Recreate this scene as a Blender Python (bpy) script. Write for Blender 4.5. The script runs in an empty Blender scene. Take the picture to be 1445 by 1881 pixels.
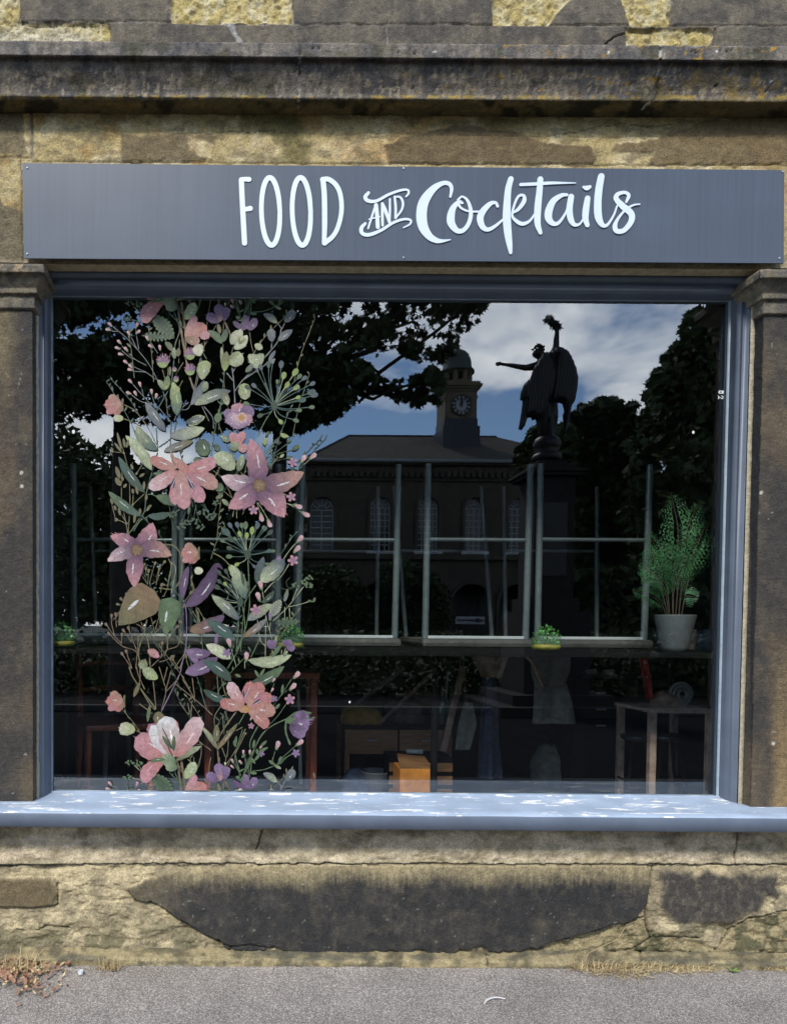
import bpy, bmesh, math, random
import numpy as np
from mathutils import Vector, Matrix
rad = math.radians
scene = bpy.context.scene
COL = scene.collection

# ------------------------------------------------------------------ camera
F = 1306.0; PX = 460.0; PY = 1186.0          # focal length and principal point, in photo pixels
CAM = np.array([0.0, -3.2, 1.5]); PITCH = rad(1.6); ROLL = rad(0.42)
_f = np.array([0, math.cos(PITCH), -math.sin(PITCH)])
_r0 = np.array([1.0, 0, 0]); _u0 = np.array([0, math.sin(PITCH), math.cos(PITCH)])
_r = math.cos(ROLL)*_r0 + math.sin(ROLL)*_u0
_u = -math.sin(ROLL)*_r0 + math.cos(ROLL)*_u0
cd = bpy.data.cameras.new('camera'); cam = bpy.data.objects.new('camera', cd); COL.objects.link(cam)
cam.matrix_world = Matrix(((_r[0], _u[0], -_f[0], CAM[0]), (_r[1], _u[1], -_f[1], CAM[1]), (_r[2], _u[2], -_f[2], CAM[2]), (0, 0, 0, 1)))
cd.sensor_fit = 'HORIZONTAL'; cd.sensor_width = 36; cd.lens = F/1445*36
cd.shift_x = (722.5-PX)/1445; cd.shift_y = (PY-940.5)/1445
cd.clip_start = 0.05; cd.clip_end = 3000
scene.camera = cam

# ------------------------------------------------------------------ sky and sun
SUN_EL, SUN_AZ = 44, 198        # azimuth clockwise from +y (the shop side)
world = bpy.data.worlds.new('World'); scene.world = world; world.use_nodes = True
nt = world.node_tree; nt.nodes.clear()
def N(nt, typ, **kw):
    n = nt.nodes.new(typ)
    for k, v in kw.items():
        if k == 'inp':
            for a, b in v.items(): n.inputs[a].default_value = b
        else: setattr(n, k, v)
    return n
SKY_STR = 0.15
sky = N(nt, 'ShaderNodeTexSky', sky_type='NISHITA', sun_disc=False, sun_elevation=rad(SUN_EL), sun_rotation=rad(SUN_AZ), altitude=100, air_density=1.0, dust_density=0.1, ozone_density=4.0)
tc = N(nt, 'ShaderNodeTexCoord'); sep = N(nt, 'ShaderNodeSeparateXYZ'); nt.links.new(tc.outputs['Generated'], sep.inputs[0])
mx = N(nt, 'ShaderNodeMath', operation='MAXIMUM', inp={1: 0.03}); nt.links.new(sep.outputs[2], mx.inputs[0])
ad = N(nt, 'ShaderNodeMath', operation='ADD', inp={1: 0.22}); nt.links.new(mx.outputs[0], ad.inputs[0])
dx = N(nt, 'ShaderNodeMath', operation='DIVIDE'); nt.links.new(sep.outputs[0], dx.inputs[0]); nt.links.new(ad.outputs[0], dx.inputs[1])
dy = N(nt, 'ShaderNodeMath', operation='DIVIDE'); nt.links.new(sep.outputs[1], dy.inputs[0]); nt.links.new(ad.outputs[0], dy.inputs[1])
cb = N(nt, 'ShaderNodeCombineXYZ', inp={2: 3.7}); nt.links.new(dx.outputs[0], cb.inputs[0]); nt.links.new(dy.outputs[0], cb.inputs[1])
nz = N(nt, 'ShaderNodeTexNoise', inp={'Scale': 1.7, 'Detail': 9.0, 'Roughness': 0.52, 'Distortion': 0.25}); nt.links.new(cb.outputs[0], nz.inputs['Vector'])
cr = N(nt, 'ShaderNodeValToRGB'); cr.color_ramp.elements[0].position = 0.50; cr.color_ramp.elements[1].position = 0.60
nt.links.new(nz.outputs['Fac'], cr.inputs[0])
nz2 = N(nt, 'ShaderNodeTexNoise', inp={'Scale': 2.6, 'Detail': 6.0, 'Roughness': 0.55}); nt.links.new(cb.outputs[0], nz2.inputs['Vector'])
cr2 = N(nt, 'ShaderNodeValToRGB'); cr2.color_ramp.elements[0].position = 0.35; cr2.color_ramp.elements[1].position = 0.7
CW = 1.0/SKY_STR
cr2.color_ramp.elements[0].color = (0.50, 0.56, 0.64, 1); cr2.color_ramp.elements[1].color = (1, 1, 1, 1)
nt.links.new(nz2.outputs['Fac'], cr2.inputs[0])
cs = N(nt, 'ShaderNodeVectorMath', operation='SCALE', inp={'Scale': 2.35*CW}); nt.links.new(cr2.outputs['Color'], cs.inputs[0])
mxc = N(nt, 'ShaderNodeMix', data_type='RGBA'); nt.links.new(cr.outputs['Color'], mxc.inputs[0])
sks = N(nt, 'ShaderNodeVectorMath', operation='SCALE', inp={'Scale': 1.0}); nt.links.new(sky.outputs[0], sks.inputs[0])
nt.links.new(sks.outputs[0], mxc.inputs[6]); nt.links.new(cs.outputs[0], mxc.inputs[7])
bg = N(nt, 'ShaderNodeBackground', inp={'Strength': SKY_STR}); nt.links.new(mxc.outputs[2], bg.inputs[0])
wo = N(nt, 'ShaderNodeOutputWorld'); nt.links.new(bg.outputs[0], wo.inputs[0])

sd = bpy.data.lights.new('sun', 'SUN'); sun = bpy.data.objects.new('sun', sd); COL.objects.link(sun)
sd.energy = 2.2; sd.angle = rad(10); sd.color = (1.0, 0.96, 0.88)
az, el = rad(SUN_AZ), rad(SUN_EL)
sdir = Vector((math.sin(az)*math.cos(el), math.cos(az)*math.cos(el), math.sin(el)))
sun.rotation_euler = sdir.to_track_quat('Z', 'Y').to_euler()
scene.view_settings.view_transform = 'Standard'; scene.view_settings.look = 'None'
scene.view_settings.exposure = 1.03; scene.view_settings.gamma = 1
scene.cycles.max_bounces = 8; scene.cycles.transparent_max_bounces = 16
try: scene.cycles.use_denoising = True
except Exception: pass
GAIN = 1.45                                   # how bright a front-facing wall of albedo 1 shows

# ------------------------------------------------------------------ helpers
def P(px, py, y):
    d = _f + _r*(px-PX)/F + _u*(PY-py)/F
    return CAM + d*((y-CAM[1])/d[1])
def Parr(px, py, y):
    px = np.asarray(px, float); py = np.asarray(py, float)
    d = _f[None] + _r[None]*((px-PX)/F)[:, None] + _u[None]*((PY-py)/F)[:, None]
    return CAM + d*((y-CAM[1])/d[:, 1])[:, None]
YG = 0.16                                     # glass plane
def Mr(px, py, dist):                         # where a thing seen mirrored in the glass really stands
    p = P(px, py, CAM[1]+dist); p[1] = 2*YG-p[1]; return p
def proj(V):
    d = V-CAM; z = d@_f
    z = np.where(z < 0.05, 0.05, z)
    return PX+F*(d@_r)/z, PY-F*(d@_u)/z
def lin(c):
    return tuple((v/255/12.92 if v/255 <= .04045 else ((v/255+.055)/1.055)**2.4) for v in c)
def A(*c, g=None):
    g = g or GAIN
    return np.array([min(.88, v/g) for v in lin(c)])
_T = {}
def vnoise(x, y, seed=0):
    if seed not in _T: _T[seed] = np.random.RandomState(seed).rand(256, 256)
    t = _T[seed]; xi = np.floor(x).astype(int); yi = np.floor(y).astype(int)
    fx = x-xi; fy = y-yi; fx = fx*fx*(3-2*fx); fy = fy*fy*(3-2*fy)
    a = t[yi & 255, xi & 255]; b = t[yi & 255, (xi+1) & 255]; c = t[(yi+1) & 255, xi & 255]; d = t[(yi+1) & 255, (xi+1) & 255]
    return (a*(1-fx)+b*fx)*(1-fy)+(c*(1-fx)+d*fx)*fy
def fbm(x, y, sc, oc=4, seed=0, sy=None):
    s = 0; a = 1; tot = 0; fx = 1/sc; fy = 1/(sy or sc)
    for k in range(oc):
        s = s+a*vnoise(x*fx+17.3*k, y*fy+9.1*k, seed+k); tot += a; a *= .55; fx *= 2; fy *= 2
    return s/tot
def sst(a, b, x):
    t = np.clip((x-a)/(b-a), 0, 1); return t*t*(3-2*t)
def mixc(c, new, m):
    return c*(1-m[:, None])+np.asarray(new)[None]*m[:, None]
def inpoly(x, y, poly):
    ins = np.zeros(x.shape, bool); n = len(poly)
    for i in range(n):
        x0, y0 = poly[i]; x1, y1 = poly[(i+1) % n]
        if y0 == y1: continue
        c = ((y0 > y) != (y1 > y)) & (x < (x1-x0)*(y-y0)/(y1-y0)+x0); ins ^= c
    return ins
def dseg(x, y, pts, closed=False):
    d = np.full(x.shape, 1e9); n = len(pts)
    for i in range(n if closed else n-1):
        x0, y0 = pts[i]; x1, y1 = pts[(i+1) % n]; L = (x1-x0)**2+(y1-y0)**2+1e-9
        t = np.clip(((x-x0)*(x1-x0)+(y-y0)*(y1-y0))/L, 0, 1)
        d = np.minimum(d, np.hypot(x-x0-t*(x1-x0), y-y0-t*(y1-y0)))
    return d
def polymask(x, y, poly, soft=3, warp=6, seed=50, wsc=18):
    wx = (fbm(x, y, wsc, 3, seed)-.5)*2*warp; wy = (fbm(x, y, wsc, 3, seed+7)-.5)*2*warp
    X = x+wx; Y = y+wy
    s = np.where(inpoly(X, Y, poly), 1.0, -1.0)*dseg(X, Y, poly, True)
    return sst(-soft, soft, s)

def wloc(o):
    v = np.zeros(3)
    while o is not None:
        v = v+np.array(o.location); o = o.parent
    return v
def mk(name, V, Fc, mat, parent=None, smooth=False, cols=None, mats=None, midx=None, loc=None):
    V = np.asarray(V, float).reshape(-1, 3)
    me = bpy.data.meshes.new(name); o = bpy.data.objects.new(name, me); COL.objects.link(o)
    if parent is not None: o.parent = parent; V = V-wloc(parent)
    elif loc is not None: o.location = Vector([float(q) for q in loc]); V = V-np.array(loc, float)
    if isinstance(Fc, np.ndarray):
        k = Fc.shape[1]; n = len(Fc)
        me.vertices.add(len(V)); me.vertices.foreach_set('co', V.ravel().astype(np.float32))
        me.loops.add(n*k); me.loops.foreach_set('vertex_index', Fc.ravel().astype(np.int32))
        me.polygons.add(n); me.polygons.foreach_set('loop_start', (np.arange(n)*k).astype(np.int32))
        me.update(calc_edges=True)
    else:
        me.from_pydata([tuple(v) for v in V], [], [tuple(int(q) for q in f) for f in Fc]); me.update()
    for m in (mats or [mat]): me.materials.append(m)
    if midx is not None: me.polygons.foreach_set('material_index', np.asarray(midx, np.int32))
    if smooth: me.polygons.foreach_set('use_smooth', np.ones(len(me.polygons), bool))
    if cols is not None:
        at = me.color_attributes.new('Col', 'FLOAT_COLOR', 'POINT')
        c = np.ones((len(V), 4), np.float32); c[:, :3] = cols; at.data.foreach_set('color', c.ravel())
    return o
def tag(o, label=None, cat=None, group=None, kind=None):
    if label: o['label'] = label
    if cat: o['category'] = cat
    if group: o['group'] = group
    if kind: o['kind'] = kind
    return o
def thing(name, label, cat, loc=(0, 0, 0), group=None, kind=None):
    o = bpy.data.objects.new(name, None); COL.objects.link(o); o.location = Vector([float(v) for v in loc]); o.empty_display_size = .1
    return tag(o, label, cat, group, kind)
class MB:
    def __init__(s): s.v = []; s.f = []
    def add(s, V, Fc):
        b = len(s.v); s.v += [tuple(float(q) for q in p) for p in V]; s.f += [tuple(int(i)+b for i in f) for f in Fc]; return s
    def box(s, x0, x1, y0, y1, z0, z1, bev=0.0):
        x0, x1 = sorted((x0, x1)); y0, y1 = sorted((y0, y1)); z0, z1 = sorted((z0, z1))
        bm = bmesh.new(); r = bmesh.ops.create_cube(bm, size=1)
        for v in bm.verts: v.co = Vector(((x0+x1)/2+v.co.x*(x1-x0), (y0+y1)/2+v.co.y*(y1-y0), (z0+z1)/2+v.co.z*(z1-z0)))
        if bev > 0: bmesh.ops.bevel(bm, geom=bm.edges[:], offset=min(bev, .45*min(x1-x0, y1-y0, z1-z0)), segments=2, profile=.6, affect='EDGES')
        bm.verts.index_update(); s.add([v.co[:] for v in bm.verts], [[v.index for v in f.verts] for f in bm.faces]); bm.free(); return s
    def tube(s, pts, r, n=10, cap=True):
        pts = [Vector([float(q) for q in p]) for p in pts]; m = len(pts)
        rs = r if isinstance(r, (list, tuple)) else [r]*m
        V = []; up = Vector((0, 0, 1)); t0 = (pts[1]-pts[0]).normalized()
        if abs(t0.dot(up)) > .95: up = Vector((1, 0, 0))
        a = t0.cross(up).normalized()
        for i in range(m):
            t = (pts[min(i+1, m-1)]-pts[max(i-1, 0)]).normalized()
            a = (a-t*a.dot(t)).normalized(); b = t.cross(a)
            for k in range(n):
                w = 2*math.pi*k/n; V.append(pts[i]+(a*math.cos(w)+b*math.sin(w))*rs[i])
        Fc = [[i*n+k, i*n+(k+1) % n, (i+1)*n+(k+1) % n, (i+1)*n+k] for i in range(m-1) for k in range(n)]
        if cap: Fc += [list(range(n))[::-1], [(m-1)*n+k for k in range(n)]]
        return s.add(V, Fc)
    def lathe(s, c, prof, n=24):
        V = []; m = len(prof)
        for r, z in prof:
            for k in range(n): V.append((c[0]+r*math.cos(2*math.pi*k/n), c[1]+r*math.sin(2*math.pi*k/n), c[2]+z))
        Fc = [[i*n+k, i*n+(k+1) % n, (i+1)*n+(k+1) % n, (i+1)*n+k] for i in range(m-1) for k in range(n)]
        Fc += [list(range(n))[::-1], [(m-1)*n+k for k in range(n)]]
        return s.add(V, Fc)
    def prism(s, poly, y0, y1):            # poly: (x,z) outline, extruded in y
        n = len(poly); V = [(x, y0, z) for x, z in poly]+[(x, y1, z) for x, z in poly]
        return s.add(V, [list(range(n)), list(range(n, 2*n))[::-1]]+[[i, (i+1) % n+0, (i+1) % n+n, i+n][::-1] for i in range(n)])
    def build(s, name, mat, parent=None, smooth=False, loc=None):
        return mk(name, s.v, s.f, mat, parent, smooth, loc=loc)

# ------------------------------------------------------------------ materials
def bsdf(name, **kw):
    m = bpy.data.materials.new(name); m.use_nodes = True; nt = m.node_tree; b = nt.nodes['Principled BSDF']
    for k, v in kw.items():
        b.inputs[k.replace('_', ' ')].default_value = v
    return m, nt, b
def noise_mat(name, col, rough=.6, sc=20, amt=.25, bump=.15, bsc=None, metallic=0, spec=.5, stretch=None, dist=.01):
    m, nt, b = bsdf(name, Roughness=rough, Metallic=metallic); b.inputs['Specular IOR Level'].default_value = spec
    tc = N(nt, 'ShaderNodeTexCoord'); src = tc.outputs['Object']
    if stretch:
        mp = N(nt, 'ShaderNodeMapping'); mp.inputs['Scale'].default_value = stretch; nt.links.new(src, mp.inputs[0]); src = mp.outputs[0]
    nz = N(nt, 'ShaderNodeTexNoise', inp={'Scale': sc, 'Detail': 6.0}); nt.links.new(src, nz.inputs['Vector'])
    mr = N(nt, 'ShaderNodeMapRange', inp={'From Min': .3, 'From Max': .7, 'To Min': 1-amt, 'To Max': 1+amt}); nt.links.new(nz.outputs['Fac'], mr.inputs[0])
    hs = N(nt, 'ShaderNodeVectorMath', operation='SCALE'); hs.inputs[0].default_value = col[:3]; nt.links.new(mr.outputs[0], hs.inputs['Scale'])
    nt.links.new(hs.outputs[0], b.inputs['Base Color'])
    if bump:
        n2 = N(nt, 'ShaderNodeTexNoise', inp={'Scale': bsc or sc*4, 'Detail': 5.0}); nt.links.new(src, n2.inputs['Vector'])
        bp = N(nt, 'ShaderNodeBump', inp={'Strength': bump, 'Distance': dist}); nt.links.new(n2.outputs['Fac'], bp.inputs['Height']); nt.links.new(bp.outputs[0], b.inputs['Normal'])
    return m
def col_mat(name, rough=.85, sc=150, amt=.42, bump=.8, dist=.007, spec=.3, tooled=0, sc2=35):
    m, nt, b = bsdf(name, Roughness=rough); b.inputs['Specular IOR Level'].default_value = spec
    at = N(nt, 'ShaderNodeAttribute', attribute_name='Col'); tc = N(nt, 'ShaderNodeTexCoord')
    nz = N(nt, 'ShaderNodeTexNoise', inp={'Scale': sc, 'Detail': 5.0, 'Roughness': .65}); nt.links.new(tc.outputs['Object'], nz.inputs['Vector'])
    nb = N(nt, 'ShaderNodeTexNoise', inp={'Scale': sc2, 'Detail': 6.0, 'Roughness': .6}); nt.links.new(tc.outputs['Object'], nb.inputs['Vector'])
    mr = N(nt, 'ShaderNodeMapRange', inp={'From Min': .3, 'From Max': .7, 'To Min': 1-amt, 'To Max': 1+amt}); nt.links.new(nz.outputs['Fac'], mr.inputs[0])
    mr2 = N(nt, 'ShaderNodeMapRange', inp={'From Min': .3, 'From Max': .7, 'To Min': 1-amt*.6, 'To Max': 1+amt*.6}); nt.links.new(nb.outputs['Fac'], mr2.inputs[0])
    mu = N(nt, 'ShaderNodeMath', operation='MULTIPLY'); nt.links.new(mr.outputs[0], mu.inputs[0]); nt.links.new(mr2.outputs[0], mu.inputs[1])
    hs = N(nt, 'ShaderNodeVectorMath', operation='SCALE'); nt.links.new(at.outputs['Color'], hs.inputs[0]); nt.links.new(mu.outputs[0], hs.inputs['Scale'])
    nt.links.new(hs.outputs[0], b.inputs['Base Color'])
    h = N(nt, 'ShaderNodeMath', operation='ADD'); nt.links.new(nz.outputs['Fac'], h.inputs[0]); nt.links.new(nb.outputs['Fac'], h.inputs[1])
    bp = N(nt, 'ShaderNodeBump', inp={'Strength': bump, 'Distance': dist}); nt.links.new(h.outputs[0], bp.inputs['Height']); nt.links.new(bp.outputs[0], b.inputs['Normal'])
    return m
M_STONE = col_mat('weathered_sandstone')
M_DECAL = col_mat('printed_vinyl', rough=.55, sc=190, amt=.16, bump=.05, sc2=60)
# ------------------------------------------------------------------ the stone front
C_YEL = A(178, 160, 112); C_PALE = A(190, 178, 145); C_CRUST = A(92, 84, 74); C_BROWN = A(112, 98, 74); C_BLACK = A(66, 64, 63); C_MORT = A(165, 160, 150)
facade = thing('shop_front', 'weathered sandstone shop front with a deep cornice, carved pilasters and one large painted window', 'building', (0, 0, 0))

def grid_faces(nr, nc):
    i = np.arange(nr-1)[:, None]*nc+np.arange(nc-1)[None]
    return np.stack([i, i+1, i+nc+1, i+nc], -1).reshape(-1, 4)
def span(a, b, lo, hi, fine, coarse):
    """stations from a to b, fine between lo and hi"""
    s = []
    if a < lo: s += list(np.arange(a, min(lo, b), coarse))
    s += list(np.arange(max(a, lo), min(b, hi), fine))
    if b > hi: s += list(np.arange(max(hi, a), b, coarse))
    s.append(b); return np.array(sorted(set(s)))
K = 3.2/F                                      # metres per photo pixel at the wall
XA, XB = P(-14, 900, 0)[0], P(1460, 900, 0)[0]
def panel(name, x0, x1, z0, z1, y, field, res=2.0, fine=None, smooth=True):
    lo, hi = fine or (XA, XB)
    xs = span(x0, x1, lo, hi, K*res, K*14); zf = span(z0, z1, -0.1, 4.5, K*res, K*14)
    X, Z = np.meshgrid(xs, zf[::-1]); V = np.stack([X.ravel(), np.full(X.size, y), Z.ravel()], 1)
    px, py = proj(V); h, col = field(px, py); V[:, 1] -= h
    return mk(name, V, grid_faces(len(zf), len(xs))[:, ::-1], M_STONE, facade, smooth, np.clip(col, .006, .8))
def sweep(name, path, prof, field, res=2.0, amp=1.0):
    """path: plan points (x,y) with outward normal on the right-hand side walking; prof: (offset, z) top to bottom"""
    path = [np.array(p, float) for p in path]; n = len(path); nor = []
    for i in range(n-1):
        t = path[i+1]-path[i]; t /= np.linalg.norm(t); nor.append(np.array([t[1], -t[0]]))
    S = []; 
    for i in range(n-1):
        L = np.linalg.norm(path[i+1]-path[i]); k = max(2, int(L/(K*res)))
        k = min(k, 1200)
        n0 = nor[i] if i == 0 else (nor[i-1]+nor[i])/(1+nor[i-1]@nor[i])
        n1 = nor[i] if i == n-2 else (nor[i]+nor[i+1])/(1+nor[i]@nor[i+1])
        for t in np.linspace(0, 1, k): S.append((path[i]*(1-t)+path[i+1]*t, n0*(1-t)+n1*t, nor[i]))
    rows = []
    for (o0, z0), (o1, z1) in zip(prof[:-1], prof[1:]):
        L = math.hypot(o1-o0, z1-z0); k = max(1, int(L/(K*res)))
        for t in np.arange(k)/k:
            rows.append((o0*(1-t)+o1*t, z0*(1-t)+z1*t, (z0-z1)/max(L, 1e-6), (o1-o0)/max(L, 1e-6)))
    rows.append((*prof[-1], 1, 0))
    V = []; NN = []
    P0 = np.array([s[0] for s in S]); MN = np.array([s[1] for s in S]); TN = np.array([s[2] for s in S])
    for o, z, nx, nzv in rows:
        q = P0+MN*o; V.append(np.column_stack([q, np.full(len(q), z)])); NN.append(np.column_stack([TN*nx, np.full(len(q), nzv)]))
    V = np.concatenate(V); NN = np.concatenate(NN)
    px, py = proj(V); h, col = field(px, py); V = V+NN*(h*amp)[:, None]
    return mk(name, V, grid_faces(len(rows), len(S))[:, ::-1], M_STONE, facade, True, np.clip(col, .006, .8))

def rough(x, y, seed, a=.004, sc=16):
    return (fbm(x, y, sc, 5, seed)-.5)*2*a
def joint(x, y, pts, w, seed, warp=2.5):
    xx = x+(fbm(x, y, 20, 3, seed)-.5)*2*warp; yy = y+(fbm(x, y, 20, 3, seed+3)-.5)*2*warp
    return 1-sst(w*.5, w*1.2, dseg(xx, yy, pts))
def tint(x, y, seed, lo=.75, hi=1.25, sc=40):
    return (lo+(hi-lo)*fbm(x, y, sc, 5, seed))[:, None]

def f_upper(x, y):
    h = rough(x, y, 1, .0025, 6)
    n = fbm(x, y, 30, 5, 3)
    col = mixc(np.tile(A(112, 103, 88), (x.size, 1)), A(88, 82, 74), sst(.4, .65, n))
    streak = fbm(x, y, 5, 3, 5, sy=40); col = col*(.8+.45*streak)[:, None]
    yel = [[(-400, -60), (35, -60), (35, 40), (-400, 39)], [(314, -70), (538, -70), (537, 41), (330, 42), (314, 38)],
           [(903, -70), (1232, -70), (1231, 47), (905, 44)], [(-300, 40), (196, 41), (204, 60), (196, 79), (-300, 74)], [(1150, 51), (1300, 52), (1312, 66), (1300, 86), (1152, 84)],
           [(2, -200), (300, -200), (300, -70), (2, -70)], [(700, -200), (1000, -200), (1000, -80), (700, -80)], [(1500, -60), (1720, -60), (1720, 40), (1500, 40)]]
    dk = [(1005, 46), (1030, 14), (1062, -10), (1140, -10), (1150, 20), (1156, 47)]
    ym = np.zeros(x.size)
    for i, p in enumerate(yel): ym = np.maximum(ym, polymask(x, y, p, 2, 3, 60+i))
    dm = polymask(x, y, dk, 1.5, 4, 75); ym = ym*(1-dm)
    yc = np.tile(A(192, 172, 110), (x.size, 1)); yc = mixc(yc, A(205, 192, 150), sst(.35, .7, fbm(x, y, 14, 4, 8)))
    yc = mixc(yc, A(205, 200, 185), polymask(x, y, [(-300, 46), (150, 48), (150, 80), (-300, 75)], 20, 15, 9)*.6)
    yc = mixc(yc, A(120, 100, 60), sst(.62, .75, fbm(x, y, 9, 3, 18))*.7)
    col = col*(1-ym[:, None])+yc*ym[:, None]
    rr = (fbm(x, y, 11, 5, 12)-.5)*2
    h = h+ym*(-.012+rr*.011)
    j = np.maximum.reduce([joint(x, y, [(-600, 38), (300, 39), (420, 43), (800, 44), (2100, 50)], 1.6, 21), joint(x, y, [(36, -80), (36, 38)], 2.2, 22), joint(x, y, [(312, -80), (312, 40)], 2.2, 23),
        joint(x, y, [(538, -80), (538, 42)], 2, 24), joint(x, y, [(904, -80), (904, 45)], 1, 25), joint(x, y, [(1232, -80), (1230, 50)], 2.8, 26), joint(x, y, [(200, 42), (205, 75)], 2, 27), joint(x, y, [(710, 46), (712, 80)], 1.8, 28),
        joint(x, y, [(1150, 50), (1152, 84)], 2, 29), joint(x, y, [(1312, 52), (1310, 85)], 2, 30), joint(x, y, [(-600, -72), (2100, -60)], 2, 31), joint(x, y, [(150, -72), (150, -190)], 2, 32)])
    for k in range(1, 14):
        j = np.maximum(j, joint(x, y, [(-900, -60-115*k), (2400, -50-115*k)], 2, 200+k))
        for q in range(-3, 9): xx = q*330+(k % 2)*160; j = np.maximum(j, joint(x, y, [(xx, -60-115*k), (xx, -175-115*k)], 2, 230+k))
    mort = joint(x, y, [(425, 46), (432, 62), (440, 76)], 6, 33, 4)
    ck = joint(x, y, [(1112, 80), (1130, 66), (1148, 60)], 1.6, 34, 1.5)
    col = mixc(col, A(165, 162, 155), np.maximum(sst(.3, .8, j)*.5*sst(.45, .6, fbm(x, y, 20, 3, 37)), mort)); col = mixc(col, A(55, 48, 40), np.maximum(ck, sst(.7, 1, j)*sst(.5, .4, fbm(x, y, 20, 3, 37))*.6))
    h = h-.006*j*(1-mort)-.012*ck+.003*mort
    return h, col
def f_cornice(x, y):
    n = fbm(x, y, 40, 5, 41); st = fbm(x, y, 6, 4, 42, sy=34); m = fbm(x, y, 22, 5, 43)
    col = mixc(np.tile(A(130, 121, 110), (x.size, 1)), A(98, 94, 92), sst(.38, .62, n))
    col = col*(.62+.75*st)[:, None]
    col = mixc(col, A(178, 164, 134), sst(.58, .68, fbm(x, y, 4, 4, 44, sy=14))*sst(112, 134, y)*.75); col = mixc(col, A(60, 58, 60), sst(.55, .7, fbm(x, y, 7, 4, 57, sy=24))*.5); col = mixc(col, A(176, 150, 70), sst(.5, .62, fbm(x, y, 16, 3, 58))*sst(172, 177, y)*sst(183, 180, y)*.8)
    col = mixc(col, A(140, 118, 66), sst(.56, .7, m)*sst(700, 1500, x)*.75*sst(108, 140, y))
    col = mixc(col, A(178, 138, 45), sst(.68, .76, fbm(x, y, 9, 4, 46))*sst(560, 1100, x)*.9)
    col = mixc(col, A(75, 72, 40), sst(.55, .7, fbm(x, y, 50, 3, 47))*.5)
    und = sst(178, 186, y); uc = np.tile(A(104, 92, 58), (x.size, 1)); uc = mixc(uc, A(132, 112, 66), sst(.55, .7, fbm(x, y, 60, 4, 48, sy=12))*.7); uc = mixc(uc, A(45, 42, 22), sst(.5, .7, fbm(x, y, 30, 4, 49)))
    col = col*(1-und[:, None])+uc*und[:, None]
    j = np.maximum(joint(x, y, [(553, 70), (551, 130), (549, 205)], 1.6, 51, 2), joint(x, y, [(1216, 70), (1210, 120), (1206, 175), (1180, 200)], 2.2, 52, 3))
    wh = j*sst(.42, .55, fbm(x, y, 12, 2, 53))
    col = mixc(col, A(210, 208, 200), wh); col = mixc(col, A(40, 38, 34), j*(1-wh)*.7)
    chip = sst(.70, .78, fbm(x, y, 14, 4, 54))
    drill = np.zeros(x.size)
    for dx_, dy_ in [(575, 86), (586, 86), (177+5, 86), (190, 85), (730, 94), (762, 96), (778, 96), (1270, 92), (1278, 94), (1322, 92), (1335, 92), (1342, 90), (758, 162), (190, 150), (1315, 157)]:
        drill = np.maximum(drill, 1-sst(1.2, 2.4, np.hypot(x-dx_, y-dy_)))
    for dx_, dy_ in [(798, 95), (1116, 94), (204, 163), (1414, 148), (1117, 95), (1317, 93)]:
        col = mixc(col, A(225, 222, 212), 1-sst(1.4, 2.6, np.hypot(x-dx_, (y-dy_)*.7)))
    col = mixc(col, A(25, 22, 20), drill)
    h = rough(x, y, 55, .003, 14)+rough(x, y, 56, .002, 4)-.006*j-.003*chip-.01*drill
    return h, col
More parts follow.
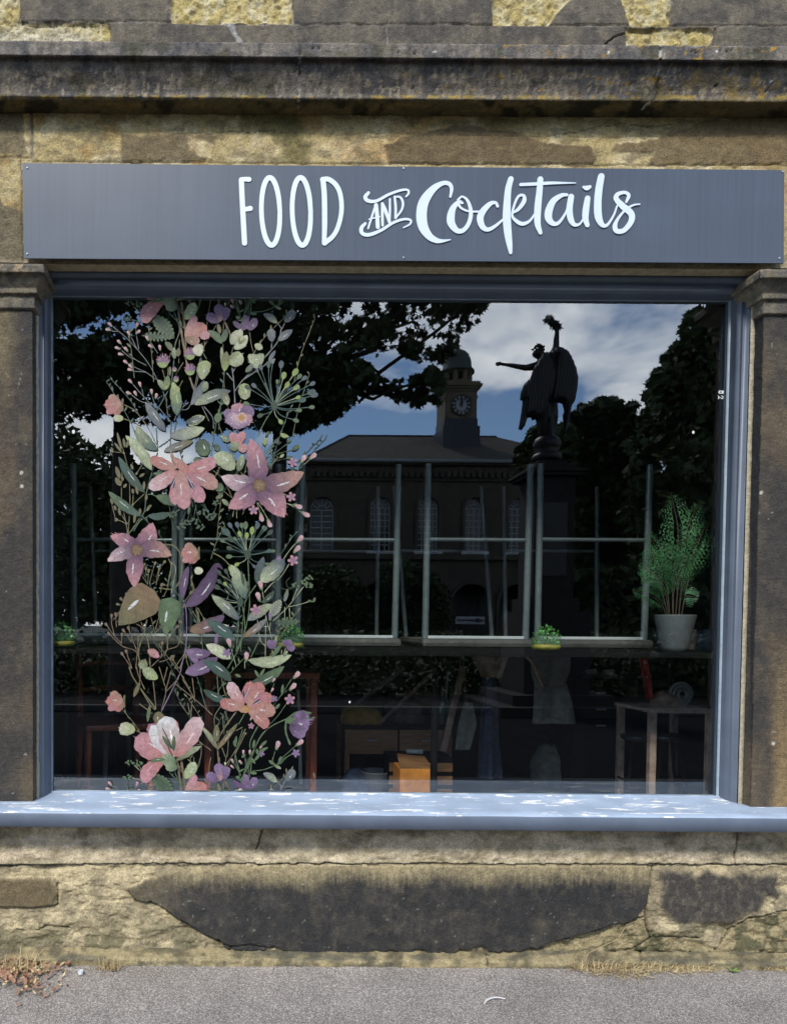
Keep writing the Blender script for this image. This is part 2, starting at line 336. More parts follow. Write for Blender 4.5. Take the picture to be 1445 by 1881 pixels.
def f_frieze(x, y):
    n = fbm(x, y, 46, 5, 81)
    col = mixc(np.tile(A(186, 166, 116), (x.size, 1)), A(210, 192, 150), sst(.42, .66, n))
    col = mixc(col, A(176, 136, 76), sst(.55, .7, fbm(x, y, 70, 4, 82))*.6)
    col = mixc(col, A(124, 112, 84), sst(.52, .66, fbm(x, y, 33, 5, 83, sy=14))*.6)
    D = [([(222, 246), (400, 247), (396, 262), (340, 250), (345, 275), (395, 292), (224, 294)], A(116, 102, 76)),
         ([(705, 268), (738, 252), (800, 238), (850, 232), (940, 240), (985, 254), (1030, 268), (1085, 272), (1092, 292), (1080, 302), (715, 300)], A(106, 90, 64)),
         ([(1130, 262), (1180, 260), (1240, 240), (1290, 222), (1445, 214), (1700, 214), (1700, 300), (1190, 302), (1200, 280), (1120, 280)], A(118, 100, 70)),
         ([(-300, 205), (40, 207), (50, 285), (-300, 284)], A(120, 108, 82)),
         ([(-300, 362), (0, 364), (12, 378), (46, 386), (46, 490), (-300, 490)], A(108, 98, 78)),
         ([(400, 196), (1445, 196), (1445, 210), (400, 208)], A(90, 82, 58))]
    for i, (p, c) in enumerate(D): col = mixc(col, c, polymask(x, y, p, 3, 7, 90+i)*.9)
    g = polymask(x, y, [(440, 200), (560, 200), (565, 300), (520, 302), (515, 250), (440, 235)], 14, 14, 98); col = mixc(col, A(84, 80, 36), g*.65)
    g = polymask(x, y, [(870, 205), (985, 205), (950, 240), (880, 245)], 12, 12, 99); col = mixc(col, A(86, 80, 40), g*.5)
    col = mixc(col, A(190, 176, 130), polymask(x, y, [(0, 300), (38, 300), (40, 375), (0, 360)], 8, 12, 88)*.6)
    cr = joint(x, y, [(1000, 252), (1060, 240), (1140, 225), (1190, 232), (1235, 226)], .9, 101, 5)+joint(x, y, [(320, 247), (420, 243), (520, 240)], .8, 102, 4)*.8
    j = np.maximum.reduce([joint(x, y, [(-600, 287), (60, 289), (60, 291)], 1.3, 103), joint(x, y, [(57, 205), (60, 290)], 2.6, 104), joint(x, y, [(60, 296), (720, 301), (2100, 305)], 1.4, 105), joint(x, y, [(39, 290), (42, 490)], 1.2, 106), joint(x, y, [(720, 250), (1445, 251)], .6, 107)*.6, joint(x, y, [(-700, 203), (2100, 207)], 1.8, 108)])
    col = mixc(col, A(60, 52, 36), np.clip(j*.55+cr*.7, 0, .8)); col = mixc(col, A(150, 145, 130), joint(x, y, [(55, 205), (58, 290)], 4, 109)*.5)
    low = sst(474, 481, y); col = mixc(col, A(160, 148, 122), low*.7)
    h = rough(x, y, 84, .004, 20)+rough(x, y, 85, .002, 5)-.005*j-.005*np.clip(cr, 0, 1)
    for i, (p, c) in enumerate(D[:3]): h = h+polymask(x, y, p, 1.5, 7, 90+i)*.004
    return h, col
def f_plinth(x, y):
    top = 1-sst(1588, 1591, y-(x-700)*.001)
    n = fbm(x, y, 26, 5, 121)
    cb_ = mixc(np.tile(A(214, 198, 166), (x.size, 1)), A(186, 170, 138), sst(.4, .65, n)); cb_ = mixc(cb_, A(226, 206, 180), sst(.5, .7, fbm(x, y, 60, 4, 122, sy=14))*.6)
    cb_ = mixc(cb_, A(120, 110, 90), sst(.58, .75, fbm(x, y, 40, 4, 123, sy=26))*.6)
    cl = mixc(np.tile(A(206, 189, 150), (x.size, 1)), A(166, 152, 122), sst(.42, .62, fbm(x, y, 30, 5, 124))); cl = mixc(cl, A(128, 120, 92), sst(1650, 1745, y)*sst(.4, .6, fbm(x, y, 34, 4, 125)))
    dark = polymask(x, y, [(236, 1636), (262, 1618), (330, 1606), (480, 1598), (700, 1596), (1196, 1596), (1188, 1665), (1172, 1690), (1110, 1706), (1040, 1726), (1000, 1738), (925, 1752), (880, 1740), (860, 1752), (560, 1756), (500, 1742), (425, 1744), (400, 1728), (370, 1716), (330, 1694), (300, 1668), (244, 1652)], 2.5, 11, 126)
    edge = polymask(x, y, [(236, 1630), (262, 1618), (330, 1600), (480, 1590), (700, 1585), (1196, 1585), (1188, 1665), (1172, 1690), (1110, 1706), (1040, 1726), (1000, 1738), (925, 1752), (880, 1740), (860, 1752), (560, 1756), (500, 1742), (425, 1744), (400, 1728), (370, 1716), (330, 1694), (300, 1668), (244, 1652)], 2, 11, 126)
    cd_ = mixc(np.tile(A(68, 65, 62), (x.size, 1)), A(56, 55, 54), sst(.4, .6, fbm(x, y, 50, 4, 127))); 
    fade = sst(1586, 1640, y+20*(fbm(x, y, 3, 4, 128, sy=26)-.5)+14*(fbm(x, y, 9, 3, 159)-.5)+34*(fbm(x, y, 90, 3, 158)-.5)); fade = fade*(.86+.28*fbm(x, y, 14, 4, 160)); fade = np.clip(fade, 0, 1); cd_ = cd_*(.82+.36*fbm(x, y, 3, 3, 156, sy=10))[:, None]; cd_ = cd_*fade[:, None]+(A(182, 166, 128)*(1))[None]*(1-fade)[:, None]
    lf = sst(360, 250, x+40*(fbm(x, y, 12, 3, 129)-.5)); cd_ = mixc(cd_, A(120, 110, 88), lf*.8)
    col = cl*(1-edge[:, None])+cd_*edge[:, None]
    rd = polymask(x, y, [(1214, 1602), (1428, 1608), (1432, 1640), (1396, 1670), (1340, 1692), (1290, 1700), (1236, 1690), (1210, 1668)], 8, 10, 130, 22); col = mixc(col, A(78, 73, 68), rd*(.85+.15*sst(.3, .5, fbm(x, y, 6, 4, 152, sy=10))))
    lb = polymask(x, y, [(-20, 1615), (90, 1616), (103, 1640), (100, 1664), (60, 1668), (-20, 1667)], 2, 3, 131); col = mixc(col, A(118, 104, 78), lb)
    br = polymask(x, y, [(1205, 1715), (1320, 1745), (1330, 1720), (1380, 1690), (1460, 1672), (1460, 1770), (930, 1770), (940, 1755), (1100, 1712), (1185, 1690)], 3, 5, 132); col = mixc(col, A(172, 156, 116), br*.8*(1-edge))
    col = mixc(col, A(110, 104, 76), br*sst(.5, .65, fbm(x, y, 22, 4, 133)))
    c1 = joint(x, y, [(1202, 1590), (1197, 1628), (1188, 1665), (1190, 1700), (1195, 1724)], 1.8, 134, 4)
    c2 = joint(x, y, [(1460, 1674), (1420, 1682), (1382, 1690), (1350, 1708), (1316, 1748)], 1.6, 135, 4)
    c3 = joint(x, y, [(1195, 1726), (1240, 1725), (1285, 1726)], 1.3, 136, 2)
    c4 = joint(x, y, [(1205, 1722), (1180, 1740), (1150, 1755)], 1.3, 137, 3)
    c5 = joint(x, y, [(236, 1636), (244, 1652), (300, 1668), (330, 1694), (370, 1716), (425, 1744)], 1.4, 138, 5)
    c6 = joint(x, y, [(425, 1740), (460, 1736), (540, 1750)], 1.0, 139, 3)+joint(x, y, [(1188, 1686), (1110, 1706), (1040, 1726), (1000, 1740)], 1.2, 140, 4)
    c7 = joint(x, y, [(20, 1668), (70, 1669), (104, 1664), (103, 1625)], 1.1, 141, 2)+joint(x, y, [(30, 1710), (60, 1712), (90, 1704), (125, 1706)], 1.0, 142, 3)
    c8 = joint(x, y, [(470, 1560), (478, 1545), (484, 1524)], 1.3, 143, 3)+joint(x, y, [(1356, 1525), (1353, 1560), (1350, 1588)], 1.6, 144, 1)+joint(x, y, [(300, 1748), (340, 1752), (330, 1680)], .0, 145)
    jh = joint(x, y, [(-600, 1596), (60, 1592), (200, 1588), (600, 1588), (1450, 1590), (2100, 1592)], 1.5, 146, 3)
    jb = joint(x, y, [(-600, 1757), (300, 1753), (1450, 1758), (2100, 1760)], 2, 147, 2)
    allc = np.clip(np.maximum.reduce([c1, c2, c3, c4, c5, c6, c7, c8, jh, jb]), 0, 1)
    col = col*(1-top[:, None])+cb_*top[:, None]
    col = mixc(col, A(196, 186, 150), joint(x, y, [(-600, 1590), (60, 1586), (200, 1583), (1450, 1583)], 2.6, 148, 2)*.6)
    col = mixc(col, A(150, 112, 70), np.clip(c8, 0, 1)*.3)
    col = mixc(col, A(45, 40, 32), sst(.4, 1, allc)*.75)
    sp = sst(.87, .9, fbm(x, y, 5, 2, 149)); col = mixc(col, A(170, 168, 160), sp*dark*.5)
    lower = 1-top
    q_ = fbm(x, y, 90, 6, 153, sy=30)*9; st_ = (np.floor(q_)+sst(.75, 1, q_-np.floor(q_)))/9-.5; q2 = fbm(x, y, 36, 5, 154, sy=16)*7; st2 = (np.floor(q2)+sst(.8, 1, q2-np.floor(q2)))/7-.5
    rg = fbm(x, y, 30, 6, 150)-.5; rg2 = fbm(x, y, 9, 5, 151)-.5
    er = lower*(1-edge)*(1-rd)*(1-lb)
    h = top*(rg*.018+rg2*.010+st2*.022)+er*(-.012+st_*.042+st2*.016+rg2*.010+rough(x, y, 155, .003, 4))+(1-er)*lower*(rg2*.003+.004)-.018*allc
    h = h-br*.008*(1-edge)
    return h, col
def f_ledge(x, y):
    n = fbm(x, y, 26, 5, 161); col = mixc(np.tile(A(176, 160, 120), (x.size, 1)), A(120, 110, 84), sst(.4, .65, n)); col = mixc(col, A(100, 98, 84), sst(.5, .7, fbm(x, y, 60, 4, 163, sy=10))*.7)
    j = joint(x, y, [(890, 1740), (896, 1776)], 1.5, 162, 2)+joint(x, y, [(1175, 1740), (1178, 1780)], 1.5, 164, 2)
    return rough(x, y, 165, .007, 24)+rough(x, y, 166, .004, 7)-.01*np.clip(j, 0, 1), mixc(col, A(50, 42, 34), np.clip(j, 0, 1)*.7)
def f_pier(x, y):
    tool = np.sin(y*1.55+3*fbm(x, y, 40, 3, 171)); n = fbm(x, y, 60, 5, 172)
    col = mixc(np.tile(A(88, 80, 69), (x.size, 1)), A(68, 64, 60), sst(.35, .6, n))
    col = mixc(col, A(150, 126, 88), sst(.52, .72, fbm(x, y, 60, 5, 173, sy=160))*.2)
    col = mixc(col, A(160, 134, 92), sst(1412, 1440, x+14*fbm(x, y, 30, 3, 174))*sst(1100, 1480, y)*.8)
    col = mixc(col, A(176, 156, 112), sst(760, 600, y)*sst(44, 6, x)*.3)
    col = col*(.94+.08*tool+.5*(fbm(x, y, 12, 4, 175, sy=2.2)-.5)+.25*(fbm(x, y, 3, 2, 186)-.5))[:, None]
    for k, (a, b) in enumerate([((40, 683), (33, 712)), ((10, 683), (15, 692)), ((1418, 630), (1416, 650))]):
        col = mixc(col, A(175, 170, 160), joint(x, y, [a, b], .6, 177+k, 1)*.6)
    sp = sst(.91, .93, fbm(x, y, 6, 2, 176)); col = mixc(col, A(190, 188, 182), sp*.7)
    for a, b in [(39, 868), (40, 893), (1398, 905), (1420, 1366)]: col = mixc(col, A(200, 195, 180), 1-sst(2.5, 4, np.hypot(x-a, y-b)))
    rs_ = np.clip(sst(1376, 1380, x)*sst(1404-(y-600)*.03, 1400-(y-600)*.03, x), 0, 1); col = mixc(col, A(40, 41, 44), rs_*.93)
    return rough(x, y, 178, .0025, 26)+rough(x, y, 179, .0020, 3)+tool*.0010, col
def f_cap(x, y):
    n = fbm(x, y, 24, 5, 181); col = mixc(np.tile(A(134, 124, 104), (x.size, 1)), A(100, 95, 87), sst(.35, .62, n)); col = mixc(col, A(196, 172, 128), sst(.58, .72, fbm(x, y, 16, 4, 182))*sst(512, 480, y)*.9)
    col = mixc(col, A(74, 70, 52), sst(.55, .7, fbm(x, y, 20, 4, 183))*.5)
    return rough(x, y, 184, .003, 14)+rough(x, y, 185, .0015, 4), col

Y_LINT = -0.01
zt = lambda py, y: P(700, py, y)[2]
xt = lambda px, y, py=1000: P(px, py, y)[0]
XE0, XE1 = -4.2, 6.2
Z_LB = zt(487, Y_LINT); Z_CB = zt(204, Y_LINT); Z_UP = zt(78, 0)-.12
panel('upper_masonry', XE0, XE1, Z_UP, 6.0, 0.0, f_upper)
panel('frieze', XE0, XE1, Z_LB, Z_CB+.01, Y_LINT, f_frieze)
# cornice profile: (offset out from y=0, z)
cp = [(-.01, zt(79, -.17)+.05), (.10, zt(79, -.17)+.022), (.17, zt(79, -.17)), (.17, zt(106, -.17)), (.150, zt(107, -.150)), (.146, zt(120, -.146)), (.128, zt(140, -.128)), (.108, zt(160, -.108)), (.100, zt(172, -.10)), (.102, zt(181, -.102)), (.094, zt(181, -.102)-.002), (.004, zt(181, -.102)-.006), (.004, Z_CB)]
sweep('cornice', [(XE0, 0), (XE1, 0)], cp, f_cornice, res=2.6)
# lintel soffit
XFL, XFR = xt(68.5, .064, 1000), xt(1367, .064, 1000)         # outer edges of the painted frame
Y_FR = .064
mb = MB(); mb.box(XE0, XE1, Y_LINT+.012, .30, Z_LB-.0, Z_LB+.06)
o = mb.build('lintel_soffit', noise_mat('sandstone_soffit', A(190, 172, 134), .9, 30, .25, .4), facade)
# plinth
Z_SB = zt(1524, -.15)
PLY = -.045
panel('plinth', XE0, XE1, -.02, Z_SB+.05, PLY, f_plinth)
zl = .038
sweep('plinth_ledge', [(XE0, 0), (XE1, 0)], [(.03, zl+.004), (.045, zl), (.095, zl-.006), (.108, zl-.014), (.112, -.03)], f_ledge, res=2.2)
# pilasters: left and right
XPL = P(60, 1000, 0)[0]; XPR = P(1391, 1000, 0)[0]
Z_SH = zt(572, -.012); Z_SILLTOP = zt(1474, 0)
capp = [(.0, zt(487, -.07)+.001), (.070, zt(489, -.07)), (.072, zt(493, -.07)), (.072, zt(505, -.07)), (.060, zt(507, -.06)), (.052, zt(512, -.05)), (.040, zt(523, -.04)), (.026, zt(533, -.026)), (.028, zt(535, -.028)), (.028, zt(543, -.028)), (.014, zt(546, -.014)), (.013, zt(570, -.013)), (.0, zt(572, -.01))]
YR = .12
for side in (0, 1):
    if side == 0: path = [(XPL-.55, .04), (XPL-.55, 0), (XPL, 0), (XPL, YR)]; fx_ = (XE0, XPL-.54)
    else: path = [(XPR, YR), (XPR, 0), (XPR+.55, 0), (XPR+.55, .04)]; fx_ = (XPR+.54, XE1)
    panel('flank_masonry', fx_[0], fx_[1], Z_SILLTOP-.08, Z_LB+.06, .03, lambda x, y: f_upper(x+90, y-1560), res=4)
    sweep('pilaster_capital', path, capp, f_cap, res=2.0)
    sweep('pilaster_shaft', path, [(0, Z_SH+.002), (0, Z_SILLTOP-.06)], f_pier, res=2.0)
# mortar beads beside the frame
M_MORT = noise_mat('lime_mortar', A(182, 172, 148), .95, 40, .25, .6)
for a, b in ((XPL-.004, XFL+.006), (XFR-.006, XPR+.004)):
    zs = np.linspace(Z_SILLTOP-.05, Z_LB, 160); s = 1 if a < 0 else -1
    V = []; 
    for i, z in enumerate(zs):
        w = .004*(fbm(np.array([z*100.]), np.array([a*10.]), 4, 3, 191)[0]-.5)*2
        V += [(a-.0, Y_FR-.010, z), (a+w*1.2+(0.0 if s > 0 else .0), Y_FR-.012+w*.5, z), (b+w, Y_FR-.010+w*.5, z), (b+w*.5, Y_FR+.03, z)]
    mk('mortar_fillet', V, grid_faces(len(zs), 4), M_MORT, facade, True)

# ------------------------------------------------------------------ painted window frame, sill, glass
def paint_mat(name, base, under, sc=18, thr=.66, rough=.45, wear=.7, stretch=(1, 1, 1)):
    m, nt, b = bsdf(name, Roughness=rough); b.inputs['Specular IOR Level'].default_value = .25
    tc = N(nt, 'ShaderNodeTexCoord'); mp = N(nt, 'ShaderNodeMapping'); mp.inputs['Scale'].default_value = stretch; nt.links.new(tc.outputs['Object'], mp.inputs[0])
    n1 = N(nt, 'ShaderNodeTexNoise', inp={'Scale': sc, 'Detail': 9.0, 'Roughness': .7}); nt.links.new(mp.outputs[0], n1.inputs['Vector'])
    r1 = N(nt, 'ShaderNodeValToRGB'); r1.color_ramp.elements[0].position = thr; r1.color_ramp.elements[1].position = thr+.015; nt.links.new(n1.outputs['Fac'], r1.inputs[0])
    n2 = N(nt, 'ShaderNodeTexNoise', inp={'Scale': 7.0, 'Detail': 6.0}); nt.links.new(tc.outputs['Object'], n2.inputs['Vector'])
    mr = N(nt, 'ShaderNodeMapRange', inp={'From Min': .3, 'From Max': .7, 'To Min': .86, 'To Max': 1.12}); nt.links.new(n2.outputs['Fac'], mr.inputs[0])
    hs = N(nt, 'ShaderNodeVectorMath', operation='SCALE'); hs.inputs[0].default_value = tuple(base); nt.links.new(mr.outputs[0], hs.inputs['Scale'])
    mx = N(nt, 'ShaderNodeMix', data_type='RGBA'); mw = N(nt, 'ShaderNodeMath', operation='MULTIPLY', inp={1: wear}); nt.links.new(r1.outputs['Color'], mw.inputs[0]); nt.links.new(mw.outputs[0], mx.inputs[0])
    nt.links.new(hs.outputs[0], mx.inputs[6]); mx.inputs[7].default_value = (*under, 1); nt.links.new(mx.outputs[2], b.inputs['Base Color'])
    ad = N(nt, 'ShaderNodeMath', operation='SUBTRACT', inp={0: 1.0}); nt.links.new(mw.outputs[0], ad.inputs[1])
    n3 = N(nt, 'ShaderNodeTexNoise', inp={'Scale': 60.0, 'Detail': 3.0}); nt.links.new(mp.outputs[0], n3.inputs['Vector'])
    a2 = N(nt, 'ShaderNodeMath', operation='MULTIPLY_ADD', inp={1: .25}); nt.links.new(n3.outputs['Fac'], a2.inputs[0]); nt.links.new(ad.outputs[0], a2.inputs[2])
    bp = N(nt, 'ShaderNodeBump', inp={'Strength': .5, 'Distance': .0012}); nt.links.new(a2.outputs[0], bp.inputs['Height']); nt.links.new(bp.outputs[0], b.inputs['Normal'])
    return m
M_FRAME = paint_mat('blue_grey_gloss_paint', A(103, 112, 126), A(200, 205, 210), 26, .74, .38)
M_SILL = paint_mat('worn_sill_paint_sky_lit', A(166, 181, 200), A(252, 250, 244), 6, .575, .5, 1.0, (1, 4, 3))  # skylight on the top painted in as paler tone; white peels are wear
M_SILLF = paint_mat('sill_front_paint', A(104, 114, 130), A(190, 200, 210), 14, .72, .4, .5)
XGL, XGR = xt(95.5, YG), xt(1328, YG)
ZGT = zt(549, YG); ZGB = zt(1459, YG)

wl, wr, wt = XGL-XFL, XFR-XGR, Z_LB-ZGT
def fr_profile(w):       # (inset, y) from outer edge to glass
    return [(0, .13), (0, Y_FR+.004), (.003, Y_FR), (w*.10, Y_FR), (w*.16, Y_FR+.004), (w*.60, Y_FR+.016), (w*.66, Y_FR+.022), (w*.69, Y_FR+.034), (w*.84, Y_FR+.040), (w*.88, Y_FR+.060), (w*.97, Y_FR+.066), (w, YG-.002), (w, YG+.03)]
pl, pr_ = fr_profile(wl), fr_profile(wr)
pt = [(0, .13), (0, Y_FR), (wt*.18, Y_FR), (wt*.22, Y_FR+.012), (wt*.42, Y_FR+.018), (wt*.46, Y_FR+.012), (wt*.66, Y_FR+.014), (wt*.72, Y_FR+.036), (wt*.84, Y_FR+.04), (wt*.88, Y_FR+.060), (wt*.97, Y_FR+.066), (wt, YG-.002), (wt, YG+.03)]
V = []
zb = ZGB-.05
for (a, b, c) in zip(pl, pt, pr_):
    V += [(XFL+a[0], a[1], zb), (XFL+a[0], a[1], Z_LB-b[0]), (XFL+a[0], b[1], Z_LB-b[0]), (XFR-c[0], b[1], Z_LB-b[0]), (XFR-c[0], c[1], Z_LB-b[0]), (XFR-c[0], c[1], zb)]
wf = mk('window_frame', V, grid_faces(len(pl), 6), M_FRAME, facade, False)
# bright putty line round the glass
mb = MB()
mb.box(XGL-.0005, XGL+.004, YG-.010, YG-.003, ZGB, ZGT); mb.box(XGR-.007, XGR+.0005, YG-.012, YG-.003, ZGB, ZGT); mb.box(XGL+.004, XGR-.007, YG-.009, YG-.003, ZGT-.0035, ZGT+.001)
mb.build('putty_line', noise_mat('glazing_putty', A(170, 185, 195), .6, 30, .15, .2), wf)
# sill: top slopes gently out
SY0, SY1 = -.185, YG+.03
zf_t = zt(1497, SY0); zf_b = zt(1525, SY0); zgl = ZGB
xs = np.linspace(XE0, XE1, 700)
prof = [(SY1, zgl+.002), (YG-.03, zgl), (.06, zgl-.008), (-.10, (zf_t*.75+(zgl-.008)*.25)), (SY0+.006, zf_t+.002), (SY0, zf_t-.004), (SY0, zf_b+.003), (SY0+.006, zf_b), (-.02, zf_b)]
V = []
for y, z in prof:
    w = (fbm(xs*60, np.full(700, y*90), 6, 3, 195)-.5)*.003
    V += list(np.column_stack([xs, np.full(700, y)+w*(0 if y > -.15 else 1), np.full(700, z)+w*.6]))
idx = np.repeat([0, 0, 0, 0, 0, 1, 1, 1], 699)
mk('window_sill', V, grid_faces(len(prof), 700)[:, ::-1], None, facade, False, mats=[M_SILL, M_SILLF], midx=idx)
# bottom bead between sill and glass
mb = MB(); mb.box(XGL-.02, XGR+.02, YG-.022, YG-.001, zgl-.01, zgl+.006, .003); mb.build('glazing_bead', M_SILL, wf)
# glass
m, nt, b = bsdf('window_glass'); nt.nodes.remove(b); out = nt.nodes['Material Output']
tr = N(nt, 'ShaderNodeBsdfTransparent', inp={'Color': (.93, .96, .95, 1)}); gl = N(nt, 'ShaderNodeBsdfGlossy', inp={'Roughness': 0.0, 'Color': (.93, .97, 1, 1)})
lw = N(nt, 'ShaderNodeFresnel'); ge = N(nt, 'ShaderNodeNewGeometry'); io = N(nt, 'ShaderNodeMapRange', inp={'To Min': 2.2, 'To Max': 1/2.2}); nt.links.new(ge.outputs['Backfacing'], io.inputs[0]); nt.links.new(io.outputs[0], lw.inputs['IOR']); mxs = N(nt, 'ShaderNodeMixShader')
tc = N(nt, 'ShaderNodeTexCoord'); nzg = N(nt, 'ShaderNodeTexNoise', inp={'Scale': 1.1, 'Detail': 1.0}); nt.links.new(tc.outputs['Object'], nzg.inputs['Vector'])

nt.links.new(lw.outputs[0], mxs.inputs[0]); nt.links.new(tr.outputs[0], mxs.inputs[1]); nt.links.new(gl.outputs[0], mxs.inputs[2]); nt.links.new(mxs.outputs[0], out.inputs[0])
M_GLASS = m
m2, nt, b = bsdf('glass_back'); nt.nodes.remove(b); tr = N(nt, 'ShaderNodeBsdfTransparent', inp={'Color': (.95, .97, .96, 1)}); nt.links.new(tr.outputs[0], nt.nodes['Material Output'].inputs[0])
gx0, gx1, gz0, gz1 = XGL-.01, XGR+.01, ZGB-.01, ZGT+.01
V = [(gx0, YG, gz0), (gx1, YG, gz0), (gx1, YG, gz1), (gx0, YG, gz1), (gx0, YG+.008, gz0), (gx1, YG+.008, gz0), (gx1, YG+.008, gz1), (gx0, YG+.008, gz1)]
mk('glass_pane', V, [[0, 1, 2, 3], [5, 4, 7, 6], [4, 0, 3, 7], [1, 5, 6, 2], [3, 2, 6, 7], [4, 5, 1, 0]], None, facade, mats=[M_GLASS, m2], midx=[0, 1, 1, 1, 1, 1])

# ------------------------------------------------------------------ sign board with the lettering
YS = -.040
sx0, sx1 = P(41, 390, YS)[0], P(1442, 395, YS)[0]; 
sgn = thing('sign_board', 'long blue-grey fascia panel with FOOD AND Cocktails in white above the window', 'sign', ((sx0+sx1)/2, YS, P(722, 480, YS)[2]))
m, nt, b = bsdf('brushed_blue_grey_panel', Roughness=.42, Metallic=0.0); b.inputs['Specular IOR Level'].default_value = .22
tc = N(nt, 'ShaderNodeTexCoord'); mp = N(nt, 'ShaderNodeMapping'); mp.inputs['Scale'].default_value = (1, 1, .02); nt.links.new(tc.outputs['Object'], mp.inputs[0])
nz = N(nt, 'ShaderNodeTexNoise', inp={'Scale': 60.0, 'Detail': 3.0}); nt.links.new(mp.outputs[0], nz.inputs['Vector'])
mr = N(nt, 'ShaderNodeMapRange', inp={'From Min': .3, 'From Max': .7, 'To Min': .93, 'To Max': 1.07}); nt.links.new(nz.outputs['Fac'], mr.inputs[0])
n2 = N(nt, 'ShaderNodeTexNoise', inp={'Scale': 3.0, 'Detail': 5.0}); nt.links.new(tc.outputs['Object'], n2.inputs['Vector'])
mr2 = N(nt, 'ShaderNodeMapRange', inp={'From Min': .3, 'From Max': .7, 'To Min': .93, 'To Max': 1.08}); nt.links.new(n2.outputs['Fac'], mr2.inputs[0])
mu = N(nt, 'ShaderNodeMath', operation='MULTIPLY'); nt.links.new(mr.outputs[0], mu.inputs[0]); nt.links.new(mr2.outputs[0], mu.inputs[1])
hs = N(nt, 'ShaderNodeVectorMath', operation='SCALE'); hs.inputs[0].default_value = tuple(A(82, 92, 107)); nt.links.new(mu.outputs[0], hs.inputs['Scale']); nt.links.new(hs.outputs[0], b.inputs['Base Color'])
M_SIGN = m
q = [P(41, 299, YS), P(1440, 312, YS), P(1439, 483, YS), P(44, 474, YS)]
cor = [(v[0], v[2]) for v in q]
V = [(x, YS, z) for x, z in cor]+[(x, YS+.006, z) for x, z in cor]
mk('panel', V, [[0, 3, 2, 1], [4, 5, 6, 7], [0, 1, 5, 4], [1, 2, 6, 5], [2, 3, 7, 6], [3, 0, 4, 7]], M_SIGN, sgn)
M_SCREW = noise_mat('screw_heads', A(190, 195, 200), .4, 80, .2, .0, metallic=.3)
for px, py in ((50, 308), (50, 466), (741, 309), (741, 473), (1437, 315), (1431, 474)):
    c = P(px, py, YS-.001); b_ = MB()
    V = []; pr2 = [(.0045, 0), (.0045, -.001), (.003, -.0025), (.0006, -.003)]
    for r, dyy in pr2:
        for k in range(12): V.append((c[0]+r*math.cos(k*math.pi/6), c[1]+dyy, c[2]+r*math.sin(k*math.pi/6)))
    b_.add(V, [[i*12+k, i*12+(k+1) % 12, (i+1)*12+(k+1) % 12, (i+1)*12+k] for i in range(3) for k in range(12)]+[[36+k for k in range(12)]])
    b_.build('screw', M_SCREW, sgn)
M_LET = noise_mat('white_lettering', A(226, 238, 250), .45, 30, .03, 0)
_lz = [0]
def cr_spline(pts, n=10):
    pts = [np.array(p, float) for p in pts]
    if len(pts) < 3: return [pts[0]*(1-t)+pts[-1]*t for t in np.linspace(0, 1, 8)]
    Q = [2*pts[0]-pts[1]]+pts+[2*pts[-1]-pts[-2]]; out = []
    for i in range(1, len(Q)-2):
        for t in np.arange(n)/n:
            out.append(.5*((2*Q[i])+(-Q[i-1]+Q[i+1])*t+(2*Q[i-1]-5*Q[i]+4*Q[i+1]-Q[i+2])*t*t+(-Q[i-1]+3*Q[i]-3*Q[i+1]+Q[i+2])*t**3))
    out.append(pts[-1]); return out
def ribbon(mb, pts, y0, thick, rnd=True, tx=None, n=10):
    """pts: (x,y,width) in photo pixels -> a raised ribbon lying on the plane y0 (towards the street by thick)"""
    S = np.array(cr_spline(pts, n)); m = len(S)
    T = np.gradient(S[:, :2], axis=0); T /= np.linalg.norm(T, axis=1)[:, None]+1e-9; Nn = np.column_stack([-T[:, 1], T[:, 0]])
    Lf = S[:, :2]+Nn*S[:, 2:3]/2; Rt = S[:, :2]-Nn*S[:, 2:3]/2
    loop = list(Lf)
    if rnd:
        c, w, t, nn = S[-1, :2], S[-1, 2]/2, T[-1], Nn[-1]
        loop += [c+nn*w*math.cos(a)+t*w*math.sin(a) for a in np.linspace(.3, math.pi-.3, 6)]
    k1 = len(loop); loop += list(Rt[::-1])
    if rnd:
        c, w, t, nn = S[0, :2], S[0, 2]/2, T[0], Nn[0]
        loop += [c-nn*w*math.cos(a)-t*w*math.sin(a) for a in np.linspace(.3, math.pi-.3, 6)]
    L = np.array(loop); W0 = Parr(L[:, 0], L[:, 1], y0); W1 = W0.copy(); n_ = len(L); ramp = np.concatenate([np.arange(m), np.full(k1-m, m), np.arange(m)[::-1], np.zeros(n_-k1-m)]); W1[:, 1] -= thick+ramp*.000004
    Fc = []
    # strip faces across the ribbon, caps as fans
    for i in range(m-1): Fc.append([n_+i, n_+k1+(m-1-i), n_+k1+(m-2-i), n_+i+1])
    if rnd:
        Fc.append([n_+m-1]+[n_+k1][:0]+[n_+m-1+0][:0]+[n_+k1]+[n_+j for j in range(k1-1, m-1, -1)])
        Fc.append([n_+k1+m-1]+[n_+0]+[n_+j for j in range(n_-1, k1+m-1, -1)])
    for i in range(n_): Fc.append([i, (i+1) % n_, n_+(i+1) % n_, n_+i])
    mb.add(np.vstack([W0, W1]), Fc)
def letters(name, strokes, ox, oy, sc):
    mb = MB()
    for st in strokes:
        _lz[0] += 1
        ribbon(mb, [(ox+p[0]/sc, oy+p[1]/sc, p[2]/sc) for p in st], YS-.0006, .0026+.00006*_lz[0])
    o = mb.build(name, M_LET, sgn); return o
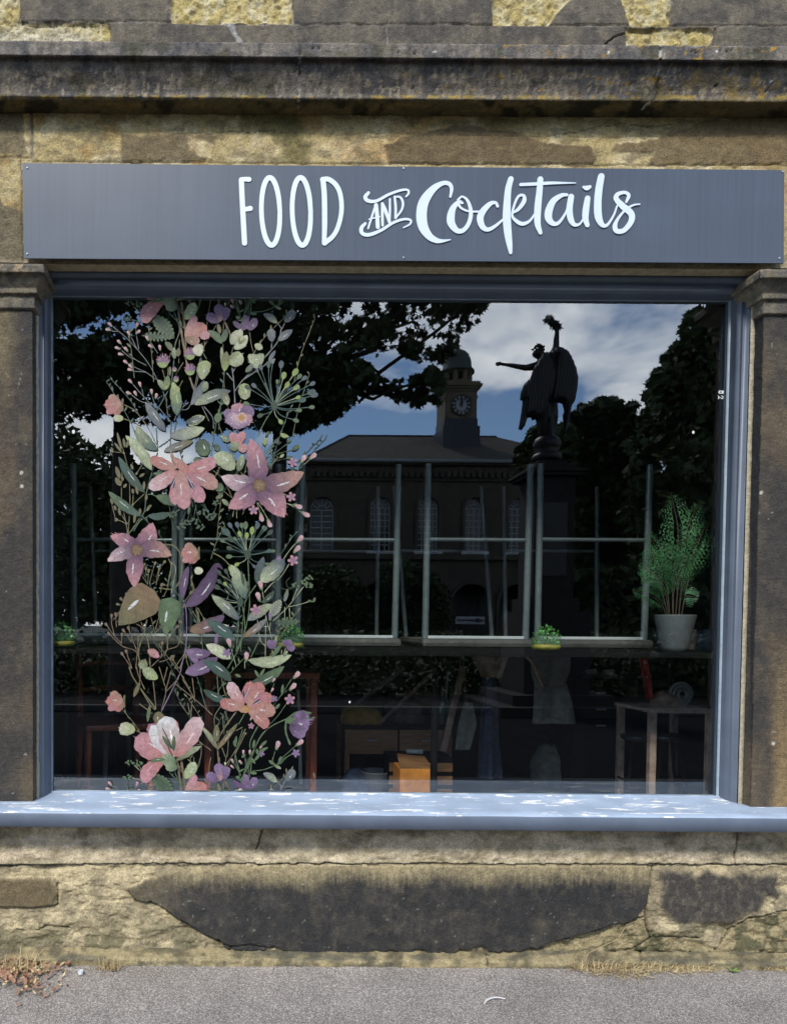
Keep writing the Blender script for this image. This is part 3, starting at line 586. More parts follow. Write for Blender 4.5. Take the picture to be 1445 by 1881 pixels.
def ell(cx, cy, rx, ry, w0, w1, a0=0, a1=2*math.pi, n=16, tilt=0):
    r = []
    for a in np.linspace(a0, a1, n):
        x, y = rx*math.cos(a), ry*math.sin(a); ct, st_ = math.cos(tilt), math.sin(tilt)
        r.append((cx+x*ct-y*st_, cy+x*st_+y*ct, w0+(w1-w0)*abs(math.sin(a))))
    return r
letters('letter', [[(84, 112, 34), (90, 250, 34), (98, 400, 34), (105, 530, 34)], [(84, 110, 34), (105, 106, 30), (135, 107, 32)], [(98, 306, 32), (120, 304, 30), (143, 300, 34)]], 420, 300, 3.6125)
letters('letter', [ell(278, 320, 61, 224, 30, 34, tilt=-.03)], 420, 300, 3.6125)
letters('letter', [ell(482, 320, 61, 224, 30, 34, tilt=-.03)], 420, 300, 3.6125)
letters('letter', [[(625, 110, 34), (634, 220, 34), (636, 400, 34), (632, 530, 28)], [(622, 108, 34), (665, 108, 32), (715, 150, 32), (742, 220, 30), (747, 320, 30), (725, 420, 30), (690, 485, 30), (635, 530, 34)]], 420, 300, 3.6125)
letters('word_and', [[(926, 196, 20), (905, 225, 26), (925, 250, 24), (980, 250, 20), (1060, 208, 18), (1140, 180, 16), (1185, 178, 14), (1192, 200, 14), (1175, 222, 10)],
    [(905, 400, 18), (880, 430, 26), (885, 465, 24), (930, 475, 24), (1010, 445, 20), (1090, 395, 18), (1160, 372, 16), (1205, 378, 14), (1200, 405, 12), (1158, 428, 8)],
    [(972, 280, 12), (950, 350, 14), (924, 432, 12)], [(976, 278, 26), (984, 350, 26), (988, 424, 26)], [(930, 372, 9), (960, 365, 9), (1000, 355, 9)],
    [(1018, 268, 16), (1018, 340, 18), (1020, 412, 16)], [(1018, 268, 18), (1040, 320, 24), (1066, 392, 20)], [(1068, 238, 12), (1068, 310, 14), (1066, 392, 12)],
    [(1100, 222, 14), (1106, 290, 16), (1106, 364, 16)], [(1098, 224, 10), (1135, 226, 14), (1154, 262, 16), (1146, 310, 14), (1108, 362, 12)]], 420, 300, 3.6125)
CO = (780, 300, 3.4405)
letters('letter', [[(160, 212, 14), (168, 160, 22), (150, 130, 26), (110, 128, 28), (50, 165, 44), (-5, 240, 62), (-22, 320, 66), (-12, 400, 62), (25, 460, 46), (70, 488, 34), (110, 492, 20), (160, 484, 6)]], *CO)
letters('letter', [[(236, 252, 14), (214, 246, 24), (180, 280, 36), (164, 330, 48), (166, 380, 48), (200, 425, 34), (240, 425, 28), (276, 380, 26), (290, 310, 24), (270, 240, 18), (235, 212, 12), (208, 232, 14)], [(205, 250, 18), (230, 285, 14), (280, 305, 12), (345, 306, 12)]], *CO)
letters('letter', [[(458, 272, 18), (445, 250, 18), (410, 258, 28), (365, 305, 40), (348, 350, 42), (362, 400, 36), (395, 420, 26), (440, 400, 20), (498, 352, 12)]], *CO)
letters('letter', [[(542, 100, 34), (526, 160, 38), (518, 250, 44), (516, 350, 50), (524, 450, 46), (534, 520, 34), (540, 566, 20)], [(548, 318, 10), (590, 290, 22), (625, 240, 26), (622, 205, 18), (590, 210, 16), (565, 260, 14), (550, 330, 14), (575, 365, 22), (615, 384, 24), (660, 365, 16), (700, 310, 10)]], *CO)
letters('letter', [[(728, 102, 36), (722, 180, 38), (712, 280, 42), (710, 380, 38), (728, 440, 24)], [(604, 136, 20), (700, 132, 20), (800, 126, 18), (950, 126, 6)]], *CO)
letters('letter', [[(895, 200, 18), (860, 205, 26), (810, 240, 38), (782, 300, 46), (780, 350, 44), (808, 382, 30), (845, 375, 20), (890, 310, 14), (905, 260, 14)], [(922, 212, 36), (912, 290, 38), (918, 350, 38), (940, 388, 26), (975, 385, 14), (1000, 350, 10)]], *CO)
letters('letter', [[(1026, 222, 34), (1016, 290, 40), (1012, 350, 38), (1024, 392, 28)], [(1000, 152, 16), (1020, 158, 30), (1040, 150, 20)]], *CO)
letters('letter', [[(1112, 84, 40), (1098, 160, 44), (1090, 250, 46), (1094, 340, 46), (1118, 390, 30), (1150, 390, 18), (1190, 330, 12), (1212, 270, 10)]], *CO)
letters('letter', [[(1270, 246, 14), (1285, 205, 22), (1260, 186, 20), (1215, 198, 26), (1208, 230, 32), (1250, 275, 40), (1300, 320, 40), (1300, 370, 34), (1255, 425, 30), (1210, 430, 30), (1198, 400, 28), (1215, 355, 18), (1260, 300, 14), (1310, 268, 12), (1354, 260, 8)]], *CO)
# ------------------------------------------------------------------ floral vinyl on the glass
decal = thing('window_decal', 'tall flower print in pink, purple and green stuck on the left of the window glass', 'window sticker', P(385, 1451, YG-.002))
TO = {1: (190, 545), 2: (390, 545), 3: (190, 775), 4: (390, 775), 5: (190, 1000), 6: (390, 1000), 7: (190, 1225), 8: (390, 1225)}
TS = 7.225; PER = 842.0; DT, DB = 549.5, 1451.5
def tp(t, x, y): return (TO[t][0]+x/TS, TO[t][1]+y/TS)
def DA(*c):
    v = A(*c, g=GAIN*1.5); m = v.mean(); return m+(v-m)*.86
CL = dict(sage=DA(172, 180, 140), pale=DA(196, 205, 160), yg=DA(176, 190, 122), teal=DA(78, 108, 98), dark=DA(70, 90, 72), olive=DA(128, 122, 84), green=DA(104, 128, 88), cream=DA(226, 224, 190),
          pink=DA(214, 150, 156), rose=DA(196, 128, 146), lpink=DA(232, 196, 196), coral=DA(206, 130, 122), peach=DA(200, 150, 132), purple=DA(112, 84, 120), mauve=DA(150, 120, 158), dpurple=DA(84, 60, 92), grey=DA(136, 140, 140),
          slate=DA(96, 108, 116), brown=DA(140, 118, 92), white=DA(238, 236, 232), gold=DA(206, 150, 70), umber=DA(110, 76, 52), navy=DA(66, 58, 96), lime=DA(158, 178, 92), bronze=DA(150, 120, 84))
_dz = [0]; LIB = []
def clip_strip(V, C, Fc):
    """clip polygons to the printed band"""
    oV = []; oC = []; oF = []
    for f in Fc:
        pts = [(V[i][0], V[i][1], *C[i]) for i in f]
        for lim, sgn_ in ((DT, 1), (DB, -1)):
            out = []
            for i in range(len(pts)):
                a, b = pts[i], pts[(i+1) % len(pts)]; ia = (a[1]-lim)*sgn_ >= 0; ib = (b[1]-lim)*sgn_ >= 0
                if ia: out.append(a)
                if ia != ib:
                    t = (lim-a[1])/(b[1]-a[1]); out.append(tuple(a[k]+(b[k]-a[k])*t for k in range(5)))
            pts = out
            if len(pts) < 3: break
        if len(pts) < 3: continue
        b = len(oV); oV += [(p[0], p[1]) for p in pts]; oC += [p[2:] for p in pts]; oF.append(list(range(b, b+len(pts))))
    return oV, oC, oF
class Art:
    def __init__(s, name): s.name = name; s.V = []; s.C = []; s.F = []; s.L = []; s.lay = 0
    def add(s, V, C, Fc):
        b = len(s.V); s.V += list(V); s.C += list(C); s.F += [[i+b for i in f] for f in Fc]; s.L += [s.lay]*len(V); s.lay += 1
    def emit(s):
        for off in (0, PER, -PER):
            V = np.array(s.V); V[:, 1] += off
            if V[:, 1].max() < DT+1 or V[:, 1].min() > DB-1: continue
            # carry the layer number through the clip in groups
            vv = []; cc = []; ff = []; ll = []
            L = np.array(s.L)
            for lay in range(s.lay):
                ff0 = [f for f in s.F if L[f[0]] == lay]
                a, b, c = clip_strip(V, s.C, ff0); n = len(vv); vv += a; cc += b; ff += [[i+n for i in f] for f in c]; ll += [lay]*len(a)
            if not ff: continue
            _dz[0] += 1; vv = np.array(vv)
            W = Parr(vv[:, 0], vv[:, 1], YG-.002); W[:, 1] -= _dz[0]*.000022+np.array(ll)*.000004
            OUT.setdefault(s.name, []).append((W, ff, np.clip(np.array(cc), .005, .85)))
def col(c): return np.array(CL[c]) if isinstance(c, str) else np.array(c)
def leafgeo(x0, y0, x1, y1, w, bend, c0, c1, ab=(.7, .75), edge=.82, n=14, wob=.05, mid=True, seed=0):
    d = np.array([x1-x0, y1-y0], float); L = np.hypot(*d)+1e-6; t_ = d/L; nn = np.array([-t_[1], t_[0]])
    ts = np.linspace(0, 1, n); a, b = ab; pk = (a/(a+b))**a*(b/(a+b))**b
    prof = (ts**a)*((1-ts)**b)/pk; V = []; C = []
    us = [-1, -.55, 0, .55, 1]
    for i, t in enumerate(ts):
        c = np.array([x0, y0])+d*t+nn*(bend*4*t*(1-t))
        for u in us:
            wb = 1+wob*math.sin(i*2.4+u*3+seed)+wob*.8*math.sin(i*5.1+u*7+seed*2)
            V.append(c+nn*(u*w/2*prof[i]*wb)); k = edge if abs(u) == 1 else (1.06 if u == 0 and mid else 1)
            tt = min(1, t*1.15)**1.15; C.append((col(c0)*(1-tt)+col(c1)*tt)*k*(1+.10*math.sin(i*3.7+u*5+seed)+.10*math.sin(i*1.3+u*2.1+seed*3)))
    Fc = [[i*5+j, i*5+j+1, (i+1)*5+j+1, (i+1)*5+j] for i in range(n-1) for j in range(4)]
    return V, C, Fc
_sd = [0]
def _conv(t, x, y): return tp(t, x, y)
def L(t, x0, y0, x1, y1, w, bend=0, c0='green', c1='sage', hl=.5, ab=(.7, .75), art=None, name='leaf', wob=.05, edge=.68):
    _sd[0] += 1; a = art or Art(name)
    p0, p1 = tp(t, x0, y0), tp(t, x1, y1); w = w/TS; bd = bend/TS
    a.add(*leafgeo(*p0, *p1, w, bd, c0, c1, ab, edge, wob=wob, seed=_sd[0]))
    if hl and w > 6:
        q0 = (p0[0]*.66+p1[0]*.34, p0[1]*.66+p1[1]*.34); q1 = (p0[0]*.34+p1[0]*.66, p0[1]*.34+p1[1]*.66)
        d = np.array([p1[0]-p0[0], p1[1]-p0[1]]); nn = np.array([-d[1], d[0]])/(np.hypot(*d)+1e-6)*(bd*.85+w*.1)
        a.add(*leafgeo(q0[0]+nn[0], q0[1]+nn[1], q1[0]+nn[0], q1[1]+nn[1], w*.09, bd*.15, 'white' if hl > .7 else col(c1)*1.3, 'white' if hl > .7 else col(c1)*1.5, n=7, edge=1))
    if w > 8:      # a few darker veins
        for k in (-1, 1):
            for f in (.3, .5, .7):
                c = np.array(p0)*(1-f)+np.array(p1)*f; d = np.array([p1[0]-p0[0], p1[1]-p0[1]]); LL = np.hypot(*d); d /= LL; nn = np.array([-d[1], d[0]]); c = c+nn*bd*4*f*(1-f)
                e = c+nn*k*w*.33+d*w*.28
                a.add(*leafgeo(c[0], c[1], e[0], e[1], 1.0, 0, col(c0)*.5, col(c1)*.7, n=5, edge=1))
        rr_ = random.Random(_sd[0])
        for k in range(int(min(26, w*.9))):     # watercolour flecks
            f = rr_.uniform(.15, .9); u = rr_.uniform(-.36, .36)*math.sin(math.pi*f); c = np.array(p0)*(1-f)+np.array(p1)*f; d = np.array([p1[0]-p0[0], p1[1]-p0[1]]); LL = np.hypot(*d); d /= LL; nn = np.array([-d[1], d[0]]); c = c+nn*(bd*4*f*(1-f)+u*w); q = rr_.uniform(2, w*.35)
            g_ = rr_.choice((.72, .8, 1.2, 1.3)); a.add(*leafgeo(c[0], c[1], c[0]+d[0]*q, c[1]+d[1]*q, rr_.uniform(.8, 2.2), 0, (col(c0)*(1-f)+col(c1)*f)*g_, (col(c0)*(1-f)+col(c1)*f)*(1+g_)/2, n=4, edge=1))
    if art is None: LIB.append(a)
    return a
def FL(t, petals, centre=None, name='flower', extra=None):
    a = Art(name)
    for p in petals: L(t, *p[:8], hl=(p[8] if len(p) > 8 else .9), ab=(p[9] if len(p) > 9 else (.6, .42)), art=a, wob=.05, edge=.86)
    if centre:
        x, y, r, c0, c1 = centre; cx, cy = tp(t, x, y); r = r/TS
        V = [(cx, cy)]; C = [col(c1)]
        for rr, cc in ((.5, c1), (1, c0)):
            for k in range(18): q = rr*r*(1+.12*math.sin(k*2.7)); V.append((cx+q*math.cos(k*math.pi/9), cy+q*math.sin(k*math.pi/9))); C.append(col(cc)*(1+.2*math.sin(k*4.1)))
        a.add(V, C, [[0, 1+k, 1+(k+1) % 18] for k in range(18)]+[[1+k, 19+k, 19+(k+1) % 18, 1+(k+1) % 18] for k in range(18)])
        rng = random.Random(int(x+y))
        for k in range(9):
            q = rng.uniform(.1, .9)*r; w_ = rng.uniform(0, 6.3); a.add(*leafgeo(cx+q*math.cos(w_), cy+q*math.sin(w_), cx+q*math.cos(w_)+1.1, cy+q*math.sin(w_)+1.3, 1.1, 0, 'white' if k < 3 else 'gold', 'gold', n=4))
    if extra: extra(a)
    LIB.append(a); return a
def stroke(a, pts, w, c):
    S = np.array(cr_spline([(*p, 0) for p in pts], 6))[:, :2]; T = np.gradient(S, axis=0); T /= np.linalg.norm(T, axis=1)[:, None]+1e-9; Nn = np.column_stack([-T[:, 1], T[:, 0]])
    k = np.arange(len(S)); ww = w*(1+.22*np.sin(k*1.9)+.1*np.sin(k*.63)); V = np.stack([S-Nn*ww[:, None]/2, S+Nn*ww[:, None]/2], 1).reshape(-1, 2)
    C = np.repeat([col(c)*(1+.16*math.sin(i*1.3)) for i in k], 2, axis=0)
    a.add([tuple(v) for v in V], [tuple(q) for q in C], [[2*i, 2*i+1, 2*i+3, 2*i+2] for i in range(len(S)-1)])
def ST(t, paths, w=9, c='green', knob=None):
    for p in paths:
        a = Art('stem'); pts = [tp(t, *q[:2]) for q in p]; stroke(a, pts, max(w/TS, .9), c)
        if knob:
            q, r = pts[-1], pts[-2]; d = np.array(q)-np.array(r); d /= np.hypot(*d)+1e-6; k = knob/TS
            a.add(*leafgeo(q[0]-d[0]*k*.4, q[1]-d[1]*k*.4, q[0]+d[0]*k*1.3, q[1]+d[1]*k*1.3, k*1.0, 0, c, c, ab=(.8, .4), n=7))
        LIB.append(a)
def BUD(t, lst, c='pink', size=70, out=None):
    for q in lst:
        x, y = q[0], q[1]; ang = rad(q[2]) if len(q) > 2 else math.atan2(y+300*0-(y+120), (x-900)*.3 if t % 2 else (x-200)*.4)
        s = size; dx_, dy_ = math.cos(ang), math.sin(ang); a = Art('bud')
        L(t, x-dx_*s*.8, y-dy_*s*.8, x+dx_*s*.25, y+dy_*s*.25, s*.55, 0, 'green', 'sage', art=a, hl=0)
        L(t, x-dx_*s*.4, y-dy_*s*.4, x+dx_*s*.75, y+dy_*s*.75, s*.75, s*.05, c, 'lpink' if c == 'pink' else c, art=a, hl=0, ab=(.6, .4))
        if s < 60: L(t, x-dx_*s*.2, y-dy_*s*.2, x+dx_*s*.5-dy_*s*.35, y+dy_*s*.5+dx_*s*.35, s*.4, 0, c, c, art=a, hl=0)
        LIB.append(a)
def STAR(t, lst, c='pink', r=60):
    for x, y in lst:
        a = Art('small_flower')
        for k in range(5):
            w_ = k*2*math.pi/5+x; L(t, x, y, x+r*math.cos(w_), y+r*math.sin(w_), r*.62, 0, 'mauve', c, art=a, hl=0, ab=(.6, .4))
        LIB.append(a)
def THIS(t, x, y, r):
    a = Art('thistle_flower'); rng = random.Random(x)
    L(t, x, y+r*1.15, x, y-r*.4, r*1.7, 0, 'lime', 'sage', art=a, hl=0, ab=(.5, .4))
    for k in range(34):
        w_ = rng.uniform(-math.pi-.35, .35); q = r*rng.uniform(.75, 1.15); L(t, x+rng.uniform(-.25, .25)*r, y+r*.25, x+q*math.cos(w_), y+q*math.sin(w_), r*.17, 0, 'mauve', 'rose' if k % 2 else 'purple', art=a, hl=0)
    LIB.append(a)
def UMB(t, cx, cy, tips, c='teal', sz=78):
    a = Art('seed_head')
    for q in tips:
        x, y = q[0], q[1]; cc = q[2] if len(q) > 2 else 'slate'; s = q[3] if len(q) > 3 else sz
        dx_, dy_ = x-cx, y-cy; d = math.hypot(dx_, dy_); bx, by = cx+dx_*.35+(-dy_)*.07*np.sign(dx_+.1), cy+dy_*.55+abs(dx_)*.06
        stroke(a, [tp(t, cx, cy), tp(t, bx, by), tp(t, x, y)], 1.25, 'sage' if cc in ('yg', 'lime') else 'teal'); ux, uy = (x-bx), (y-by); m_ = math.hypot(ux, uy)+1e-6; ux /= m_; uy /= m_
        L(t, x-ux*s*.35, y-uy*s*.35, x+ux*s*.75, y+uy*s*.75, s*.72, 0, cc, cc, art=a, hl=0, ab=(.6, .45))
    L(t, cx, cy+60, cx, cy-70, 90, 0, 'dark', 'dark', art=a, hl=0)
    LIB.append(a)
def FLO(t, lst, r=60, c='dark'):
    for x, y in lst:
        a = Art('floret_cluster'); rng = random.Random(int(x*7+y))
        for k in range(13):
            w_ = rng.uniform(0, 6.28); q = r*rng.uniform(.5, 1.1); L(t, x+q*.3*math.cos(w_), y+q*.3*math.sin(w_), x+q*math.cos(w_), y+q*.75*math.sin(w_), r*.36, 0, c, 'green' if k % 3 else c, art=a, hl=0, ab=(.6, .4))
        LIB.append(a)
def TOOTH(t, x0, y0, x1, y1, w, c0='dark', c1='green', n=7):
    a = Art('leaf'); d = np.array([x1-x0, y1-y0], float); Ln = np.hypot(*d); d /= Ln; nn = np.array([-d[1], d[0]])
    L(t, x0, y0, x1, y1, w*.5, 0, c0, c1, art=a, hl=0)
    for i in range(n):
        f = .12+.8*i/n; c = np.array([x0, y0])+d*Ln*f
        for k in (-1, 1):
            e = c+nn*k*w*.55*math.sin(math.pi*min(1, f+.08))+d*w*.25; L(t, c[0], c[1], e[0], e[1], w*.26, 0, c0, c1, art=a, hl=0, ab=(.5, .4))
    LIB.append(a)
STARP = (.55, .85)
# --- stems first (they lie under the leaves and flowers)
ST(1, [[(400, 130), (600, 310), (800, 460), (940, 560)], [(370, 300), (500, 335), (630, 345)], [(480, 150), (520, 230)]], 9, 'sage')
ST(1, [[(130, 400), (300, 540), (450, 700), (600, 890), (720, 1110), (810, 1310)], [(430, 400), (440, 520), (470, 700)], [(350, 500), (440, 680)], [(240, 640), (330, 750), (420, 830), (570, 910)], [(240, 710), (350, 800), (420, 830)],
       [(320, 880), (450, 950), (570, 1005), (700, 1100)], [(380, 985), (570, 1000)], [(620, 590), (720, 750)], [(380, 1150), (520, 1310), (640, 1440)], [(500, 1180), (530, 1310)], [(370, 1300), (500, 1390), (700, 1450), (830, 1590)], [(640, 1290), (680, 1430)], [(110, 455), (190, 460)]], 8, 'grey')
ST(1, [[(970, 30), (1010, 300), (1040, 500), (1090, 800), (1140, 1050), (1220, 1280), (1260, 1370)], [(1030, 60), (1090, 500), (1080, 800)]], 26, 'brown')
ST(1, [[(930, 180), (1010, 430), (950, 640), (930, 900), (900, 1150)], [(900, 1150), (850, 1260), (680, 1560)]], 14, 'teal')
ST(1, [[(1200, 30), (1200, 400), (1270, 650), (1300, 800), (1280, 950), (1220, 1240)], [(1290, 30), (1270, 130), (1220, 220)], [(1425, 30), (1380, 300), (1340, 640), (1300, 780)], [(1430, 510), (1330, 660)], [(900, 40), (980, 120), (1060, 190)]], 10, 'olive')
ST(1, [[(830, 1330), (845, 1500), (870, 1660)], [(1060, 870), (960, 1030)], [(1000, 490), (950, 640)], [(900, 720), (860, 860)], [(1010, 570), (1000, 880)], [(1050, 1110), (1000, 1210)], [(860, 930), (850, 1100)], [(780, 960), (830, 1130)]], 9, 'olive')
ST(1, [[(270, 1430), (400, 1500), (500, 1610), (600, 1750), (700, 1960)], [(270, 1620), (380, 1660), (500, 1720)]], 11, 'olive')
ST(1, [[(1290, 800), (1150, 1440), (1000, 1500), (940, 1650)], [(1130, 1400), (1010, 1500)], [(1330, 1450), (1445, 1600), (1460, 1750)], [(1300, 1440), (1400, 1650)]], 9, 'grey')
ST(2, [[(915, 420), (870, 590), (700, 800), (560, 950), (400, 1110), (300, 1250)], [(960, 350), (920, 430)], [(860, 340), (915, 420)], [(790, 600), (780, 690)], [(740, 860), (680, 920), (560, 1000), (400, 1110)], [(260, 930), (285, 1150), (300, 1420)], [(190, 1010), (270, 1110)], [(320, 920), (270, 1000)]], 13, 'grey')
ST(2, [[(90, 30), (110, 220), (200, 400), (270, 600)]], 16, 'brown')
ST(2, [[(60, 360), (0, 470)], [(150, 1000), (160, 1250)], [(380, 1370), (360, 1430)], [(150, 340), (140, 620), (150, 1000)], [(490, 450), (520, 650), (570, 800)], [(430, 1080), (380, 1120)], [(200, 1440), (230, 1540)], [(250, 40), (200, 160)], [(180, 40), (170, 150)]], 9, 'olive')
ST(2, [[(440, 150), (400, 300), (330, 500), (250, 760)], [(800, 30), (800, 110), (840, 140)], [(990, 30), (900, 110), (800, 150), (680, 195), (560, 210)], [(310, 30), (350, 200), (360, 280)], [(430, 30), (450, 170), (500, 300)], [(520, 60), (500, 250)], [(590, 30), (500, 110), (440, 160)], [(280, 100), (350, 220)], [(480, 40), (450, 160)]], 9, 'green')
ST(2, [[(800, 1500), (700, 1650), (600, 1850)]], 12, 'green')
ST(3, [[(900, 0), (890, 250), (880, 380)], [(720, 400), (650, 650), (570, 950), (540, 1200), (400, 1450)], [(700, 80), (720, 380)], [(970, 0), (910, 200), (730, 340)], [(1340, 90), (1200, 100), (880, 190)]], 14, 'teal')
ST(3, [[(190, 150), (270, 400), (330, 650), (350, 900), (350, 1150), (330, 1470)], [(250, 640), (240, 1000), (270, 1200), (320, 1450)], [(80, 450), (110, 400), (250, 410)], [(560, 940), (400, 1090)], [(380, 1430), (500, 1250), (610, 1130)], [(160, 1290), (290, 1350), (325, 1470)], [(590, 450), (450, 670)], [(540, 360), (510, 480)], [(100, 1040), (160, 1290)], [(210, 1180), (300, 1330)], [(400, 900), (390, 1080)]], 11, 'olive', 30)
ST(3, [[(590, 960), (650, 965), (700, 990)], [(340, 1480), (480, 1320), (590, 1260)], [(1020, 1150), (900, 1250)]], 10, 'green')
ST(3, [[(1150, 950), (1100, 1170), (1030, 1350)], [(1160, 1000), (1130, 1250), (1110, 1330)], [(1220, 1100), (1250, 1250), (1290, 1340)], [(1190, 1020), (1330, 1120), (1400, 1230)], [(1320, 1060), (1400, 1220)], [(1230, 1110), (1200, 1270)]], 9, 'dark')
ST(4, [[(700, 560), (740, 480), (800, 420)], [(680, 600), (800, 290), (920, 180)], [(690, 600), (830, 420), (1020, 270)], [(690, 620), (850, 440), (1070, 370)], [(700, 620), (800, 520), (920, 460)], [(710, 640), (850, 520), (1030, 480)], [(620, 560), (690, 430), (700, 290)], [(640, 560), (760, 330), (860, 270)], [(560, 560), (700, 240), (740, 150)]], 7, 'green')
ST(4, [[(0, 640), (110, 720)], [(140, 910), (260, 1010)], [(190, 840), (260, 1000)], [(70, 0), (180, 280), (290, 500), (340, 680)], [(240, 110), (220, 190)], [(345, 100), (380, 270), (450, 400)], [(300, 360), (310, 560), (400, 700)], [(400, 430), (330, 680)]], 9, 'olive')
ST(4, [[(1120, 620), (1170, 550)], [(1140, 630), (1280, 510)], [(1000, 740), (880, 880)], [(1060, 740), (960, 810), (880, 870)], [(945, 1070), (1080, 1110)], [(940, 1060), (1060, 1120), (1180, 1205)], [(590, 1060), (630, 1200)], [(595, 1060), (660, 1160), (740, 1300)], [(900, 930), (1000, 980)], [(330, 880), (220, 1180)], [(330, 900), (270, 1260)], [(310, 900), (325, 1280)], [(1150, 1580), (1060, 1660), (940, 1830)]], 8, 'sage')
ST(5, [[(650, 20), (800, 60), (870, 200), (900, 300), (850, 560)], [(800, 0), (950, 30), (1040, 200), (1020, 450), (930, 590), (740, 580)]], 18, 'olive')
ST(5, [[(900, 240), (960, 320), (920, 560), (900, 650)]], 9, 'sage')
ST(5, [[(610, 530), (640, 400), (680, 270)], [(590, 530), (600, 370)], [(580, 520), (500, 400)], [(700, 540), (730, 350), (800, 250)], [(640, 530), (720, 470), (740, 340)], [(520, 410), (540, 290)], [(570, 430), (565, 340)], [(340, 840), (250, 740)], [(340, 830), (210, 800)], [(340, 840), (250, 890)], [(370, 760), (320, 680)], [(800, 690), (860, 560), (810, 540)], [(760, 640), (770, 560)]], 8, 'olive', 36)
ST(5, [[(150, 1220), (110, 1050), (110, 970)], [(240, 1310), (150, 1220), (50, 1080)], [(175, 1100), (165, 950)], [(500, 1600), (430, 1420), (250, 1350), (90, 1200)], [(440, 1400), (380, 1250), (340, 1130)], [(380, 1300), (280, 1160)], [(430, 1650), (450, 1450), (465, 1230)], [(370, 1650), (320, 1560), (260, 1470)], [(380, 1650), (310, 1440)],
       [(600, 1240), (700, 1160), (780, 1090)], [(860, 1230), (870, 1150), (890, 1090)], [(865, 1250), (970, 1110)], [(640, 1620), (760, 1500), (850, 1400), (980, 1350), (1020, 1220)], [(770, 1500), (780, 1330)], [(740, 1560), (820, 1540), (900, 1500)], [(1000, 1650), (930, 1540)], [(690, 1130), (740, 960)], [(560, 1150), (480, 1080), (380, 1040)], [(540, 1130), (490, 1010)], [(950, 1000), (1000, 1020)], [(240, 1330), (245, 1220)]], 10, 'brown', 38)
ST(5, [[(580, 990), (540, 1180), (480, 1350), (470, 1480), (500, 1600)], [(850, 1400), (850, 1200)], [(570, 1180), (610, 1400), (620, 1600), (660, 1780)]], 15, 'olive')
ST(5, [[(1010, 1650), (1060, 1530), (1110, 1450)], [(940, 1650), (1000, 1560), (1090, 1430)], [(1180, 880), (1250, 990)], [(1250, 840), (1330, 980)], [(1140, 1650), (1110, 1560), (1100, 1500)], [(1080, 760), (1150, 660)], [(1220, 620), (1190, 560)], [(960, 930), (1060, 830)]], 10, 'olive', 40)
ST(5, [[(1060, 740), (1100, 900), (1100, 1300), (1060, 1500), (1030, 1650), (1000, 1750), (770, 2220)]], 12, 'mauve')
ST(6, [[(0, 110), (130, 180), (240, 290)], [(0, 385), (150, 430), (280, 520), (440, 650)]], 14, 'olive')
ST(6, [[(470, 180), (490, 600), (490, 850), (430, 1150), (310, 1420)], [(400, 800), (430, 1130), (330, 1420), (200, 1650)], [(640, 1230), (510, 1500)], [(580, 540), (480, 680), (430, 770)], [(350, 1000), (320, 1400)]], 12, 'green')
ST(6, [[(1090, 0), (940, 200), (820, 480), (690, 630)], [(1020, 260), (900, 440), (780, 530), (690, 640)], [(660, 600), (700, 850), (720, 1000), (800, 1290)], [(590, 940), (630, 1250), (700, 1350)], [(710, 920), (700, 1650)], [(770, 1030), (760, 1150)], [(800, 1020), (1000, 830), (1210, 560)], [(1010, 830), (1150, 800), (1280, 760)], [(1130, 580), (1060, 740)], [(240, 1350), (320, 1630)], [(430, 1550), (430, 1650)], [(800, 1400), (800, 1650)], [(920, 1400), (900, 1600), (780, 1800)], [(1020, 840), (1030, 1040)], [(970, 1380), (920, 1560)], [(960, 830), (960, 1110)]], 9, 'sage')
ST(6, [[(700, 490), (850, 560), (1000, 600), (1150, 550)], [(800, 550), (900, 680), (1000, 830)], [(1200, 390), (1160, 500), (1020, 580), (980, 500), (1030, 440)]], 7, 'dark')
ST(7, [[(340, 0), (420, 180), (700, 560)], [(490, 280), (620, 500), (690, 570)], [(480, 490), (560, 550), (650, 620)]], 15, 'olive')
ST(7, [[(660, 170), (700, 560)], [(740, 0), (800, 200), (830, 330), (770, 580)], [(850, 0), (800, 190)], [(900, 50), (830, 310)], [(1000, 150), (830, 330)], [(960, 230), (1250, 460), (1445, 640)], [(1050, 160), (1210, 420)], [(1180, 150), (1210, 400)], [(1130, 640), (1010, 470)], [(1150, 640), (1120, 480)], [(1160, 720), (1175, 450)], [(490, 0), (480, 200), (430, 380)], [(440, 0), (470, 120), (550, 300)], [(1290, 300), (1370, 560)]], 11, 'brown')
ST(7, [[(430, 840), (640, 950), (800, 1060), (970, 1270), (1040, 1400)], [(1250, 880), (1270, 980), (1430, 1110)], [(1220, 930), (1310, 1040)], [(1160, 1010), (1300, 1040)], [(1300, 1050), (1290, 1200), (1220, 1380)]], 10, 'brown')
ST(8, [[(340, 560), (150, 830), (80, 1000), (90, 1300), (200, 1600)]], 18, 'brown')
ST(8, [[(980, 690), (780, 790), (640, 920), (540, 1150), (470, 1350)], [(600, 790), (500, 1000), (500, 1200), (350, 1620)], [(440, 600), (350, 760)], [(720, 830), (620, 960), (510, 1180)]], 13, 'green')
ST(8, [[(1050, 160), (900, 390), (780, 560), (700, 760), (640, 800)], [(990, 310), (890, 400)], [(980, 490), (860, 660), (720, 800)], [(830, 1120), (800, 1250), (840, 1300)], [(1100, 1050), (900, 1230), (840, 1300), (680, 1365), (530, 1380)], [(1050, 1160), (900, 1240)], [(700, 560), (820, 220)], [(300, 1150), (380, 1450)], [(360, 1350), (260, 1270)], [(430, 1180), (500, 1440)], [(640, 1160), (540, 1240)], [(520, 1240), (510, 1400)], [(400, 830), (300, 1180), (350, 1400)]], 8, 'green')
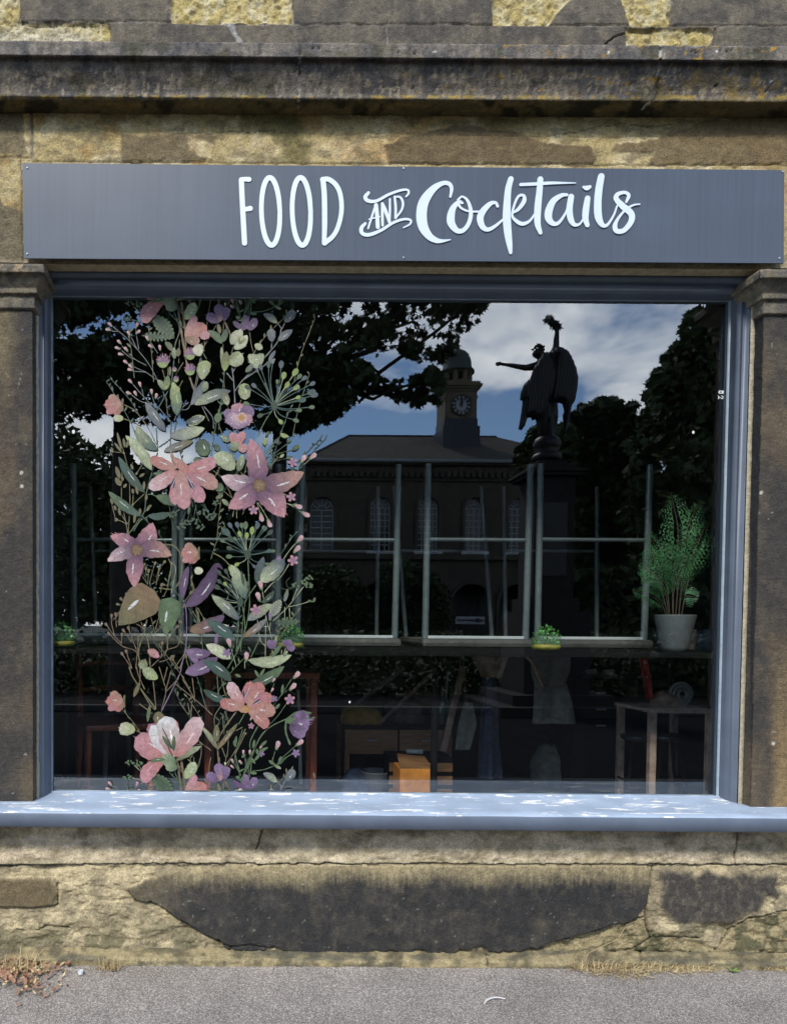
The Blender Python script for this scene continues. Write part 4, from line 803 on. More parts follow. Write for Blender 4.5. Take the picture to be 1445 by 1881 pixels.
ST(8, [[(440, 820), (310, 1100), (180, 1300)], [(400, 800), (300, 850), (220, 860)], [(120, 1050), (190, 1200), (220, 900)], [(150, 820), (140, 680)], [(220, 760), (180, 620)], [(130, 500), (30, 660), (40, 850)], [(300, 1160), (430, 900)], [(60, 60), (80, 350)], [(170, 360), (120, 150)], [(250, 250), (170, 370), (0, 400)]], 11, 'olive', 30)
# --- fine sprigs filling in behind the flowers
_rs = random.Random(77)
for k in range(46):
    x0 = _rs.gauss(385, 62); y0 = _rs.uniform(600, 1391); s_ = 1 if x0 > 385 else -1; ln = _rs.uniform(60, 130); lean = s_*_rs.uniform(5, 70); pts = [(x0, y0), (x0+lean*.3, y0-ln*.4), (x0+lean*.75, y0-ln*.8), (x0+lean, y0-ln)]
    a = Art('stem'); cc = _rs.choice(('dark', 'olive', 'green', 'teal')); stroke(a, pts, 1.1, cc); S_p = cr_spline([(*p, 0) for p in pts], 5)
    for j in range(3, len(S_p), 2):
        w_ = _rs.uniform(-2.6, -.4); q = _rs.uniform(5, 12); a.add(*leafgeo(S_p[j][0], S_p[j][1], S_p[j][0]+q*math.cos(w_), S_p[j][1]+q*math.sin(w_), q*.32, 0, cc, _rs.choice(('dark', 'green', 'olive', cc)), n=5))
    LIB.append(a)
# --- tile 1
TOOTH(1, 640, 240, 945, 545, 190); TOOTH(1, 505, 520, 945, 555, 120); FLO(1, [(350, 100), (470, 105), (320, 290)], 62, 'green')
BUD(1, [(95, 380, 225), (70, 445, 190), (445, 385, -70), (460, 475, -40), (340, 495, 235), (215, 610, 225), (195, 690, 200), (305, 705, 225), (235, 770, 190), (300, 875, 215), (365, 930, 225), (360, 975, 190), (585, 560, 240), (630, 665, 210), (750, 685, 260), (360, 1130, 225), (487, 1170, 250), (340, 1285, 200), (427, 1290, 240), (640, 1268, 260), (700, 1325, 280)], 'pink', 52)
THIS(1, 790, 850, 90); THIS(1, 1150, 755, 80); THIS(1, 1150, 965, 76); THIS(1, 965, 1095, 42); THIS(1, 945, 965, 34)
L(1, 910, 725, 820, 605, 75, 12, 'olive', 'green'); L(1, 945, 835, 935, 680, 70, 0, 'green', 'sage'); L(1, 990, 800, 1000, 690, 66, 0, 'olive', 'olive'); L(1, 825, 1250, 720, 1110, 80, 8, 'green', 'sage'); L(1, 830, 1240, 860, 1050, 90, 0, 'lime', 'green'); L(1, 880, 1060, 890, 930, 40, 0, 'olive', 'olive')
L(1, 980, 1590, 925, 1130, 150, 12, 'teal', 'yg', .5); L(1, 1305, 1110, 1375, 855, 175, -18, 'sage', 'yg', .9, (.7, .45)); L(1, 1165, 1445, 1340, 1115, 105, 10, 'grey', 'slate'); L(1, 1210, 1440, 1690, 1255, 150, -25, 'sage', 'slate', .9); L(1, 1330, 1270, 1370, 1130, 90, 0, 'green', 'sage')
L(1, 990, 1270, 985, 1200, 60, 0, 'yg', 'yg', 0)
FL(1, [(1085, 560, 1375, 400, 200, -20, 'peach', 'coral'), (1085, 545, 1230, 260, 110, 0, 'peach', 'pink', 0), (1085, 560, 1280, 600, 120, 10, 'bronze', 'peach'), (1290, 560, 1405, 490, 110, 0, 'pink', 'pink', 0)], None)
L(1, 1080, 310, 1215, 90, 150, 12, 'yg', 'pale', .9, (.6, .5)); L(1, 1185, 700, 1320, 740, 160, -10, 'cream', 'cream', 0, (.5, .3))
def sep_(t, x, y, dx_, s, c='olive'):
    a = Art('sepal')
    for k in (-1, -.3, .4, 1): L(t, x, y, x+dx_*s*.15, y+k*s, s*.34, 0, c, c, art=a, hl=0)
    LIB.append(a)
def tulip(t, ox, oy):
    FL(t, [(240+ox, 1440+oy, 80+ox, 1320+oy, 130, -10, 'bronze', 'peach', 0), (250+ox, 1440+oy, 130+ox, 1560+oy, 130, 0, 'bronze', 'coral'), (245+ox, 1430+oy, 22+ox, 1435+oy, 165, -10, 'peach', 'coral'), (180+ox, 1520+oy, 40+ox, 1540+oy, 90, 10, 'coral', 'pink', 0)])
    sep_(t, 250+ox, 1440+oy, 1, 90)
tulip(1, 0, 0)
L(1, 270, 1625, 140, 1610, 100, 0, 'yg', 'cream', 0, (.5, .35))
# --- tile 2
FL(2, [(120, 330, -80, 250, 130, -10, 'purple', 'mauve', 0), (130, 320, 60, 110, 140, 10, 'mauve', 'mauve'), (150, 330, 205, 150, 120, -8, 'purple', 'mauve', 0), (110, 340, 90, 180, 80, 0, 'peach', 'mauve', 0)])
FL(2, [(440, 450, 275, 335, 70, -8, 'purple', 'purple', 0), (430, 450, 445, 250, 100, 0, 'purple', 'mauve', 0), (480, 455, 575, 295, 110, 8, 'purple', 'mauve'), (450, 440, 470, 400, 50, 0, 'purple', 'mauve', 0)])
L(2, 130, 630, -60, 460, 100, 20, 'green', 'green'); L(2, 140, 610, 190, 430, 84, 0, 'green', 'dark'); L(2, 105, 500, 75, 365, 56, 0, 'olive', 'olive')
L(2, 245, 640, 400, 455, 150, -10, 'sage', 'cream', 0); L(2, 290, 705, 465, 520, 130, 15, 'pale', 'cream', .9); L(2, 690, 790, 470, 800, 190, -70, 'sage', 'pale', .9, (.5, .5)); L(2, 665, 700, 560, 640, 90, 0, 'pale', 'pale', 0)
L(2, 165, 1010, 120, 670, 60, -5, 'olive', 'sage'); L(2, 220, 900, 395, 770, 190, 10, 'sage', 'pale', .9, (.5, .4)); L(2, 160, 1000, 190, 730, 110, 0, 'lime', 'olive'); L(2, 200, 840, 370, 740, 60, 0, 'olive', 'yg', 0); L(2, 350, 640, 450, 560, 40, 0, 'olive', 'yg', 0); L(2, 350, 620, 370, 520, 34, 0, 'olive', 'yg', 0)
L(2, 855, 360, 672, 235, 95, 15, 'sage', 'grey', .5); L(2, 958, 350, 1085, 190, 120, 5, 'slate', 'grey', .9, (.7, .45)); L(2, 790, 610, 775, 435, 115, 0, 'slate', 'grey', .9, (.7, .45)); L(2, 870, 592, 1060, 450, 105, -5, 'grey', 'slate', .9)
L(2, 745, 865, 835, 720, 55, 0, 'grey', 'slate', 0); L(2, 740, 900, 835, 830, 50, 0, 'slate', 'grey', 0); L(2, 440, 1010, 545, 905, 70, 0, 'green', 'grey', 0)
L(2, 435, 1375, 420, 1155, 165, 0, 'sage', 'yg', .9, (.5, .42)); L(2, 205, 1450, 150, 1260, 100, 0, 'sage', 'olive', .9); L(2, 60, 1680, 90, 1545, 100, 0, 'green', 'green', 0)
L(2, 820, 130, 910, 178, 44, 0, 'green', 'sage', 0); L(2, 830, 130, 745, 65, 44, 0, 'green', 'olive', 0); L(2, 500, 230, 592, 240, 46, 0, 'green', 'green', 0); L(2, 870, 120, 950, 40, 50, 0, 'green', 'dark', 0); L(2, 370, 330, 310, 285, 34, 0, 'green', 'green', 0); L(2, 370, 340, 420, 270, 30, 0, 'green', 'green', 0); L(2, 360, 215, 420, 180, 26, 0, 'green', 'green', 0)
BUD(2, [(375, 100, 250), (265, 80, 250), (268, 155, 200), (170, 115, 260)], 'cream', 34)
UMB(2, 820, 1460, [(600, 1000, 'slate', 55), (645, 960), (745, 930, 'teal'), (800, 880, 'grey', 60), (910, 930, 'slate', 95), (940, 1075, 'lime', 95), (1085, 1030, 'lime', 105), (980, 1195, 'lime', 85), (1095, 1225, 'lime', 92), (1140, 1080, 'green'), (1205, 1100), (1310, 1170), (1290, 1285, 'teal', 110), (1330, 1320, 'slate', 95), (1120, 1350, 'lime', 70), (1170, 1385, 'teal', 95), (1300, 1475, 'green', 75), (1130, 1515, 'green', 75), (860, 1150, 'green', 60), (710, 1190, 'dark', 60), (565, 1200), (480, 1220, 'dark'), (465, 1430, 'green', 80), (650, 1580, 'dark', 80), (1090, 1645, 'green'), (895, 1655, 'lime', 75)])
FL(2, [(340, 1600, 150, 1540, 130, 0, 'purple', 'mauve', 0), (350, 1610, 335, 1420, 190, 0, 'mauve', 'pink'), (370, 1610, 535, 1480, 180, 0, 'purple', 'mauve', 0), (350, 1600, 175, 1650, 170, 0, 'lpink', 'mauve'), (370, 1610, 520, 1660, 170, 0, 'mauve', 'pink', 0), (350, 1590, 300, 1760, 190, 0, 'lpink', 'mauve'), (370, 1600, 420, 1740, 190, 0, 'lpink', 'mauve', 0)], (390, 1610, 66, 'lpink', 'gold'))
# --- tile 3
L(3, 715, 385, 440, 60, 160, -40, 'teal', 'sage', .5); L(1, 830, 1795, 560, 1400, 130, -12, 'slate', 'grey', .9); L(3, 880, 200, 1345, 90, 165, 15, 'grey', 'pale', 0); L(3, 800, 395, 1195, 258, 110, 0, 'grey', 'olive', .9); L(3, 1360, 460, 1280, 235, 200, 0, 'green', 'dark', .9, (.55, .5)); L(3, 1190, 510, 1335, 515, 86, 0, 'green', 'dark', .9)
L(1, 1130, 1720, 1350, 1600, 120, -20, 'sage', 'yg', 0); L(1, 1090, 1680, 1330, 1600, 100, 10, 'dark', 'grey', .9)
L(3, 645, 650, 298, 185, 150, 30, 'sage', 'pale', .5); L(3, 555, 945, 205, 465, 125, -30, 'dark', 'teal', .9); L(3, 505, 1255, 72, 925, 125, -30, 'teal', 'green', .9); L(3, 590, 1250, 900, 1210, 100, 28, 'teal', 'dark', 0); L(3, 700, 985, 1010, 1100, 130, 0, 'green', 'dark', .5); L(3, 660, 690, 850, 700, 56, 0, 'green', 'dark', 0)
L(3, 225, 760, 170, 595, 60, 0, 'olive', 'olive', 0); L(3, 235, 855, 165, 745, 70, 0, 'olive', 'olive', 0)
for (x, y, x1, y1) in [(245, 370, 185, 145), (250, 410, 150, 280), (130, 420, 110, 340), (290, 350, 270, 220), (310, 350, 340, 240), (395, 640, 370, 560), (270, 880, 315, 825), (265, 790, 250, 720), (460, 970, 435, 850), (400, 960, 390, 890), (540, 910, 545, 790), (130, 1100, 100, 1020), (170, 1180, 150, 1110), (230, 1250, 205, 1140), (580, 1190, 620, 1110), (490, 1230, 490, 1150), (410, 1350, 430, 1200), (200, 1320, 165, 1280), (570, 1050, 575, 960), (480, 735, 550, 690)]:
    L(3, x, y, x1, y1, 38, 0, 'olive', 'olive', 0)
def lily1(a):
    for (x, y, x1, y1, w) in [(960, 740, 880, 880, 22), (950, 780, 930, 900, 18), (1115, 740, 1215, 930, 22), (1130, 780, 1170, 890, 28), (1150, 800, 1215, 880, 20)]: L(3, x, y, x1, y1, w, 0, 'navy', 'navy', art=a, hl=0)
    L(3, 1110, 720, 1215, 920, 7, 0, 'white', 'white', art=a, hl=0); L(3, 965, 740, 900, 890, 7, 0, 'white', 'white', art=a, hl=0)
FL(3, [(1010, 700, 950, 1110, 150, 20, 'coral', 'pink'), (1080, 720, 1330, 1070, 190, 0, 'rose', 'pink', 0), (980, 620, 625, 480, 150, -20, 'peach', 'coral'), (990, 650, 605, 890, 190, -10, 'coral', 'lpink', .9), (1080, 660, 1520, 870, 210, -20, 'rose', 'peach', .9), (1080, 640, 1500, 520, 190, 20, 'coral', 'pink', .9), (1030, 620, 1075, 1170, 220, 0, 'peach', 'pink', .9), (930, 480, 1130, 680, 120, 0, 'peach', 'coral', 0)], None, extra=lily1)
L(3, 940, 570, 895, 385, 42, 0, 'bronze', 'peach', 0)
FLO(3, [(1030, 1400), (1110, 1340), (1210, 1320), (1300, 1400), (1310, 1200), (1410, 1270), (920, 1230)], 66, 'dark'); L(3, 1130, 1240, 1140, 1120, 40, 0, 'dark', 'green', 0)
# --- tile 4
L(4, 295, 635, 25, 440, 215, 25, 'sage', 'pale', .9, (.5, .45)); L(4, 345, 665, 405, 435, 105, 0, 'green', 'sage', .9); L(4, 235, 265, 118, 200, 84, 0, 'green', 'sage', .9); L(4, 75, 395, 48, 300, 76, 0, 'green', 'dark', 0); L(4, 145, 915, 30, 830, 120, 0, 'green', 'dark', 0); L(4, 220, 1120, 130, 1030, 60, 0, 'green', 'sage', 0); L(4, 145, 975, 45, 1020, 56, 0, 'green', 'olive', 0); FLO(4, [(60, 1080), (10, 1240)], 60, 'dark')
L(4, 900, 165, 1010, 200, 60, 10, 'yg', 'lime', 0); L(4, 1055, 380, 1160, 315, 66, 0, 'dark', 'green', .5); L(4, 850, 300, 880, 225, 44, 0, 'slate', 'dark', 0); L(4, 985, 280, 1050, 235, 44, 0, 'dark', 'green', 0); L(4, 895, 480, 950, 435, 40, 0, 'sage', 'yg', 0); L(4, 695, 320, 700, 215, 60, 0, 'lime', 'yg', 0); L(4, 985, 490, 1070, 470, 44, 0, 'green', 'dark', 0); L(4, 700, 210, 750, 130, 34, 0, 'dark', 'green', 0)
L(2, 900, 1640, 910, 1700, 60, 0, 'yg', 'lime', 0)
FL(4, [(300, 320, 265, 145, 110, 0, 'coral', 'pink'), (330, 320, 420, 135, 110, 0, 'coral', 'pink', 0), (310, 330, 340, 170, 110, 0, 'coral', 'pink', 0), (330, 340, 468, 350, 120, 10, 'peach', 'pink', .9), (290, 400, 300, 270, 110, 0, 'green', 'sage', 0)])
BUD(4, [(1325, 465, -45), (1200, 500, -60), (1130, 1120, 20), (1230, 1225, 25), (650, 1265, 75), (755, 1345, 65), (1155, 1560, -50)], 'pink', 84)
STAR(4, [(1065, 545), (1045, 1000), (545, 1175)], 'pink', 66); STAR(4, [(1080, 745), (415, 1140)], 'mauve', 40); L(4, 600, 1050, 615, 960, 60, 0, 'mauve', 'mauve', 0)
def starf(t, cx, cy, tips, cr_):
    FL(t, [(cx, cy, x, y, w*1.12, b, DA(96, 62, 104), c1, .95, (.55, .82)) for x, y, w, b, c1 in tips], (cx, cy, cr_, 'umber', 'bronze'))
starf(4, 625, 850, [(505, 225, 240, 20, 'pink'), (112, 730, 215, -35, 'lpink'), (212, 1152, 240, -20, 'pink'), (955, 1275, 290, -30, 'pink'), (1215, 672, 240, 45, 'peach')], 92)
UMB(6, 470, 140, [(245, -235), (335, -240), (390, -232, 'green', 70), (440, -225, 'green', 95), (590, -225, 'slate', 90), (670, -210, 'green', 55), (525, -156, 'lime', 95), (205, -140, 'teal', 120), (370, -116, 'lime', 80), (455, -96, 'lime', 80), (750, -140, 'dark', 85), (690, -190, 'teal', 70), (150, -36, 'green', 65), (260, -50, 'dark', 90), (310, -60, 'green', 60), (240, 165, 'green', 80), (340, 262, 'lime', 70), (790, 95, 'green', 60), (720, 262, 'green', 60), (545, 285, 'slate', 55), (735, 95, 'teal', 75), (540, -80, 'dark', 50), (245, 60, 'dark', 80)])
UMB(6, 370, 770, [(100, 385, 'dark'), (190, 375, 'dark'), (245, 345, 'lime', 80), (105, 505, 'dark'), (180, 535, 'lime', 60), (80, 580, 'dark', 90), (150, 755, 'lime', 70), (20, 680, 'dark', 50), (250, 850, 'dark', 40), (300, 930, 'dark', 40), (390, 480, 'dark', 70), (440, 560, 'green', 90), (260, 600, 'dark', 50)], sz=70)
# --- tile 5 and 6
starf(5, 445, 82, [(95, -112, 185, 30, 'pink'), (660, -285, 230, 45, 'pink'), (912, 152, 220, -55, 'peach'), (412, 572, 205, 10, 'pink'), (60, 225, 170, 30, 'lpink')], 84)
L(5, 690, 620, 205, 1078, 470, 20, 'bronze', 'olive', .9, (.34, .9), wob=.02, edge=.9); L(5, 905, 705, 825, 1215, 300, 0, 'green', 'green', .9, (.35, .9), wob=.02)
tulip(5, 1010, -1320)
L(5, 1325, 355, 1210, 350, 100, 0, 'cream', 'cream', 0, (.5, .35))
L(5, 1100, 835, 1500, 270, 190, 62, 'purple', 'dpurple', .9, (.5, .55)); L(6, -20, 330, 145, 345, 60, -60, 'dpurple', 'dpurple', 0); L(5, 1050, 725, 1130, 290, 110, -20, 'purple', 'purple', .9); L(5, 1145, 1150, 1610, 950, 170, 30, 'bronze', 'purple', .9, (.5, .6)); L(5, 1105, 1405, 1240, 1590, 120, -30, 'mauve', 'mauve', 0); L(5, 1110, 1405, 1440, 1440, 140, 30, 'mauve', 'purple', .9); L(7, 1085, 85, 1520, -120, 190, 22, 'mauve', 'purple', .9); L(6, 40, 1370, 60, 1180, 50, 0, 'purple', 'mauve', 0)
L(5, 590, 1400, 745, 1500, 110, -6, 'peach', 'pink', 0); L(7, 530, 0, 725, 158, 150, 15, 'sage', 'yg', .9); L(5, 500, 1650, 560, 1530, 130, 0, 'sage', 'olive', 0); L(7, 405, 400, 490, 200, 60, 0, 'olive', 'olive', 0)
L(6, 440, 730, 248, 270, 175, 14, 'teal', 'pale', 0, wob=.12); L(6, 590, 530, 680, 165, 125, -10, 'dark', 'slate', 0); L(6, 640, 500, 955, 205, 215, 0, 'pale', 'slate', .9, (.6, .6)); L(6, 355, 1005, -5, 680, 140, 10, 'slate', 'sage', .9); L(6, 305, 1275, -70, 1000, 150, 5, 'teal', 'teal', .9); L(6, 245, 1520, -85, 1330, 150, 12, 'pale', 'cream', 0)
L(6, 465, 1010, 790, 795, 140, -8, 'grey', 'sage', 0); L(6, 405, 1235, 725, 985, 100, 12, 'bronze', 'grey', .9); L(6, 650, 780, 820, 620, 80, 15, 'dark', 'dark', .9); L(6, 470, 1535, 1048, 1468, 150, 60, 'sage', 'pale', .5); TOOTH(6, 760, 970, 910, 730, 130, 'grey', 'sage'); L(6, 955, 765, 1000, 590, 55, 0, 'grey', 'green', 0); TOOTH(6, 820, 1050, 1165, 1020, 130, 'dark', 'green', 5); L(6, 420, 560, 385, 350, 40, 0, 'dark', 'dark', 0)
L(8, 255, 190, -120, -90, 150, 25, 'dark', 'teal', .9); L(8, 470, 255, 955, -10, 140, 30, 'dark', 'green', .9); L(8, 185, 450, -120, 300, 110, -20, 'teal', 'dark', .9); L(6, 790, 1500, 920, 1310, 60, 0, 'green', 'green', 0); L(6, 820, 1400, 850, 1200, 44, 0, 'green', 'sage', 0); L(6, 940, 1490, 995, 1410, 50, 0, 'green', 'sage', 0)
BUD(6, [(1115, 70, -50), (640, 550, -105), (610, 700, -110), (225, 1310, -110), (450, 1495, -90)], 'pink', 86); BUD(6, [(765, 965, -90)], 'mauve', 70)
STAR(6, [(1070, 215), (575, 870)], 'pink', 74); STAR(6, [(880, 190)], 'mauve', 40); STAR(6, [(195, 1440)], 'mauve', 62)
FL(6, [(785, 1390, 750, 1270, 90, 0, 'purple', 'mauve', 0), (790, 1390, 830, 1270, 80, 0, 'purple', 'mauve', 0)]); FL(6, [(970, 1340, 960, 1270, 90, 0, 'purple', 'mauve', 0), (970, 1340, 1050, 1280, 90, 0, 'purple', 'mauve', 0), (970, 1340, 1090, 1390, 100, 0, 'purple', 'mauve', 0)])
FLO(6, [(1110, 540), (1220, 500), (1290, 450), (1270, 550), (1320, 740)], 62, 'green')
# --- tile 7
tulip(7, 25, -985)
L(7, 430, 835, 215, 820, 175, 8, 'yg', 'cream', 0, (.5, .3)); L(7, 620, 500, 590, 730, 52, 0, 'olive', 'green', 0)
L(7, 965, 1240, 1300, 1050, 100, -12, 'olive', 'sage', 0); L(7, 1500, 1080, 1305, 790, 60, 10, 'olive', 'sage', 0)
def lily2(a):
    L(7, 770, 770, 935, 1110, 20, 0, 'olive', 'dark', art=a, hl=0); L(7, 785, 905, 925, 1090, 50, 8, 'green', 'dark', art=a, hl=0); L(7, 940, 905, 935, 1120, 50, 0, 'green', 'dark', art=a, hl=0); L(7, 850, 1040, 930, 1190, 20, 0, 'umber', 'umber', art=a, hl=0)
FL(7, [(930, 1180, 960, 700, 130, -10, 'rose', 'coral', 0), (900, 1190, 610, 755, 230, 25, 'pink', 'rose', .9), (960, 1190, 1288, 665, 250, 10, 'coral', 'lpink', .5), (910, 1190, 425, 940, 330, -10, 'coral', 'pink', .9), (950, 1190, 640, 770, 200, -30, 'lpink', 'white', 0), (930, 1180, 820, 650, 290, 0, 'coral', 'white', .5), (800, 1225, 520, 1525, 200, 35, 'coral', 'pink', .5), (960, 1300, 790, 1180, 170, 0, 'green', 'sage', 0), (985, 1340, 830, 1300, 130, 0, 'green', 'sage', 0), (830, 1225, 630, 1250, 56, 8, 'green', 'green', .9)], None, extra=lily2)
L(7, 730, 590, 750, 760, 150, 0, 'olive', 'bronze', .9, (.5, .45))
# --- tile 8
def lily3(a):
    for (x, y, x1, y1, w) in [(425, 420, 410, 310, 20), (430, 400, 470, 300, 14), (530, 510, 640, 420, 26), (560, 470, 620, 460, 18)]: L(8, x, y, x1, y1, w, 0, 'navy', 'navy', art=a, hl=0)
    L(8, 420, 420, 510, 240, 7, 0, 'white', 'white', art=a, hl=0); L(8, 530, 510, 650, 440, 7, 0, 'white', 'white', art=a, hl=0)
FL(8, [(440, 480, 520, 195, 150, -10, 'rose', 'coral', 0), (420, 520, 218, 200, 160, -12, 'coral', 'lpink', .5), (470, 530, 650, 200, 190, 10, 'peach', 'coral', .9), (420, 530, 100, 460, 160, -14, 'peach', 'coral', .9), (560, 470, 800, 400, 170, -15, 'rose', 'coral', 0), (490, 530, 838, 600, 190, -12, 'coral', 'peach', .9), (480, 560, 735, 805, 170, -22, 'peach', 'coral', .9), (340, 560, 500, 560, 100, 0, 'peach', 'gold', 0)], None, extra=lily3)
L(8, 60, 1100, 340, 740, 70, 0, 'bronze', 'olive', .9); L(8, 75, 1090, -120, 800, 60, 10, 'olive', 'sage', 0); L(8, 50, 1000, 60, 760, 90, 0, 'olive', 'olive', .9)
FL(8, [(1040, 720, 1290, 730, 300, 0, 'purple', 'mauve', .9, (.5, .35)), (1020, 760, 1225, 920, 150, 12, 'dpurple', 'mauve', .5), (1100, 640, 1230, 640, 120, 0, 'mauve', 'purple', 0)]); 
def bell():
    a = Art('sepal'); stroke(a, [tp(8, 980, 695), tp(8, 1130, 595), tp(8, 1310, 612)], 3, 'green'); stroke(a, [tp(8, 980, 690), tp(8, 970, 850), tp(8, 1030, 1030)], 3.4, 'green'); stroke(a, [tp(8, 1180, 660), tp(8, 1260, 680), tp(8, 1355, 670)], 2.4, 'green'); L(8, 970, 720, 1090, 690, 100, 0, 'green', 'green', art=a, hl=0); LIB.append(a)
bell()
BUD(8, [(1110, 110, -50), (1060, 265, -50), (860, 1040, -75), (1150, 1005, -40)], 'pink', 84); BUD(8, [(810, 175, -60), (790, 305, -60), (640, 1060, -60), (410, 1130, -90), (375, 1260, 220), (265, 1320, 220), (515, 680, -60), (268, 1245, 240), (495, 1130, 270)], 'pink', 44)
STAR(8, [(1025, 430)], 'pink', 72); STAR(8, [(1105, 1140)], 'mauve', 58); STAR(8, [(515, 780)], 'pink', 42); STAR(8, [(650, 1145), (820, 420)], 'mauve', 46)
for q in [(640, 1050, 720, 975), (620, 1120, 740, 1062), (600, 1160, 590, 1080), (880, 1260, 915, 1180), (560, 1240, 640, 1140), (830, 560, 895, 485), (920, 370, 935, 225), (300, 1050, 320, 910), (310, 1060, 285, 970), (390, 1200, 440, 1150), (810, 1290, 750, 1235), (510, 1200, 570, 1280), (540, 1080, 560, 960), (620, 140, 560, 40), (630, 130, 690, 20), (380, 130, 300, 100), (370, 1470, 310, 1450)]:
    L(8, *q, 40, 0, 'green', 'green', 0)
OUT = {}
for a in LIB: a.emit()
for kind, lst in OUT.items():
    lst.sort(key=lambda q: -np.ptp(q[0][:, 0])*np.ptp(q[0][:, 2])-.02*np.ptp(q[0][:, 2]))
    for W, ff, cc in lst[:99]: mk(kind, W, ff, M_DECAL, decal, False, cc)
    if len(lst) > 99:
        V = []; Fq = []; Cq = []
        for W, ff, cc in lst[99:]: n = len(V); V += [tuple(v) for v in W]; Fq += [[i+n for i in f] for f in ff]; Cq += [tuple(q) for q in cc]
        tag(mk('fine_'+kind, V, Fq, M_DECAL, decal, False, np.array(Cq)), kind='stuff')
# ------------------------------------------------------------------ ground
ROAD_Y0, ROAD_Y1 = -5.2, -11.5
def speckle_mat(name, base, lo, hi, sc=260, bump=.6, dist=.004):
    m, nt, b = bsdf(name, Roughness=.9); b.inputs['Specular IOR Level'].default_value = .3
    if 'road' in name or 'path' in name: b.inputs['Specular IOR Level'].default_value = .02
    tc = N(nt, 'ShaderNodeTexCoord')
    vo = N(nt, 'ShaderNodeTexVoronoi', inp={'Scale': sc, 'Randomness': 1.0}); nt.links.new(tc.outputs['Object'], vo.inputs['Vector'])
    n1 = N(nt, 'ShaderNodeTexNoise', inp={'Scale': 3.0, 'Detail': 7.0, 'Roughness': .6}); nt.links.new(tc.outputs['Object'], n1.inputs['Vector'])
    n2 = N(nt, 'ShaderNodeTexNoise', inp={'Scale': sc*1.2, 'Detail': 4.0, 'Roughness': .7}); nt.links.new(tc.outputs['Object'], n2.inputs['Vector'])
    sx = N(nt, 'ShaderNodeSeparateXYZ'); nt.links.new(vo.outputs['Color'], sx.inputs[0])
    r = N(nt, 'ShaderNodeValToRGB'); e = r.color_ramp.elements; e[0].position = 0; e[0].color = (*(np.array(base)*lo), 1); e[1].position = 1; e[1].color = (*(np.array(base)*hi), 1)
    k = e.new(.72); k.color = (*base, 1)
    nt.links.new(sx.outputs[0], r.inputs[0])
    mr = N(nt, 'ShaderNodeMapRange', inp={'From Min': .3, 'From Max': .7, 'To Min': .8, 'To Max': 1.15}); nt.links.new(n1.outputs['Fac'], mr.inputs[0])
    hs = N(nt, 'ShaderNodeVectorMath', operation='SCALE'); nt.links.new(r.outputs['Color'], hs.inputs[0]); nt.links.new(mr.outputs[0], hs.inputs['Scale']); nt.links.new(hs.outputs[0], b.inputs['Base Color'])
    ad = N(nt, 'ShaderNodeMath', operation='ADD'); nt.links.new(sx.outputs[1], ad.inputs[0]); nt.links.new(n2.outputs['Fac'], ad.inputs[1])
    bp = N(nt, 'ShaderNodeBump', inp={'Strength': bump, 'Distance': dist}); nt.links.new(ad.outputs[0], bp.inputs['Height']); nt.links.new(bp.outputs[0], b.inputs['Normal'])
    return m
HG = .74          # scales the gain for ground colours; lower makes them paler
M_PAVE = speckle_mat('worn_asphalt_footway', tuple(A(160, 151, 142, g=GAIN*HG)), .42, 1.9, 270, .8, .005)
M_ROAD = speckle_mat('road_asphalt', (.018, .018, .019), .6, 1.6, 120)
M_KERB = noise_mat('kerb_stone', (.06, .058, .052), .85, 20, .25, .3)
M_GRASS = noise_mat('park_grass', (.016, .024, .009), .9, 9, .4, .6, bsc=80, dist=.03)
def flat(name, x0, x1, y0, y1, z, m, res=None):
    o = mk(name, [(x0, y0, z), (x1, y0, z), (x1, y1, z), (x0, y1, z)], [[0, 1, 2, 3]], m); o['kind'] = 'structure'; return o
gw = flat('ground', -900, 900, -900, 900, -.12, M_GRASS)
# footway: gently uneven close to the wall
xs = span(-14, 14, -1.4, 3.2, .02, .5); ys = span(-3.4, .02, -1.0, .02, .02, .3)
X, Y = np.meshgrid(xs, ys); Zg = (fbm(X.ravel()*100, Y.ravel()*100, 45, 4, 301)-.5)*.012-.004+.004*sst(-.14, -.10, Y.ravel())
o = mk('pavement', np.column_stack([X.ravel(), Y.ravel(), Zg]), grid_faces(len(ys), len(xs)), M_PAVE, smooth=True); o['kind'] = 'structure'
mb = MB(); mb.box(-14, 14, -3.55, -3.4, -.11, .0, .012); o = mb.build('kerb', M_KERB); o['kind'] = 'structure'
flat('road', -60, 60, -9.6, -3.55, -.112, M_ROAD)
mb = MB(); mb.box(-60, 60, -9.78, -9.6, -.11, .01, .012); o = mb.build('kerb', M_KERB); o['kind'] = 'structure'
flat('path', -60, 60, -12.2, -9.78, -.02, speckle_mat('park_path', (.035, .033, .03), .6, 1.6, 90))

